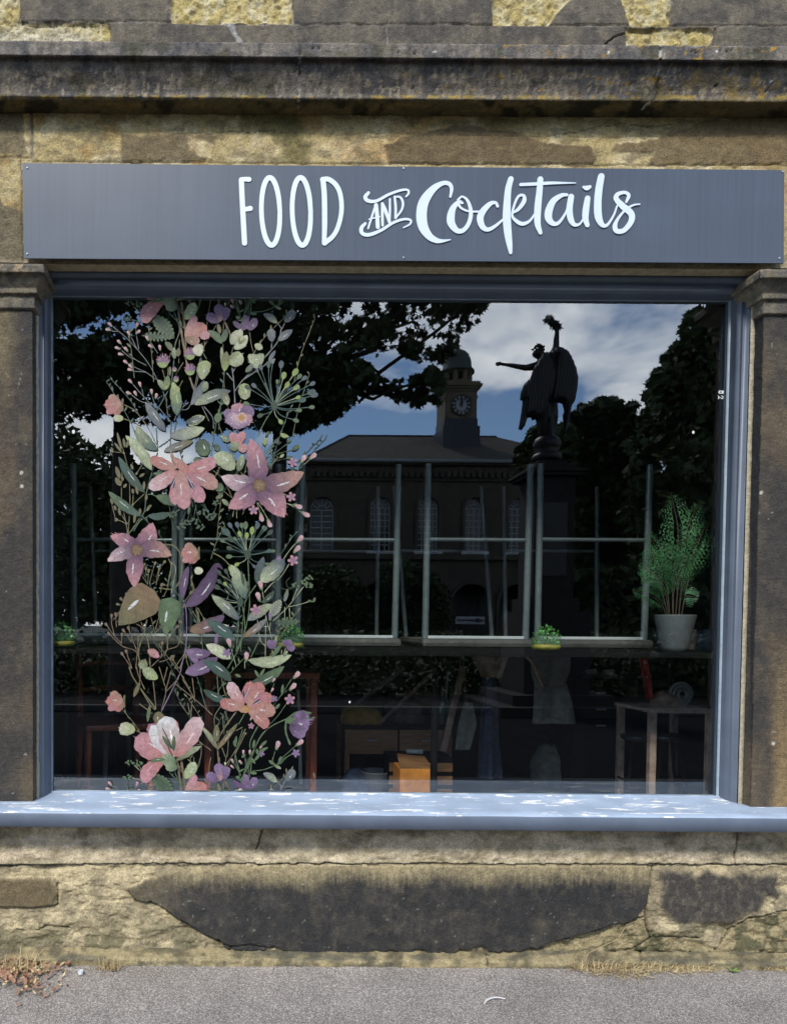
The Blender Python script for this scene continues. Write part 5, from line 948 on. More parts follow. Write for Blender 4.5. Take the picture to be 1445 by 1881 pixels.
# ------------------------------------------------------------------ litter and weeds at the foot of the wall
M_DRY = noise_mat('dry_grass', A(222, 200, 150), .8, 90, .35, 0); M_DEAD = noise_mat('dead_leaves', A(158, 118, 92), .8, 70, .5, 0); M_GRN = noise_mat('weed_leaf', A(120, 140, 66), .7, 60, .3, 0)
def at_ground(px, py, z=.0):
    d = _f+_r*(px-PX)/F+_u*(PY-py)/F; return CAM+d*((z-CAM[2])/d[2])
def tuft(name, label, px, py, n, ln, spread, mat, seed, curl=.5, cat='weed', group=None, low=.25):
    c = at_ground(px, py); rng = random.Random(seed); mb = MB()
    for k in range(n):
        a = rng.uniform(0, 6.28); q = rng.random()**.5*spread; b = Vector((c[0]+q*math.cos(a)*1.6, min(c[1]+q*math.sin(a)*.5, -.115), .001)); L_ = ln*rng.uniform(.5, 1.1); a2 = rng.uniform(0, 6.28)
        e = low+rng.random()*(1-low); d = Vector((math.cos(a2)*(1-e*.8), math.sin(a2)*(1-e*.8)*.6, e)).normalized(); w = .0016*rng.uniform(.6, 1.5)
        side = d.cross(Vector((0, 0, 1))).normalized()*w; V = []
        for t in (0, .35, .7, 1): 
            p = b+d*L_*t-Vector((0, 0, 1))*curl*L_*t*t*.6; p.z = max(p.z, .002); 
            if p.y > -.113: p.y = -.113
            V += [p-side*(1-t*.8), p+side*(1-t*.8), p+Vector((0, -.0006, .0008))]
        mb.add(V, [[i*3, i*3+1, i*3+4, i*3+3] for i in range(3)]+[[i*3+1, i*3+2, i*3+5, i*3+4] for i in range(3)])
    o = mb.build(name, mat, loc=(c[0], c[1], 0)); tag(o, label, cat, group, 'stuff' if cat == 'litter' else None); return o
def leaves(name, label, cx, cy, n, spx, spy, size, mat, seed, kind='stuff'):
    rng = random.Random(seed); mb = MB(); c = at_ground(cx, cy)
    for k in range(n):
        p = at_ground(cx+rng.gauss(0, spx), cy+abs(rng.gauss(0, spy))*rng.choice((-1, 1))); p[1] = min(p[1], -.12); s = size*rng.uniform(.5, 1.3)
        R = Matrix.Rotation(rng.uniform(0, 6.28), 3, 'Z') @ Matrix.Rotation(rng.uniform(-.7, .7), 3, 'X') @ Matrix.Rotation(rng.uniform(-.9, .9), 3, 'Y')
        z = .004+rng.random()*.02*max(0, 1-abs(p[0]-c[0])/(spx*K*1.5)); q = [(-1, 0, .15), (-.4, .42, 0), (.3, .36, .05), (1, 0, .25), (.3, -.36, 0), (-.4, -.42, .1), (0, 0, -.2)]
        V = [Vector(p)+R @ Vector(v)*s*.5+Vector((0, 0, z+s*.2)) for v in q]
        for v in V: v.z = max(v.z, .002); v.y = min(v.y, -.1135)
        mb.add(V, [[6, 0, 1], [6, 1, 2], [6, 2, 3], [6, 3, 4], [6, 4, 5], [6, 5, 0]])
    o = mb.build(name, mat, loc=(c[0], c[1], 0)); tag(o, label, 'litter', None, kind)
leaves('dead_leaves', 'heap of curled brown dead leaves against the wall at the left edge', 22, 1790, 230, 40, 18, .036, M_DEAD, 5)
leaves('dead_leaves', 'pale dry leaf scraps among the dead leaves at the left edge', 30, 1788, 150, 44, 17, .026, M_DRY, 6)
tuft('dry_grass', 'tangle of dry stalks sticking out of the dead leaves at the left edge', 18, 1785, 150, .14, .10, M_DRY, 7, .4)
tuft('dry_grass', 'small pale dead grass tuft between the leaf heap and the wall middle', 200, 1782, 110, .075, .035, M_DRY, 8, .2, low=.45)
leaves('dead_leaves', 'few brown leaf crumbs round the small grass tuft', 205, 1788, 34, 26, 6, .012, M_DEAD, 9)
tuft('dry_grass', 'flattened straw coloured dead grass below the split in the wall on the right', 1135, 1783, 420, .085, .12, M_DRY, 10, .7, low=.1)
tuft('dry_grass', 'thin flattened dead grass strip further right along the wall foot', 1245, 1780, 260, .065, .10, M_DRY, 11, .8, low=.08)
tuft('dry_grass', 'sparse dead grass blades at the far right of the wall foot', 1415, 1775, 50, .05, .05, M_DRY, 12, .9, low=.05)
leaves('dead_leaves', 'brown leaf bits caught in the flattened grass on the right', 1110, 1782, 60, 36, 7, .014, M_DEAD, 13)
# small green weed
w = thing('green_weed', 'tiny green weed with a few round leaves by the flattened grass', 'weed', at_ground(1335, 1776)); c = np.array(w.location); c[1] = min(c[1], -.125)
rng = random.Random(3)
for k in range(6):
    a = k*1.05; s = .016; mb = MB(); d = Vector((math.cos(a), math.sin(a)*.5-.1, .25)).normalized(); sd_ = Vector((-math.sin(a), math.cos(a), 0))
    V = [Vector(c), Vector(c)+d*s*.6+sd_*s*.4, Vector(c)+d*s*1.4+sd_*s*.25, Vector(c)+d*s*1.7, Vector(c)+d*s*1.4-sd_*s*.25, Vector(c)+d*s*.6-sd_*s*.4, Vector(c)+d*s+Vector((0, 0, .004))]
    mb.add(V, [[6, i, (i+1) % 6] for i in range(6)]); mb.build('leaf', M_GRN, w)
# grit along the wall foot
rng = random.Random(44); mb = MB()
for k in range(900):
    px_ = rng.uniform(-60, 1500); py_ = 1776+abs(rng.gauss(0, 1))*16+ (px_-700)*.003; p = at_ground(px_, py_); 
    if p[1] > -.116: p[1] = -.116-rng.random()*.01
    s_ = rng.uniform(.0012, .0038); mb.add([(p[0]+s_*a_*rng.uniform(.6, 1.2), p[1]+s_*b_*rng.uniform(.6, 1.2), .001+s_*c_) for a_, b_, c_ in ((1, 0, .4), (-1, 0, .4), (0, 1, .4), (0, -1, .4), (0, 0, 1.3), (0, 0, -.2))], [[0, 2, 4], [2, 1, 4], [1, 3, 4], [3, 0, 4], [2, 0, 5], [1, 2, 5], [3, 1, 5], [0, 3, 5]])
mb.build('grit', noise_mat('grit', A(176, 164, 140), .9, 200, .5, 0))['kind'] = 'stuff'
# bare twig leaning on the wall
mb = MB(); q = [P(x, y, yy) for x, y, yy in ((1080, 1752, -.13), (1100, 1742, -.10), (1135, 1725, -.085), (1150, 1700, -.08), (1182, 1687, -.075))]; mb.tube(q, [.0016, .0015, .0013, .001, .0007], 6)
mb.tube([P(1135, 1725, -.085), P(1140, 1705, -.09), P(1137, 1698, -.09)], [.001, .0008, .0006], 5); mb.tube([P(1100, 1742, -.10), P(1098, 1728, -.105), P(1106, 1716, -.11)], [.001, .0008, .0005], 5)
mb.tube([P(1080, 1752, -.13), P(1074, 1768, -.14), P(1090, 1775, -.15)], [.0016, .0013, .001], 5)
tag(mb.build('twig', noise_mat('bleached_twig', A(190, 165, 125), .8, 60, .3, 0), loc=P(1080, 1752, -.13)), 'thin bare pale twig leaning against the cracked base stone', 'twig')
mb = MB(); c = at_ground(148, 1790); mb.lathe(c, [(.010, .0), (.011, .004), (.012, .014), (.0115, .016), (.010, .016), (.0095, .004)], 14)
tag(mb.build('plastic_cup', noise_mat('clear_plastic', (.6, .6, .62), .3, 20, .1, 0), loc=c), 'tiny translucent white plastic pot lying beside the dead leaves', 'rubbish')
mb = MB(); c0 = [at_ground(x, y, .003) for x, y in ((888, 1846), (893, 1838), (902, 1834), (914, 1833), (928, 1836))]; 
V = []
for i, (p, w_) in enumerate(zip(c0, (.006, .008, .006, .005, .002))): V += [(p[0], p[1]-w_, .004), (p[0], p[1], .0065), (p[0], p[1]+w_, .004)]
mb.add(V, grid_faces(5, 3).tolist()); tag(mb.build('chewing_gum', noise_mat('old_gum', A(205, 200, 195, g=GAIN*HG), .7, 90, .15, .2), loc=c0[0]), 'flattened pale gum smear on the asphalt pavement', 'rubbish')

# ------------------------------------------------------------------ the room behind the glass
RX0, RX1, RY1, RZ0, RZ1 = -1.25, 3.3, 6.5, .48, 3.4
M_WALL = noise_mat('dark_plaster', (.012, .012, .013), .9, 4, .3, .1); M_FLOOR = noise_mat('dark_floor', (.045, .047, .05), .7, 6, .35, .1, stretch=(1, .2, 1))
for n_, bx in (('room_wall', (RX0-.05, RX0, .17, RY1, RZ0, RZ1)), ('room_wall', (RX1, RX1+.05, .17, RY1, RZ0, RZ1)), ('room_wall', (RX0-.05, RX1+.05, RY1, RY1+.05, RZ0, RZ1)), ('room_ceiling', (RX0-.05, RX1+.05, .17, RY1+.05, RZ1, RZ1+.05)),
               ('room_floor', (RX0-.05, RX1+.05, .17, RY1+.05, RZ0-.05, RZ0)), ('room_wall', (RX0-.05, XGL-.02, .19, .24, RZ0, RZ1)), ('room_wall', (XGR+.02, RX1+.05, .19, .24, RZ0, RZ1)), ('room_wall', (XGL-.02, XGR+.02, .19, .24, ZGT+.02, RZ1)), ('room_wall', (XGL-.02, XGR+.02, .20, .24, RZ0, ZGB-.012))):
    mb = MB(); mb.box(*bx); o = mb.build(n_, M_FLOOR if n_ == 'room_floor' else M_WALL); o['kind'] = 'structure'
M_BLK = noise_mat('black_worktop', (.005, .005, .005), .8, 12, .3, .05, spec=.08); M_STEEL = noise_mat('grey_steel_tube', (.12, .14, .145), .4, 40, .12, 0, metallic=.2); M_WH0 = noise_mat('bright_rail', (.45, .46, .46), .4, 20, .05, 0); M_TOP = noise_mat('table_underside', (.06, .056, .05), .7, 14, .3, .1)
# long counter
ZC = zt(1196, .24)
ct = thing('window_counter', 'long black counter running behind the window glass', 'counter', (1, .3, RZ0))
mb = MB(); mb.box(RX0+.02, RX1-.02, .19, 1.9, ZC-.022, ZC, .004); mb.build('worktop', M_BLK, ct)
for x in (-.95, .95, 2.95):
    for y in (.45, 1.8): mb = MB(); mb.tube([(x, y, RZ0), (x, y, ZC-.02)], .018, 10); mb.build('leg', M_BLK, ct)
# upturned tables: near frame with two legs and a bar, far frame behind
YN, YF = 1.0, 1.55
def up_table(i, l, r, label):
    x0, x1 = P(l, 1000, YN)[0], P(r, 1000, YN)[0]; zb_ = ZC+.001; th = .062
    t = thing('upturned_table', label, 'table', ((x0+x1)/2, YN, zb_), 'upturned tables stacked on the counter')
    mb = MB(); mb.box(x0-.03, x1+.03, YN-.06, YF+.12, zb_, zb_+th-.012, .022); mb.build('tabletop', M_TOP, t)
    mb = MB(); mb.box(x0, x1, YN-.012, YN+.012, zb_+th-.012, zb_+th+.004, .002); mb.build('apron_rail', M_WH0, t)
    zt0 = P(l, 852, YN)[2]; zt1 = P(l, 893, YF)[2]; dl = [(-.01, .02), (.0, .0), (.05, .02), (.01, .02), (.0, .03)][i % 5]
    for k, x in enumerate((x0, x1)): mb = MB(); mb.tube([(x, YN, zb_+th-.02), (x+dl[k]*.5, YN, zt0)], .019, 12); mb.build('leg', M_STEEL, t)
    xo = [(-.03, -.03), (0, -.02), (.03, -.01), (-.085, -.10), (-.02, -.03)][i % 5]
    for k, x in enumerate((x0, x1)):
        mb = MB(); mb.tube([(x+.01*(1 if k == 0 else -1), YF, zb_+th-.03), (x+xo[k], YF, zt1)], .0135, 10); mb.build('leg', M_STEEL, t)
    z = P(l, 991, YN)[2]; mb = MB(); mb.tube([(x0, YN, z), (x1, YN, z)], .012, 10); mb.build('crossbar', M_STEEL, t)
    z = P(l, 1012, YF)[2]; mb = MB(); mb.tube([(x0+.01+xo[0]*.5, YF, z), (x1-.01+xo[1]*.5, YF, z)], .0095, 10); mb.build('crossbar', M_STEEL, t)
for i, (l, r) in enumerate(((136, 319), (334, 511), (547, 727), (783, 968), (990, 1186))):
    up_table(i, l, r, ['leftmost upturned grey steel table frame on the counter', 'upturned grey steel table frame second from left behind the flower print', 'upturned table with grey steel legs in the middle of the window', 'upturned table with splayed grey legs beside the middle one', 'rightmost upturned table left of the potted fern'][i])
# bowls of green leaves
m, nt, b = bsdf('bowl_glass', Roughness=.05); b.inputs['Base Color'].default_value = (.10, .2, .08, 1); b.inputs['Alpha'].default_value = .12; b.inputs['Specular IOR Level'].default_value = 1.0; M_BOWL = m
M_BLEAF = noise_mat('bowl_leaf', (.08, .24, .05), .35, 60, .5, .1); M_YEL = noise_mat('yellow_gel', (.4, .3, .05), .3, 30, .3, 0)
def bowl(px, label):
    c = P(px, 1196, .27); c[2] = ZC; r = .074
    t = thing('glass_bowl', label, 'bowl', c, 'glass bowls of leaves on the counter')
    rr = [(r*.62, .0), (r*.9, .012), (r*1.0, .035), (r*.98, .058), (r*.80, .085), (r*.86, .092), (r*.82, .091), (r*.76, .085), (r*.93, .058), (r*.95, .035), (r*.85, .016), (.001, .006)]
    MB().lathe(c, rr, 28).build('bowl', M_BOWL, t, True)
    mb = MB(); mb.lathe(c, [(.01, .006), (r*.8, .014), (r*.9, .028), (r*.8, .036), (.01, .038)], 20); mb.build('filling', M_YEL, t, True)
    rng = random.Random(int(px)); mb = MB()
    for k in range(240):
        a = rng.uniform(0, 6.28); e = rng.uniform(-.75, 1.5); q = r*rng.uniform(.55, .92); p = Vector((c[0]+q*math.cos(a)*math.cos(e), c[1]+q*math.sin(a)*math.cos(e), c[2]+.055+q*math.sin(e)*1.1))
        d = Vector((rng.gauss(0, 1), rng.gauss(0, 1), rng.gauss(.6, 1))).normalized(); s = rng.uniform(.010, .018); sd_ = d.cross(Vector((rng.gauss(0, 1), rng.gauss(0, 1), .3))).normalized()*s*.36
        mb.add([p, p+d*s*.5+sd_, p+d*s, p+d*s*.5-sd_], [[0, 1, 2, 3]])
    mb.build('foliage', M_BLEAF, t)
bowl(113, 'glass bowl of green leaves at the left end of the counter'); bowl(533, 'glass bowl of green leaves on the counter just right of the flower print'); bowl(1003, 'glass bowl of green leaves on the counter below the statue reflection')
# potted fern
pc = P(1238, 1200, .42); pc[2] = ZC
fern = thing('potted_fern', 'tall green fern in a plain grey pot at the right end of the counter', 'potted plant', pc)
s = (3.2+.42)/F; MB().lathe(pc, [(21*s, 0), (24*s, 10*s), (31*s, 50*s), (34*s, 66*s), (34*s, 68*s), (31.5*s, 68*s), (31*s, 62*s), (.001, 60*s)], 30).build('pot', noise_mat('grey_pot', (.085, .088, .09), .6, 14, .12, .1), fern, True)
M_FERN = noise_mat('fern_green', (.042, .12, .045), .5, 30, .6, .05); M_STEM = noise_mat('fern_stem', (.10, .07, .05), .7, 30, .3, 0)
def frond(pts, wid, seed, pin=17, start=.32):
    rng = random.Random(seed); S = cr_spline([P(a, b, c) for a, b, c in pts], 8); S = [Vector(q) for q in S]; n = len(S)
    mb = MB(); mb.tube(S, [.0022*(1-.7*i/n) for i in range(n)], 5); mb.build('frond_stem', M_STEM, fern)
    mb = MB()
    for k in range(pin):
        f = start+(1-start)*k/pin; j = f*(n-1); i = min(int(j), n-2); p = S[i].lerp(S[i+1], j-i); t = (S[i+1]-S[i]).normalized()
        for sgn in (-1, 1):
            sd_ = Vector((t.z, rng.uniform(-.3, .3), -t.x))*sgn; sd_ = (sd_.normalized()+t*.35).normalized(); Ln = wid*math.sin(math.pi*min(1, (1-(f-start)/(1-start))*.8+.06))*rng.uniform(.8, 1.1)
            dn = Vector((0, -.3, -.25))
            m_ = 4
            for q in range(1, m_+1):           # small leaflets along each pinna
                u = q/m_; b_ = p+sd_*Ln*u+dn*Ln*u*u*.4
                for s2 in (-1, 1):
                    d2 = (t*s2+sd_*.7).normalized(); l2 = Ln*.36*(1.15-u*.8); w2 = sd_*l2*.26
                    mb.add([b_, b_+d2*l2*.5+w2, b_+d2*l2, b_+d2*l2*.5-w2], [[0, 1, 2, 3]])
    mb.build('frond', M_FERN, fern)
for i, (pts, w_) in enumerate([([(1228, 1138, .42), (1222, 1090, .40), (1205, 1040, .36), (1190, 1000, .34)], .085), ([(1235, 1138, .42), (1236, 1060, .42), (1245, 980, .44), (1232, 905, .46)], .10), ([(1245, 1138, .42), (1256, 1060, .42), (1280, 1000, .42), (1300, 955, .44)], .09),
        ([(1240, 1138, .42), (1244, 1070, .38), (1230, 1030, .33), (1215, 1000, .31)], .08), ([(1250, 1138, .42), (1256, 1100, .36), (1264, 1095, .34), (1282, 1098, .32)], .05), ([(1226, 1138, .42), (1215, 1112, .40), (1195, 1095, .36), (1160, 1084, .34)], .05), ([(1246, 1138, .42), (1250, 1080, .45), (1262, 1010, .5), (1268, 960, .52)], .08),
        ([(1230, 1138, .42), (1225, 1090, .36), (1200, 1055, .32), (1172, 1035, .31)], .06), ([(1236, 1138, .42), (1238, 1080, .36), (1250, 1040, .33), (1262, 1015, .31)], .06), ([(1230, 1138, .42), (1222, 1060, .44), (1206, 1010, .5), (1186, 975, .5)], .06), ([(1250, 1138, .42), (1266, 1060, .46), (1296, 1010, .5), (1312, 985, .5)], .07), ([(1228, 1138, .42), (1212, 1080, .46), (1190, 1060, .5), (1176, 1062, .5)], .05), ([(1240, 1138, .42), (1248, 1040, .46), (1266, 960, .5), (1290, 918, .5)], .06)]): frond(pts, w_, i+60)
# things on and under the counter
M_WOOD = noise_mat('red_brown_wood', (.30, .07, .04), .4, 12, .4, .1, stretch=(8, 8, 1)); M_WOOD2 = noise_mat('dark_wood', (.17, .08, .035), .5, 10, .4, .1, stretch=(1, 8, 8)); M_OR = noise_mat('orange_card', (.48, .17, .025), .6, 20, .25, .05); M_WH = noise_mat('pale_card', (.4, .4, .38), .6, 20, .15, .05)
M_CLOTH = noise_mat('grey_cloth', (.17, .16, .145), .95, 25, .25, .4); M_DENIM = noise_mat('dark_denim', (.035, .045, .08), .9, 40, .3, .3); M_RED = noise_mat('red_cloth', (.35, .015, .02), .7, 25, .4, .3); M_TAN = noise_mat('tan_cloth', (.30, .20, .16), .9, 16, .4, .4); M_GREY = noise_mat('pale_frame', (.22, .22, .24), .5, 20, .15, .05)
def chair(x, y, h, label, mat, w=.40, rz=0):
    t = thing('chair', label, 'chair', (x, y, RZ0)); R = Matrix.Rotation(rz, 3, 'Z'); seat = RZ0+.43
    def W(a, b, c): v = R @ Vector((a, b, 0)); return (x+v.x, y+v.y, c)
    for sx in (-1, 1):
        MB().tube([W(sx*w/2, -.2, RZ0), W(sx*w/2*.95, -.19, seat)], [.016, .02], 10).build('leg', mat, t)
        MB().tube([W(sx*w/2, .24, RZ0), W(sx*w/2*.97, .19, seat), W(sx*w/2*.97, .21, seat+.25), W(sx*w/2, .27, RZ0+h)], [.016, .022, .020, .015], 10).build('leg', mat, t)
    mb = MB(); mb.box(-w/2-.01, w/2+.01, -.22, .2, seat, seat+.035, .012); mb.v = [W(a, b, c) for a, b, c in mb.v]; mb.build('seat', mat, t)
    for k, zz in enumerate((.62, .78, h-.05)): MB().tube([W(-w/2, .22+zz*.03, RZ0+zz), W(0, .255+zz*.03, RZ0+zz+.01), W(w/2, .22+zz*.03, RZ0+zz)], .017, 8).build('back_rail', mat, t)
c = P(175, 1450, 1.0); chair(c[0]+.12, .95, .98, 'red-brown bentwood chair at the left end under the counter', M_WOOD, .36, .35)
c = P(232, 1400, 1.35); chair(c[0]+.05, 1.6, .8, 'pale grey metal chair behind the red-brown chair', M_GREY, .34, -.2)
def table(x0, x1, y0, y1, ztop, label, mat, th=.035):
    t = thing('side_table', label, 'table', ((x0+x1)/2, (y0+y1)/2, RZ0)); mb = MB(); mb.box(x0, x1, y0, y1, ztop-th, ztop, .006); mb.build('tabletop', mat, t)
    for x in (x0+.03, x1-.03):
        for y in (y0+.03, y1-.03): mb = MB(); mb.box(x-.018, x+.018, y-.018, y+.018, RZ0, ztop-th, .004); mb.build('leg', mat, t)
    return t
a0, a1 = P(548, 1238, .9)[0], P(586, 1238, .9)[0]
t = table(a0-.55, a1, .86, 1.25, zt(1236, .9), 'tall red-brown table seen edge-on under the second bowl', M_WOOD)
# drawers desk
x0, x1 = P(632, 1380, 1.1)[0], P(832, 1380, 1.1)[0]
dk = thing('drawer_desk', 'low brown wooden desk with two drawers in the middle under the counter', 'desk', ((x0+x1)/2, 1.3, RZ0))
z1 = zt(1334, 1.1); z0 = zt(1386, 1.1); mb = MB(); mb.box(x0, x1, 1.1, 1.55, z1-.02, z1, .004); mb.build('desktop', M_BLK, dk)
for k in (0, 1):
    w_ = (x1-x0)/2; mb = MB(); mb.box(x0+k*w_+.006, x0+(k+1)*w_-.006, 1.10, 1.14, z0, z1-.024, .004); o = mb.build('drawer', M_WOOD2, dk); mb = MB(); mb.tube([(x0+(k+.5)*w_-.03, 1.085, (z0+z1)/2), (x0+(k+.5)*w_+.03, 1.085, (z0+z1)/2)], .005, 8); mb.build('handle', M_GREY, o)
for x in (x0+.02, x1-.02):
    for y in (1.13, 1.52): mb = MB(); mb.box(x-.015, x+.015, y-.015, y+.015, RZ0, z0 if y < 1.2 else z1-.02, .003); mb.build('leg', M_WOOD2, dk)
def blob(name, label, cat, px, py, y, rx, ry, rz, mat, seed, base=None):
    c = P(px, py, y); 
    if base is not None: c[2] = base
    bm = bmesh.new(); bmesh.ops.create_icosphere(bm, subdivisions=4, radius=1); V = np.array([v.co[:] for v in bm.verts]); Fc = [[v.index for v in f.verts] for f in bm.faces]; bm.free()
    d = 1+.34*(fbm((V[:, 0]+V[:, 1]*.6+3)*10, (V[:, 2]+V[:, 1]*.7+3)*10, 7, 4, seed)-.5)*2; V = V*d[:, None]*np.array([rx, ry, rz]); V[:, 2] = np.maximum(V[:, 2], -rz*.55)+rz*.55; V += np.array(c)
    return tag(mk(name, V, Fc, mat, None, True, loc=c), label, cat)
blob('bread_loaf', 'mustard coloured rounded bundle on the brown desk', 'bundle', 662, 1330, 1.2, .13, .09, .075, noise_mat('mustard', (.22, .13, .02), .8, 20, .35, .3), 11, z1)
blob('tool_bag', 'dark crumpled bag heaped on the brown desk', 'bag', 745, 1330, 1.3, .13, .1, .10, noise_mat('dark_bag', (.07, .055, .055), .8, 22, .4, .4), 12, z1)
mb = MB(); a = P(700, 1325, 1.15); bb = P(790, 1240, 1.3); mb.tube([(a[0], a[1], z1+.02), (bb[0], bb[1], bb[2])], [.012, .014], 8); tag(mb.build('broom_handle', M_TAN, loc=a), 'brown wooden broom handle leaning over the desk', 'broom')
mb = MB(); a = P(812, 1385, 1.05); bb = P(850, 1225, 1.2); mb.box(-.02, .02, -.008, .008, 0, 1, .003); mb.v = [((x+a[0]*(1-z)+bb[0]*z), y+a[1]*(1-z)+bb[1]*z, a[2]*(1-z)+bb[2]*z) for x, y, z in mb.v]; tag(mb.build('plank', M_TAN, loc=a), 'pale flat slat leaning beside the desk', 'plank')
# orange box with open lid
c = P(765, 1458, .62); zf_ = RZ0; bz1 = zt(1412, .62); x0, x1 = P(734, 1430, .62)[0], P(794, 1430, .62)[0]
bxo = thing('orange_box', 'bright orange box with a raised pale edge at the foot of the window', 'box', ((x0+x1)/2, .7, RZ0))
mb = MB(); mb.box(x0, x1, .62, .8, RZ0, bz1, .004); mb.build('body', M_OR, bxo); mb = MB(); mb.box(x1-.001, x1+.012, .615, .8, RZ0, bz1+.01, .003); mb.build('edge_strip', M_WH, bxo)
mb = MB(); zz = zt(1398, .8); mb.add([(x0, .62, bz1+.002), (x1, .62, bz1+.002), (x1, .8, bz1+.03), (x0+.02, .8, bz1+.045), (x0, .62, bz1+.006), (x1, .62, bz1+.006), (x1, .8, bz1+.036), (x0+.02, .8, bz1+.051)], [[0, 1, 2, 3], [7, 6, 5, 4], [0, 4, 5, 1], [1, 5, 6, 2], [2, 6, 7, 3], [3, 7, 4, 0]]); mb.build('lid', M_WOOD2, bxo)
mb = MB(); a = P(760, 1380, .95); mb.tube([(a[0]-.045, a[1], a[2]), (a[0]+.05, a[1], a[2]-.004)], .014, 12); 
# paper roll lies on a low crate
t = thing('low_crate', 'low dark crate behind the orange box', 'crate', (a[0], .98, RZ0)); m2_ = MB(); m2_.box(a[0]-.16, a[0]+.2, .86, 1.05, RZ0, a[2]-.016, .006); m2_.build('body', M_BLK, t)
for k in range(3): m3 = MB(); zz = RZ0+.04+k*.075; m3.box(a[0]-.162, a[0]+.202, .854, .861, zz, zz+.05, .002); m3.build('slat', M_WOOD2, t)
tag(mb.build('paper_roll', M_WH, loc=a), 'short white paper roll lying on the low crate', 'paper roll')
# hanging cloths: thin folded sheets with thickness
def cloth(name, label, cat, pts, y, mat, seed, fold=.012, th=.004):
    L0, L1 = pts; nx, nz_ = 22, 26; V = []
    for k in range(2):
        for j in range(nz_):
            v = j/(nz_-1); xa = np.interp(v, [0, .5, 1], [L0[0][0], L0[1][0], L0[2][0]]); xb = np.interp(v, [0, .5, 1], [L1[0][0], L1[1][0], L1[2][0]]); yy = np.interp(v, [0, .5, 1], [L0[0][1], L0[1][1], L0[2][1]])
            for i in range(nx):
                u = i/(nx-1); q = P(xa+(xb-xa)*u, yy, y); V.append((q[0], q[1]+fold*math.sin(u*9+seed+v*2)*(.3+v)+k*th, q[2]))
    n = nx*nz_; f = grid_faces(nz_, nx); Fc = f[:, ::-1].tolist()+(f+n).tolist()
    for j in range(nz_-1):
        for c_ in (0, nx-1): a_ = j*nx+c_; Fc.append([a_, a_+nx, a_+nx+n, a_+n])
    for i in range(nx-1):
        for r_ in (0, (nz_-1)*nx): a_ = r_+i; Fc.append([a_, a_+1, a_+1+n, a_+n])
    return tag(mk(name, V, Fc, mat, None, True, loc=V[0]), label, cat)
cloth('towel', 'upper grey cloth hanging below the third bowl', 'cloth', ([(978, 1200), (975, 1230), (982, 1262)], [(1048, 1200), (1046, 1230), (1034, 1262)]), .95, M_CLOTH, 1)
cloth('towel', 'long grey apron hanging beneath the upper grey cloth', 'apron', ([(982, 1255), (980, 1290), (976, 1330)], [(1040, 1255), (1050, 1290), (1058, 1330)]), 1.02, M_CLOTH, 2)
cloth('red_cloth', 'red cloth hanging left of the fern pot under the counter', 'cloth', ([(1172, 1200), (1178, 1240), (1184, 1285)], [(1188, 1200), (1196, 1240), (1202, 1285)]), .8, M_RED, 3)
cloth('coat', 'dusty pink coat bunched on a hook under the counter middle', 'coat', ([(862, 1200), (866, 1215), (884, 1245)], [(936, 1200), (934, 1225), (925, 1248)]), .9, M_TAN, 4, .03)
cloth('trousers', 'dark blue denim trousers hanging under the counter', 'trousers', ([(888, 1240), (884, 1340), (880, 1430)], [(912, 1240), (916, 1340), (922, 1430)]), 1.0, M_DENIM, 5, .02, .03)
cloth('paper_sheet', 'grey paper sheet standing beside the blue trousers', 'paper', ([(852, 1290), (842, 1330), (836, 1378)], [(868, 1300), (876, 1330), (862, 1380)]), 1.05, M_CLOTH, 6, .006)
mb = MB(); mb.tube([P(962, 1202, .8), P(975, 1214, .8), P(986, 1238, .78), P(997, 1262, .76)], [.012, .008, .008, .004], 8); tag(mb.build('wooden_hook', noise_mat('pale_wood', (.35, .2, .12), .5, 20, .3, 0), loc=P(962, 1202, .8)), 'curved pale wooden handle hanging left of the grey cloth', 'handle')
M_PLY = noise_mat('worn_timber', (.18, .10, .055), .6, 10, .35, .1, stretch=(1, 8, 8)); M_BOT = noise_mat('dark_bottle', (.05, .09, .06), .15, 10, .2, 0); M_BLUE = noise_mat('blue_fabric', (.04, .05, .09), .9, 20, .4, .3)
blob('cushion', 'crumpled pale grey cushion slumped behind the brown desk', 'cushion', 700, 1262, 1.5, .15, .1, .06, M_CLOTH, 31); blob('fabric_heap', 'dusty pink fabric heap behind the desk under the counter', 'fabric', 770, 1290, 1.45, .14, .1, .05, M_TAN, 32)
blob('shopping_bag', 'dark blue bag slumped left of the orange box', 'bag', 655, 1425, 1.0, .10, .08, .11, M_BLUE, 33, RZ0); blob('sack', 'grey sack standing right of the blue trousers', 'sack', 1010, 1400, 1.4, .13, .1, .17, M_CLOTH, 34, RZ0)
def stick(name, label, cat, p0, p1, w, mat): m_ = MB(); m_.tube([P(*p0), P(*p1)], [w, w*.8], 8); return tag(m_.build(name, mat, loc=P(*p0)), label, cat)
stick('pole', 'slanting pale pole crossing behind the broom handle', 'pole', (632, 1310, 1.3), (742, 1228, 1.4), .016, M_GREY); stick('pole', 'upright thin pale pole between the desk and the trousers', 'pole', (818, 1300, 1.2), (822, 1235, 1.2), .010, M_GREY)
stick('pole', 'upright white pole beside the red-brown table', 'pole', (552, 1440, 1.2), (548, 1268, 1.2), .012, M_WH); stick('pole', 'leaning dark timber pole left of the pink coat', 'pole', (858, 1310, 1.3), (846, 1200, 1.3), .018, M_PLY)
def bottle(px, label): c_ = P(px, 1300, 1.2); m_ = MB(); m_.lathe((c_[0], 1.2, z1), [(.028, 0), (.030, .01), (.030, .13), (.012, .17), (.011, .23), (.013, .235), (.012, .24)], 16); tag(m_.build('bottle', M_BOT, None, True, loc=(c_[0], 1.2, z1)), label, 'bottle')
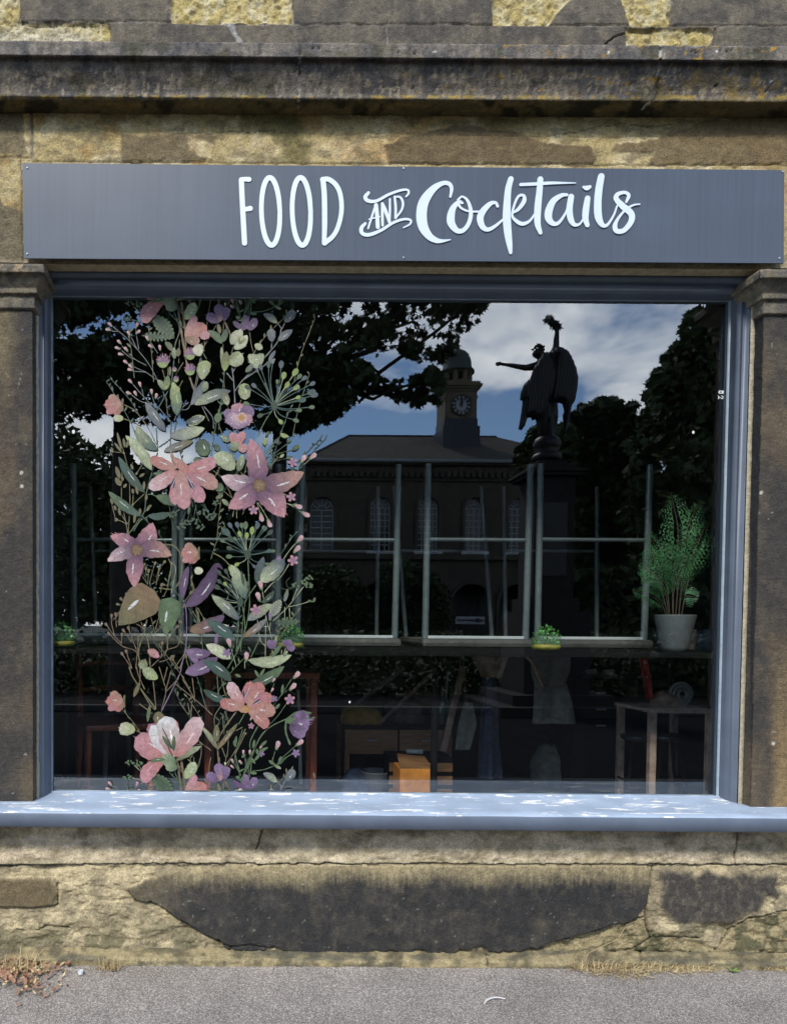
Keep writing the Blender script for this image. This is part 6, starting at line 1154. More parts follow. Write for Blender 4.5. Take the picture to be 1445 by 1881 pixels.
bottle(812, 'dark green bottle at the right end of the brown desk'); bottle(828, 'second dark bottle at the very edge of the brown desk')
m_ = MB(); c_ = P(690, 1410, 1.0); m_.lathe((c_[0], 1.0, RZ0), [(.07, 0), (.09, .16), (.095, .165), (.088, .166), (.066, .01)], 20); bk = thing('bucket', 'dark plastic bucket standing between the blue bag and the orange box', 'bucket', (c_[0], 1.0, RZ0)); m_.build('body', M_GREY, bk, True); MB().tube([(c_[0]+.092*math.cos(q), 1.0, RZ0+.16+.09*math.sin(q)) for q in np.linspace(0, math.pi, 12)], .003, 6).build('handle', M_BLK, bk)
for px_, lb in ((1085, 'white folded card on the black cabinet'), (1118, 'pale crumpled paper on the black cabinet')):
    c_ = P(px_, 1250, 1.25); z_ = zt(1246, 1.15); m_ = MB(); m_.add([(c_[0]-.04, 1.22, z_), (c_[0]+.03, 1.22, z_), (c_[0]+.03, 1.25, z_+.06), (c_[0]-.035, 1.25, z_+.055), (c_[0]-.04, 1.30, z_), (c_[0]+.03, 1.30, z_)], [[0, 1, 2, 3], [3, 2, 5, 4]]); tag(m_.build('card', M_WH, loc=(c_[0], 1.25, z_)), lb, 'card')
# cabinet, stool and side table at the right
x0, x1 = P(1052, 1300, 1.15)[0], P(1150, 1300, 1.15)[0]; z1 = zt(1246, 1.15)
cb_ = thing('black_cabinet', 'black drawer cabinet between the grey apron and the stools', 'cabinet', ((x0+x1)/2, 1.3, RZ0)); mb = MB(); mb.box(x0, x1, 1.15, 1.5, RZ0, z1, .006); mb.build('body', M_BLK, cb_)
for k in range(3): zz = z1-.04-k*.10; mb = MB(); mb.box(x0+.02, x1-.02, 1.143, 1.15, zz-.085, zz, .003); o = mb.build('drawer', M_BLK, cb_); mb = MB(); mb.tube([((x0+x1)/2-.03, 1.132, zz-.04), ((x0+x1)/2+.03, 1.132, zz-.04)], .005, 8); mb.build('handle', M_GREY, o)
def stool(px, label):
    c = P(px, 1350, .95); z = c[2]; t = thing('bar_stool', label, 'stool', (c[0], .95, RZ0), 'black stools under the counter'); m_ = MB(); m_.lathe((c[0], .95, z-.03), [(.01, 0), (.085, 0), (.095, .012), (.095, .028), (.08, .036), (.01, .037)], 24); m_.build('seat', noise_mat('black_vinyl', (.02, .02, .022), .25, 20, .2, .05), t, True)
    for k in range(4): a_ = k*math.pi/2+.6; MB().tube([(c[0]+.06*math.cos(a_), .95+.06*math.sin(a_), z-.03), (c[0]+.12*math.cos(a_), .95+.12*math.sin(a_), RZ0)], .010, 8).build('leg', M_BLK, t)
    m_ = MB(); m_.tube([(c[0]+.10*math.cos(q*math.pi/8), .95+.10*math.sin(q*math.pi/8), RZ0+.14) for q in range(17)], .006, 6, False); m_.build('foot_ring', M_BLK, t)
stool(1172, 'black round stool beside the black cabinet'); stool(1225, 'black round stool under the pale edged side table')
t = table(P(1186, 1300, .7)[0], P(1312, 1300, .7)[0], .66, 1.05, zt(1300, .66), 'narrow pale edged table in the right corner below the fern', M_TAN, .02)
zt_ = zt(1300, .66)
blob('folded_jeans', 'bundle of blue denim behind the fern pot', 'clothes', 1298, 1195, .62, .06, .05, .07, M_DENIM, 21, ZC); blob('brown_bag', 'soft brown bag leaning behind the fern pot', 'bag', 1272, 1195, .8, .05, .05, .075, M_TAN, 22, ZC)
mb = MB(); c = P(1250, 1275, .8); 
for rr, zz in ((.062, 0), (.045, .02), (.025, .035)): mb.tube([(c[0]+rr*math.cos(q*math.pi/10), .8-.5*zz, c[2]+rr*math.sin(q*math.pi/10)) for q in range(21)], .009, 8, False)
mb.box(c[0]-.03, c[0]+.03, .79, .83, zt_, c[2]-.05, .003)
tag(mb.build('cable_reel', M_GREY, loc=c), 'grey round reel standing on the pale edged table', 'reel')
blob('rag_pile', 'crumpled pinkish rag pile on the pale edged table', 'rags', 1225, 1290, .85, .09, .08, .06, M_TAN, 23, zt_)
# hanging lamp shade dimly seen top left, and glass etching
m, nt, b = bsdf('etch', Roughness=.6); b.inputs['Base Color'].default_value = (.55, .57, .56, 1)
cu = [[(724, 36), (730, 28), (745, 24), (724, 24)][:0]]
etch = MB()
for st in ([(1325.6, 718.5, 1.6), (1322.2, 718.0, 1.8), (1320.8, 720.2, 1.9), (1322.2, 722.3, 1.8), (1325.2, 721.8, 1.5)], [(1327.3, 718, 1.6), (1326.7, 722.4, 1.6)], [(1329, 718, 1.6), (1328.2, 722.4, 1.5)], [(1319.3, 727.2, 1.3), (1320.8, 729.6, 1.5), (1319.6, 732.4, 1.5)], [(1321.2, 730.4, 1.1), (1324.4, 730.4, 1.1)], [(1325.6, 727, 1.3), (1328.2, 729, 1.4), (1327.2, 732, 1.5), (1324.8, 732, 1.3)]):
    ribbon(etch, [(a_-.8, b_, c_) for a_, b_, c_ in st], YG-.0006, .0006)
etch.build('glass_etching', m, facade)
mb = MB()
for px, py, r in ((1273, 794, 2.4), (135, 793, 3), (642, 1290, 1.8)):
    c = P(px, py, YG-.0006); mb.add([(c[0]+r*K*math.cos(k*.7), YG-.0008, c[2]+r*K*1.3*math.sin(k*.7)) for k in range(9)]+[(c[0], YG-.0022, c[2])], [[k, (k+1) % 9, 9] for k in range(9)])
mb.build('bird_dropping', m, facade)
# ------------------------------------------------------------------ across the street (seen mirrored in the glass)
def V3(px, py, d): return Mr(px, py, d)
TD = 48.0; PS = TD/F                       # distance to the town hall front, metres per photo pixel there
def hx(px): return V3(px, 1100, TD)[0]
def hz(py): return V3(760, py, TD)[2]
YH = V3(700, 900, TD)[1]
M_HALL = col_mat('town_hall_stone', .9, 8, .25, .4, .02, sc2=2)
M_SLATE = noise_mat('roof_slate', (.10, .092, .08), .9, 3, .25, .3, spec=.1, stretch=(1, 1, 1)); M_LEAD = noise_mat('lead_sheet', (.025, .03, .042), .6, 2, .25, .1); M_CLK = noise_mat('clock_dial', (.34, .34, .36), .5, 4, .08, 0); M_DARK = noise_mat('iron_black', (.01, .01, .01), .5, 4, .2, 0)
M_PANE = noise_mat('dark_panes', (.01, .012, .014), .15, 2, .3, 0); M_BAR = noise_mat('white_glazing_bars', (.36, .36, .35), .6, 5, .1, 0); M_HST = noise_mat('hall_stone', (.062, .05, .035), .9, 2, .3, .4, dist=.03); M_HST2 = noise_mat('tower_stone', (.14, .115, .075), .9, 2, .25, .3, dist=.03)
hall = thing('town_hall', 'two storey stone hall with slate roof and domed clock tower mirrored in the window', 'building', (hx(760), YH, 0))
# slate roof rows bump
nt = M_SLATE.node_tree; b = nt.nodes['Principled BSDF']; br = N(nt, 'ShaderNodeTexBrick', inp={'Scale': 1.0, 'Mortar Size': .02, 'Brick Width': .45, 'Row Height': .28, 'Color1': (.11, .10, .08, 1), 'Color2': (.06, .054, .044, 1), 'Mortar': (.03, .03, .03, 1)}); tc = N(nt, 'ShaderNodeTexCoord'); sx = N(nt, 'ShaderNodeSeparateXYZ'); cbx = N(nt, 'ShaderNodeCombineXYZ')
nt.links.new(tc.outputs['Object'], sx.inputs[0]); nt.links.new(sx.outputs[0], cbx.inputs[0]); nt.links.new(sx.outputs[1], cbx.inputs[1]); nt.links.new(cbx.outputs[0], br.inputs['Vector']); nt.links.new(br.outputs['Color'], b.inputs['Base Color'])
xl, xr = hx(562), hx(1085); ze = hz(856); depth = 15.0
WX = [(697, 19), (784, 19), (870, 19), (950, 19)]
def arch_pts(cx, r, z0, zs, n=14): return [(cx-r, z0), (cx-r, zs)]+[(cx+r*math.cos(a), zs+r*math.sin(a)) for a in np.linspace(math.pi, 0, n)[1:-1]]+[(cx+r, zs), (cx+r, z0)]
def ringed(mb, outer, inner, y0, y1):
    n = len(outer); V = [(x, y0, z) for x, z in outer]+[(x, y0, z) for x, z in inner]+[(x, y1, z) for x, z in outer]+[(x, y1, z) for x, z in inner]; Fc = []
    for i in range(n-1): Fc += [[i, i+1, n+i+1, n+i], [2*n+i, 3*n+i, 3*n+i+1, 2*n+i+1], [i, 2*n+i, 2*n+i+1, i+1], [n+i, n+i+1, 3*n+i+1, 3*n+i]]
    mb.add(V, Fc)
# wall with real openings: strips between columns
ops = []                                     # (x centre, r, z0, spring)
for px, hw in WX: cx = hx(px); r = hw*PS; ops.append((cx, r, hz(1012), hz(913)-r))
cx = hx(590); ops.append((cx, 22*PS, hz(1012), hz(915)-22*PS))
gops = [(hx(p), 36*PS, 0.0, hz(1072)-36*PS) for p in (693, 779, 866, 952)]
mb = MB(); yf, yb = YH, YH-.5
def wall_band(z0, z1, opl):
    opl = sorted(opl); x = xl
    for cx, r, a, s_ in opl:
        mb.box(x, cx-r, yf, yb, z0, z1)
        if a > z0: mb.box(cx-r, cx+r, yf, yb, z0, a)
        arc = [(cx+r*math.cos(t), s_+r*math.sin(t)) for t in np.linspace(0, math.pi, 15)]
        V = [(q[0], yf, q[1]) for q in arc]+[(q[0], yf, z1) for q in arc]+[(q[0], yb, q[1]) for q in arc]; n = 15
        mb.add(V, [[i, i+1, n+i+1, n+i] for i in range(14)]+[[i, 2*n+i, 2*n+i+1, i+1] for i in range(14)])
        x = cx+r
    mb.box(x, xr, yf, yb, z0, z1)
zm = hz(1035); wall_band(zm, ze, ops); wall_band(-.12, zm, gops)
mb.box(xl, xl+.5, yb, yf-depth, -.12, ze); mb.box(xr-.5, xr, yb, yf-depth, -.12, ze); mb.box(xl, xr, yf-depth-.5, yf-depth, -.12, ze)
mb.build('wall', M_HST, hall)
mb = MB(); mb.box(xl-.3, xr+.3, yf+.28, yf-.6, hz(1028), hz(1019)); mb.build('string_course', M_HST, hall)
mb = MB(); mb.box(xl+.6, xr-.6, yf-2.5, yf-2.7, -.1, ze-.3); mb.build('inner_wall', M_DARK, hall)
mb = MB(); mb.box(xl-.35, xr+.35, yf+.45, yf-depth-.9, ze, hz(850)); mb.box(xl-.2, xr+.2, yf+.15, yf-.55, hz(884), ze)
for k in range(46): x = xl+.3+k*(xr-xl-.6)/45; mb.box(x-.12, x+.12, yf+.15, yf+.38, hz(878), hz(868))
mb.build('cornice', M_HST, hall)
mb = MB(); mb.tube([(xl-.4, yf+.55, hz(850)), (xr+.4, yf+.55, hz(850))], .12, 8); mb.build('gutter', M_GREY, hall)
for i, (cx, r, a, s_) in enumerate(ops):
    big = i == 4; mb = MB(); o1 = arch_pts(cx, r*1.28, a-.2, s_); i1 = arch_pts(cx, r*1.0, a-.2, s_); ringed(mb, o1, i1, yf+.12, yf+.01); sur = mb.build('window', M_HST, hall)
    mb = MB(); mb.prism(arch_pts(cx, r, a, s_), yf-.34, yf-.38); mb.build('pane', M_PANE, sur)
    mb = MB(); w_ = .035; nb = 4 if not big else 2
    for k in range(1, nb): x = cx-r+2*r*k/nb; mb.box(x-w_, x+w_, yf-.30, yf-.335, a, s_+ (0 if not big else .0))
    for k in range(0, 8): z = a+(s_-a)*k/7; mb.box(cx-r, cx+r, yf-.30, yf-.333, z-w_, z+w_)
    ringed(mb, arch_pts(cx, r, a, s_), arch_pts(cx, r-.09, a, s_), yf-.28, yf-.336)
    ringed(mb, [(cx+r*.42*math.cos(t), s_+r*.42*math.sin(t)) for t in np.linspace(0, math.pi, 12)], [(cx+r*.36*math.cos(t), s_+r*.36*math.sin(t)) for t in np.linspace(0, math.pi, 12)], yf-.30, yf-.334)
    for t in np.linspace(math.pi/6, math.pi*5/6, 5): mb.tube([(cx+r*.4*math.cos(t), yf-.31, s_+r*.4*math.sin(t)), (cx+r*.98*math.cos(t), yf-.31, s_+r*.98*math.sin(t))], .03, 5)
    mb.build('glazing_bars', M_BAR, sur)
    mb = MB(); mb.box(cx-r*1.35, cx+r*1.35, yf+.2, yf-.3, a-.22, a-.02); mb.build('sill', M_BAR if not big else M_HST, sur)
for cx, r, a, s_ in gops:
    mb = MB(); ringed(mb, arch_pts(cx, r*1.16, a, s_), arch_pts(cx, r, a, s_), yf+.14, yf+.01); mb.box(cx-r*1.22, cx-r, yf+.2, yf-.52, s_-.18, s_); mb.build('archway', M_HST, hall)
# roof: hipped
zr = V3(700, 801, TD+depth/2)[2]; xa = V3(640, 801, TD+depth/2)[0]; z0r = hz(850); xb = xr-4
V = [(xl-.45, yf+.55, z0r), (xr+.45, yf+.55, z0r), (xr+.45, yf-depth-.9, z0r), (xl-.45, yf-depth-.9, z0r), (xa, yf-depth/2, zr), (xb, yf-depth/2, zr)]
mk('roof', V, [[0, 1, 5, 4], [1, 2, 5], [2, 3, 4, 5], [3, 0, 4], [0, 3, 2, 1]], M_SLATE, hall)
mb = MB(); mb.tube([(xa, yf-depth/2, zr), (xb, yf-depth/2, zr)], .1, 8); mb.tube([(xl-.45, yf+.55, z0r), (xa, yf-depth/2, zr)], .09, 8); mb.build('ridge_tiles', M_LEAD, hall)
# clock tower
TT = TD+4.0; ps = TT/F; yt = V3(800, 900, TT)[1]; tx = lambda p: V3(p, 900, TT)[0]; tz = lambda p: V3(843, p, TT)[2]
cx = tx(844); hw = tx(873)-cx

mb = MB(); mb.box(cx-hw*1.17, cx+hw*1.17, yt+.25, yt-2*hw-.2, tz(840), tz(783), .03); mb.box(cx-hw*1.05, cx+hw*1.05, yt+.1, yt-2*hw-.1, tz(783), tz(768), .03); tb = mb.build('tower', M_LEAD, hall)
mb = MB(); mb.box(cx-hw, cx+hw, yt, yt-2*hw, tz(768), tz(716)); mb.box(cx-hw*.9, cx-hw*.6, yt+.06, yt, tz(768), tz(730)); mb.box(cx+hw*.6, cx+hw*.9, yt+.06, yt, tz(768), tz(730)); mb.box(cx-hw*1.06, cx+hw*1.06, yt+.08, yt-2*hw-.08, tz(730), tz(727)); mb.build('belfry_stage', M_HST2, tb)
mb = MB(); 
for a_, z_a, z_b in ((1.08, 718, 714), (1.18, 714, 710), (1.28, 710, 706), (1.16, 706, 701)): mb.box(cx-hw*a_, cx+hw*a_, yt+hw*(a_-1), yt-hw*(1+a_), tz(z_a), tz(z_b))
mb.build('cornice', M_HST2, tb)
cy = yt-hw; ra = 26*ps
mb = MB()
for k in range(8):
    a_ = k*math.pi/4+math.pi/8; px_, py_ = cx+ra*.86*math.cos(a_), cy+ra*.86*math.sin(a_); mb.tube([(px_, py_, tz(701)), (px_, py_, tz(675))], [.22, .17], 10)
mb.lathe((cx, cy, tz(701)), [(ra*1.02, 0), (ra*1.02, .25), (ra*.9, .25)], 16); mb.lathe((cx, cy, tz(680)), [(ra*.92, 0), (ra*1.0, .18)], 16); mb.build('lantern', M_HST2, tb)
dz = tz(676); pr2 = [(31.5, 676), (31, 673), (26.5, 667), (25.5, 660), (24.5, 652), (21, 643), (15, 636), (7, 632), (4.5, 629), (3.2, 624), (1.6, 621), (4, 618), (4.6, 616), (4, 612), (1.6, 610), (1.0, 602), (.6, 588)]
MB().lathe((cx, cy, 0), [(r*ps, tz(z)) for r, z in pr2], 32).build('dome', noise_mat('weathered_copper', (.05, .06, .052), .7, 3, .3, .1), tb, True)
zc = tz(744.5); rc = 17.8*ps; ck = MB(); V = []
def disc(mb, r0, r1, y0, y1, n=40):
    V = [(cx+r*math.cos(2*math.pi*k/n), y, zc+r*math.sin(2*math.pi*k/n)) for r, y in ((r0, y0), (r1, y0), (r1, y1), (r0, y1)) for k in range(n)]
    mb.add(V, [[a*n+k, a*n+(k+1) % n, b*n+(k+1) % n, b*n+k] for a, b in ((0, 1), (1, 2), (2, 3), (3, 0)) for k in range(n)])
disc(ck, .01, rc*.98, yt+.09, yt+.02); face = ck.build('clock_face', M_CLK, tb)
ck = MB(); disc(ck, rc*.94, rc*1.06, yt+.16, yt+.01); disc(ck, rc*.60, rc*.66, yt+.11, yt+.08); 
for k in range(12):
    a_ = k*math.pi/6+math.pi/12*0; ca, sa = math.cos(a_), math.sin(a_); w_ = .075
    q = [(rc*.66, -w_), (rc*.94, -w_*1.25), (rc*.94, w_*1.25), (rc*.66, w_)]; V = [(cx+r*ca-t*sa, y, zc+r*sa+t*ca) for y in (yt+.105, yt+.085) for r, t in q]; ck.add(V, [[0, 1, 2, 3], [7, 6, 5, 4], [0, 4, 5, 1], [1, 5, 6, 2], [2, 6, 7, 3], [3, 7, 4, 0]])
ck.build('clock_numerals', M_DARK, tb)
ck = MB(); ck.box(cx-.055, cx+.055, yt+.13, yt+.15, zc-.15, zc+rc*.9); ck.box(cx-.10, cx+.10, yt+.155, yt+.17, zc-.1, zc+rc*.55); ck.build('clock_hands', M_DARK, tb)
# notice board in the arch
x0, x1 = hx(835), hx(888); mb = MB(); mb.box(x0, x1, yf+.3, yf+.22, hz(1146), hz(1132)); sg = mb.build('plate', M_CLK, None)
sg0 = thing('notice_board', 'long white notice board with a dark stripe inside the hall archway', 'sign', ((x0+x1)/2, yf+.26, 0)); bpy.data.objects.remove(sg)
mb = MB(); mb.box(x0, x1, yf+.30, yf+.24, hz(1146), hz(1132), .01); mb.build('board', M_CLK, sg0); mb = MB(); mb.box(x0+.1, x1-.1, yf+.32, yf+.302, hz(1140.5), hz(1137.5)); mb.tube([(hx(875), yf+.33, hz(1139)), (hx(875), yf+.30, hz(1139))], .16, 12); mb.build('stripe', M_DARK, sg0)
for x in (x0+.15, x1-.15): mb = MB(); mb.tube([(x, yf+.22, -.12), (x, yf+.22, hz(1133))], .05, 8); mb.build('post', M_DARK, sg0)

# ------------------------------------------------------------------ winged statue on its pedestal
SD = 14.0; s = SD/F; ys = V3(1000, 900, SD)[1]
S_ = lambda px, py, dy=0: (V3(px, py, SD-dy)[0], ys+dy, V3(px, py, SD-dy)[2])
M_BRZ = noise_mat('dark_bronze', (.009, .008, .007), .5, 12, .4, .2)
statue = thing('winged_statue', 'dark bronze winged figure with raised wreath and outstretched arm mirrored against the clouds', 'statue', S_(1004, 852))
def skin(name, joints, edges, mat, parent, sub=2):
    me = bpy.data.meshes.new(name); o = bpy.data.objects.new(name, me); COL.objects.link(o); off = wloc(parent); o.parent = parent
    me.from_pydata([tuple(np.array(j[:3])-off) for j in joints], edges, []); o.modifiers.new('s', 'SKIN'); sv = me.skin_vertices[0].data
    for i, j in enumerate(joints): sv[i].radius = (j[3], (j[4] if len(j) > 4 else j[3])); sv[i].use_root = (i == 0)
    m_ = o.modifiers.new('b', 'SUBSURF'); m_.levels = sub; m_.render_levels = sub
    dg = bpy.context.evaluated_depsgraph_get(); ev = o.evaluated_get(dg); m2 = bpy.data.meshes.new_from_object(ev); o.modifiers.clear(); o.data = m2; m2.materials.clear(); m2.materials.append(mat)
    m2.polygons.foreach_set('use_smooth', np.ones(len(m2.polygons), bool)); return o
J = [(*S_(1004, 735), .22), (*S_(1003, 705), .17), (*S_(1002, 680), .21), (*S_(1002, 662), .20), (*S_(995, 655), .09), (*S_(989, 651), .085), (*S_(986.5, 649), .125), (*S_(987, 642), .095),   # 0-7 pelvis..head
     (*S_(984, 672, .05), .085), (*S_(966, 675.5, .1), .06), (*S_(955, 674, .12), .052), (*S_(940, 671, .14), .042), (*S_(927, 669.5, .15), .030), (*S_(920, 668.5, .15), .03),        # 8-13 left arm
     (*S_(1016, 652, .03), .085), (*S_(1021, 636, .03), .065), (*S_(1021.5, 622, .03), .055), (*S_(1023, 606, .02), .04), (*S_(1023, 600, .02), .045),                                    # 14-18 raised arm
     (*S_(998, 765, .05), .17), (*S_(998, 800, .03), .10), (*S_(1000, 815, .0), .07), (*S_(1011, 765, -.05), .16), (*S_(1009, 800, -.08), .10), (*S_(1008, 815, -.05), .07)]
E = [(0, 1), (1, 2), (2, 3), (3, 4), (4, 5), (5, 6), (6, 7), (3, 8), (8, 9), (9, 10), (10, 11), (11, 12), (12, 13), (3, 14), (14, 15), (15, 16), (16, 17), (17, 18), (0, 19), (19, 20), (20, 21), (0, 22), (22, 23), (23, 24)]
body = skin('body', J, E, M_BRZ, statue)
# fingers of the outstretched hand and nose/hair bun
for k, (dx_, dy_, ln) in enumerate([(-9, -3.2, .013), (-10, -.8, .012), (-9.5, 1.2, .012), (-8, 3, .011), (-3, -4.5, .014)]):
    a = S_(920, 668.5+(k-1.5)*.8, .15); b_ = S_(920+dx_*.55, 668.5+dy_*.7, .17); c_ = S_(920+dx_, 668.5+dy_+.6, .15); MB().tube([a, b_, c_], [ln*1.5, ln*1.2, ln*.8], 8).build('finger', M_BRZ, statue, True)
bm_ = MB(); bm_.tube([S_(981, 651), S_(978.5, 653)], [.03, .012], 8); bm_.build('face', M_BRZ, statue, True)
rng = random.Random(4); mb = MB()
for k in range(70):
    a = np.array(S_(988.5, 643)); d = np.array([rng.gauss(0, 1), rng.gauss(0, 1), rng.gauss(.3, 1)]); d /= np.linalg.norm(d); p0 = a+d*.09; mb.tube([p0, p0+d*.012+np.array([rng.gauss(0, .012) for _ in range(3)])], [.024, .014], 5)
mb.build('hair', M_BRZ, statue, True)
def thick(name, outline, dy0, dy1, parent, bulge=.12, mat=M_BRZ):
    """a solid wing: outline traced, its surface bulged, cut with feather grooves"""
    n = len(outline); px_ = np.array([p[0] for p in outline], float); py_ = np.array([p[1] for p in outline], float)
    gx = np.arange(px_.min()-1, px_.max()+2, 1.4); gy = np.arange(py_.min()-1, py_.max()+2, 1.4); X, Y = np.meshgrid(gx, gy); xf, yf_ = X.ravel(), Y.ravel()
    ins = inpoly(xf, yf_, outline); d = np.where(ins, dseg(xf, yf_, outline, True), 0); h = bulge*np.sqrt(np.clip(d/9, 0, 1)); gr = .025*np.abs(np.sin(xf*.55+yf_*.07))*ins
    sn = ins.copy(); nx_ = len(gx); V = []; idx = -np.ones(len(xf), int); k = 0; Fr = []; 
    I = ins.reshape(len(gy), nx_); q = np.zeros_like(I); q[:-1, :-1] = I[:-1, :-1] | I[1:, :-1] | I[:-1, 1:] | I[1:, 1:]
    # use cells that touch the inside; snap outside vertices to the outline
    use = np.zeros(len(xf), bool); cells = []
    for j in range(len(gy)-1):
        for i in range(nx_-1):
            if q[j, i]:
                c4 = [j*nx_+i, j*nx_+i+1, (j+1)*nx_+i+1, (j+1)*nx_+i]; cells.append(c4); use[c4] = True
    ids = np.nonzero(use)[0]; idx[ids] = np.arange(len(ids)); fx, fy = xf[ids].copy(), yf_[ids].copy()
    for t, gi in enumerate(ids):
        if not ins[gi]:
            best = None
            for a in range(n):
                x0, y0 = outline[a]; x1, y1 = outline[(a+1) % n]; L_ = (x1-x0)**2+(y1-y0)**2+1e-9; u = min(1, max(0, ((fx[t]-x0)*(x1-x0)+(fy[t]-y0)*(y1-y0))/L_)); cxp, cyp = x0+u*(x1-x0), y0+u*(y1-y0); dd = (fx[t]-cxp)**2+(fy[t]-cyp)**2
                if best is None or dd < best[0]: best = (dd, cxp, cyp)
            fx[t], fy[t] = best[1], best[2]
    W = Parr(fx, fy, CAM[1]+SD-(dy0+dy1)/2); W[:, 1] = 2*YG-W[:, 1]; hh = (h-gr)[ids]; m0 = W.copy(); m0[:, 1] = ys+(dy0+dy1)/2+hh; m1 = W.copy(); m1[:, 1] = ys+(dy0+dy1)/2-hh*.6-.01; nn = len(ids)
    Fc = [[idx[a] for a in c] for c in cells]; Fb = [[idx[a]+nn for a in c[::-1]] for c in cells]
    return mk(name, np.vstack([m0, m1]), Fc+Fb, mat, parent, True)
LW = [(1003, 646), (996, 650), (988, 664), (980, 676), (974, 694), (962, 706), (956, 722), (955, 735), (960, 736), (957, 760), (952, 790), (955, 788), (957, 791), (964, 782), (968, 768), (975, 766), (977, 772), (984, 770), (988, 775), (1000, 760), (1010, 735), (1020, 720), (1022, 690), (1018, 664), (1010, 648)]
RW = [(1010, 648), (1020, 638), (1030, 637), (1042, 643), (1050, 655), (1058, 676), (1062, 694), (1060, 715), (1056, 735), (1050, 745), (1047, 765), (1044, 778), (1040, 792), (1035, 799), (1035, 780), (1033, 765), (1036, 755), (1033, 742), (1028, 740), (1012, 738), (1010, 690), (1019, 672), (1021, 664), (1020, 657), (1017, 664), (1010, 670)]
thick('wing', LW, .18, .30, statue); thick('wing', RW, .20, .32, statue)
DR = [(990, 700), (1016, 700), (1018, 730), (1014, 752), (1017, 775), (1014, 800), (1008, 812), (998, 808), (993, 790), (994, 778), (990, 768), (988, 740)]
thick('drapery', DR, -.05, .1, statue, .2)
# laurel wreath in the raised hand
mb = MB(); rng = random.Random(9)
for k in range(120):
    t = rng.random(); a = S_(1003+22*t+rng.gauss(0, 2.2), 585+15*t+rng.gauss(0, 2.2), rng.gauss(0, .05)); d = np.array([rng.gauss(0, 1), rng.gauss(0, .6), rng.gauss(0, 1)]); d /= np.linalg.norm(d); mb.tube([a, np.array(a)+d*.055, np.array(a)+d*.10], [.012, .018, .003], 4)
mb.build('wreath', M_BRZ, statue)
mb = MB(); mb.lathe(S_(1004, 850), [(.05, .0), (.26, .02), (.28, .1), (.25, .16), (.18, .18), (.24, .28), (.26, .36), (.22, .46), (.14, .52), (.05, .54)], 24); mb.build('globe_base', M_BRZ, statue, True)
M_PED = noise_mat('pedestal_stone', (.016, .015, .012), .9, 5, .3, .3, dist=.02)
ped = thing('pedestal', 'tall stepped stone pedestal under the bronze statue', 'pedestal', (S_(1004, 0)[0], ys, -.1)); cxp = S_(1004, 900)[0]; zz = lambda p: S_(1004, p)[2]
def sq(mb, hw, a, b_): mb.box(cxp-hw*s, cxp+hw*s, ys-hw*s, ys+hw*s, zz(a), zz(b_), .015)
mb = MB()
for hw_, a, b_ in ((26, 857, 851), (32, 863, 857), (36, 868, 863), (52, 876, 870), (48, 882, 876), (40, 868+4, 868)): sq(mb, hw_, a, b_)
mb.build('cap', M_PED, ped); mb = MB(); sq(mb, 36, 1100, 882); mb.build('shaft', M_PED, ped); mb = MB(); sq(mb, 44, 1125, 1100); mb.box(cxp-.62, cxp+.62, ys-.62, ys+.62, .25, zz(1125)); mb.box(cxp-.95, cxp+.95, ys-.95, ys+.95, .06, .25); mb.box(cxp-1.3, cxp+1.3, ys-1.3, ys+1.3, -.12, .06); mb.build('base_steps', M_PED, ped)
mb = MB(); mb.box(cxp-22*s, cxp+22*s, ys+36*s, ys+38*s, zz(1060), zz(930)); mb.build('plaque', M_BRZ, ped)

# ------------------------------------------------------------------ trees and hedges
M_LEAF = noise_mat('maple_leaf', (.040, .060, .022), .75, 1.2, .45, 0, spec=.25); M_LEAF2 = noise_mat('dark_leaf', (.05, .07, .026), .75, .8, .5, 0, spec=.25); M_BARK = noise_mat('tree_bark', (.06, .05, .04), .95, 6, .35, .6, dist=.03)
LT = np.array([(0, -.5, 0), (.13, -.22, .02), (.48, -.26, .06), (.24, .02, .0), (.5, .28, .08), (.2, .22, .02), (0, .62, .05), (-.2, .22, .02), (-.5, .28, .08), (-.24, .02, 0), (-.48, -.26, .06), (-.13, -.22, .02)])
LQ = np.array([(0, -.5, 0), (.3, 0, .05), (0, .5, 0), (-.3, 0, .05)])
def leafcloud(name, C, size, tmpl, mat, parent, seed, stuff=False):
    rs = np.random.RandomState(seed); n = len(C); A_ = rs.normal(size=(n, 3)); A_[:, 2] *= .7; A_ /= np.linalg.norm(A_, axis=1)[:, None]; B_ = rs.normal(size=(n, 3)); B_ -= (B_*A_).sum(1)[:, None]*A_; B_ /= np.linalg.norm(B_, axis=1)[:, None]; Nn = np.cross(A_, B_)
    sz = size*rs.uniform(.6, 1.3, n); k = len(tmpl); V = (C[:, None, :]+(tmpl[None, :, 0:1]*B_[:, None, :]+tmpl[None, :, 1:2]*A_[:, None, :]+tmpl[None, :, 2:3]*Nn[:, None, :])*sz[:, None, None]).reshape(-1, 3)
    o = mk(name, V, (np.arange(n)[:, None]*k+np.arange(k)[None]), mat, parent); 
    return o
def noise3(p, sc, seed): return (fbm(p[:, 0]+p[:, 1]*.37, p[:, 2]+p[:, 1]*.61, sc, 3, seed)+fbm(p[:, 0]*.8-p[:, 1]*.5, p[:, 2]*.9+p[:, 1]*.3, sc*.6, 2, seed+5))/2
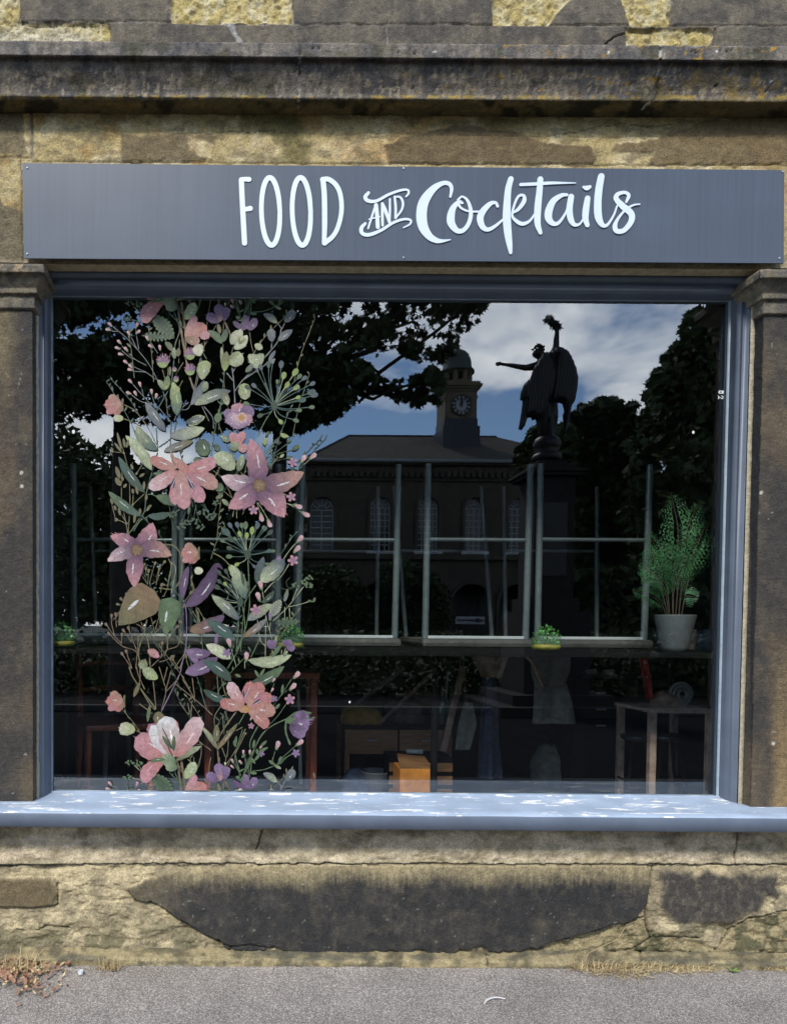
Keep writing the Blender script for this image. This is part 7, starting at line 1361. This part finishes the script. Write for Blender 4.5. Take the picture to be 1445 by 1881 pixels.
def polycloud(poly, d0, d1, n, seed, thr=.47, sc=1.2, warp=10, clump=.0):
    """points spread through a crown volume whose outline, seen from the street, is poly"""
    rs = np.random.RandomState(seed); px_ = np.array([p[0] for p in poly]); py_ = np.array([p[1] for p in poly]); out = []; got = 0
    while got < n:
        x = rs.uniform(px_.min()-warp, px_.max()+warp, n); y = rs.uniform(py_.min()-warp, py_.max()+warp, n); d = rs.uniform(d0, d1, n)
        wx = (fbm(x, y, 24, 4, seed+1)-.5)*2*warp+(fbm(x, y, 7, 2, seed+8)-.5)*14; wy = (fbm(x, y, 24, 4, seed+2)-.5)*2*warp+(fbm(x, y, 7, 2, seed+9)-.5)*14; ok = inpoly(x+wx, y+wy, poly); x, y, d = x[ok], y[ok], d[ok]
        dv = _f[None]+_r[None]*((x-PX)/F)[:, None]+_u[None]*((PY-y)/F)[:, None]; Q = CAM+dv*(d/dv[:, 1])[:, None]; Q[:, 1] = 2*YG-Q[:, 1]
        ok = noise3(Q, sc, seed+3) > thr; Q = Q[ok]; out.append(Q); got += len(Q)
        if len(out) > 40: break
    return np.concatenate(out)[:n]
def limb(mb, a, b_, r0, r1, seed, wob=.25):
    a, b_ = np.array(a), np.array(b_); rs = np.random.RandomState(seed); pts = [a*(1-t)+b_*t+rs.normal(size=3)*wob*math.sin(math.pi*t)*.4 for t in np.linspace(0, 1, 6)]; mb.tube(pts, list(np.linspace(r0, r1, 6)), 9)
def tree(label, base_px, d, trunk_top_py, r, crown, limbs, seed, mat, size, group=None):
    b_ = V3(base_px, 1150, d); b_[2] = -.15; t = thing('tree', label, 'tree', b_, group); top = V3(base_px+3, trunk_top_py, d)
    mb = MB(); limb(mb, b_-np.array([0, 0, .1]), top, r*1.25, r*.8, seed, .12); tk = mb.build('trunk', M_BARK, t, True)
    for k, (px_, py_, dd, rr) in enumerate(limbs): mb = MB(); limb(mb, top, V3(px_, py_, dd), r*.55*rr, .02, seed+k+1, .5); mb.build('limb', M_BARK, t, True)
    leafcloud('crown', np.concatenate(crown), size, mat[1], mat[0], t, seed)
    return t
G = 'trees mirrored in the window'
big = polycloud([(300, 470), (900, 470), (894, 560), (882, 582), (862, 604), (846, 612), (836, 640), (816, 662), (790, 664), (757, 660), (730, 645), (707, 641), (684, 648), (662, 636), (640, 652), (620, 680), (560, 700), (300, 700)], 11.3, 13.2, 13000, 400, .495, .33, 11)
b2 = polycloud([(400, 640), (640, 655), (666, 670), (700, 692), (735, 702), (770, 690), (800, 670), (815, 690), (813, 712), (805, 744), (780, 738), (756, 744), (722, 728), (690, 720), (655, 722), (640, 742), (612, 772), (566, 786), (540, 798), (505, 792), (400, 785)], 11.3, 12.6, 5500, 410, .48, .33, 9)
tree('broad dark maple with drooping boughs hanging over the clock tower', 513, 12.4, 760, .15, [big, b2], [(620, 600, 12, 1), (760, 590, 12, .9), (700, 700, 12, .8), (420, 560, 12.5, 1), (860, 560, 12.5, .7), (560, 500, 12, .8), (790, 700, 12, .5)], 500, (M_LEAF, LT), .14, G)
c3 = polycloud([(40, 470), (420, 470), (440, 600), (430, 720), (400, 790), (360, 800), (330, 770), (295, 790), (270, 780), (240, 770), (200, 760), (150, 770), (110, 780), (40, 790)], 12, 14.5, 16000, 420, .495, .36, 14)
tree('thick trunked maple filling the left side of the mirrored view', 221, 13.2, 770, .19, [c3], [(120, 640, 13, 1), (320, 620, 13, 1), (250, 520, 14, .9), (400, 680, 12.5, .7), (80, 720, 13, .7)], 520, (M_LEAF, LT), .14, G)
c4 = polycloud([(1420, 480), (1310, 520), (1304, 560), (1285, 572), (1258, 592), (1250, 625), (1232, 640), (1220, 668), (1196, 690), (1192, 720), (1184, 742), (1160, 800), (1150, 900), (1160, 1020), (1200, 1080), (1420, 1100)], 19, 24, 24000, 430, .47, 1.3, 24)
tree('tall dark tree rising at the right edge of the mirrored view', 1262, 22, 900, .3, [c4], [(1250, 640, 22, 1), (1330, 560, 22, 1), (1200, 800, 21, .8), (1380, 700, 22, .8)], 540, (M_LEAF2, LT), .26, G)
c5 = polycloud([(1046, 792), (1052, 765), (1066, 748), (1082, 752), (1096, 738), (1112, 735), (1126, 740), (1134, 758), (1150, 744), (1160, 740), (1170, 764), (1190, 760), (1210, 900), (1200, 1100), (1060, 1110), (1040, 1000), (1048, 900), (1030, 830)], 25, 30, 15000, 440, .46, 1.3, 18)
tree('rounded mid height tree right of the bronze statue', 1120, 27, 950, .25, [c5], [(1080, 800, 27, 1), (1150, 800, 27, 1), (1110, 760, 27, .8)], 560, (M_LEAF2, LT), .28, G)
c6 = polycloud([(940, 842), (952, 822), (972, 812), (982, 790), (1000, 800), (1020, 790), (1036, 780), (1050, 790), (1050, 900), (1020, 980), (1000, 1060), (980, 1060), (975, 960), (990, 900), (965, 870)], 20, 23, 11000, 450, .40, .8, 14)
tree('small leafy tree between the statue pedestal and the hall', 1012, 21.5, 1020, .12, [c6], [(980, 850, 21.5, 1), (1020, 830, 21.5, 1), (1000, 920, 21.5, .7)], 580, (M_LEAF2, LT), .2, G)
def bush(label, poly, d0, d1, n, seed, size, nm='shrub'):
    C = polycloud(poly, d0, d1, n, seed, .40, 1.4, 10); b_ = C.mean(0); b_[2] = -.12; t = thing(nm, label, nm, b_)
    mb = MB(); rs = random.Random(seed)
    for k in range(5): e = C[rs.randrange(len(C))]; limb(mb, (b_[0]+rs.uniform(-.3, .3), b_[1], -.2), e, .07, .015, seed+k)
    mb.build('stems', M_BARK, t, True); leafcloud('foliage', C, size, LQ, M_LEAF2, t, seed)
bush('dense dark shrubbery filling the lower left of the mirrored park', [(40, 788), (105, 792), (122, 780), (150, 800), (178, 822), (205, 800), (232, 812), (250, 852), (300, 856), (400, 846), (480, 850), (545, 862), (560, 900), (560, 1150), (40, 1150)], 26, 31, 16000, 460, .34, 'hedge')
bush('ivy like shrub climbing in front of the hall between its archways', [(690, 1050), (740, 1020), (790, 1045), (825, 1080), (835, 1150), (680, 1160)], 40, 43, 3500, 465, .3, 'shrub')
bush('dark shrub at the foot of the pedestal', [(1035, 1060), (1090, 1040), (1160, 1050), (1300, 1060), (1400, 1050), (1400, 1160), (1030, 1160)], 20, 24, 9000, 470, .28, 'shrub')
bush('shrub at the left end of the hall wall', [(540, 1060), (600, 1030), (650, 1050), (680, 1100), (685, 1155), (540, 1155)], 38, 42, 4000, 475, .3, 'shrub')
# far wood behind everything on the left and right
C = polycloud([(-500, 1162), (2100, 1162), (2100, 1285), (-500, 1285)], 15.6, 16.8, 30000, 476, .30, .8, 6)
hg = thing('hedge', 'long dark hedge added behind the statue pedestal to cover the sunlit grass', 'hedge', (0, C.mean(0)[1], -.1)); leafcloud('foliage', C, .16, LQ, M_LEAF2, hg, 7)  # added hedge: hides sunlit grass so the lower reflection stays dark
mb = MB(); [mb.tube([(x, C.mean(0)[1], -.15), (x+.1, C.mean(0)[1], .9)], [.03, .01], 6) for x in np.arange(-9, 22, 1.1)]; mb.build('stems', M_BARK, hg)
def far_wood(seed, poly, d0, d1, n, size):
    C = polycloud(poly, d0, d1, n, seed, .36, 4, 14); o = leafcloud('woodland', C, size, LQ, M_LEAF2, None, seed); tag(o, kind='stuff')
far_wood(480, [(-700, 880), (60, 850), (540, 880), (545, 1150), (-700, 1150)], 60, 75, 12000, 1.3)
far_wood(485, [(1080, 870), (1300, 850), (2200, 860), (2200, 1150), (1080, 1150)], 60, 75, 12000, 1.3)
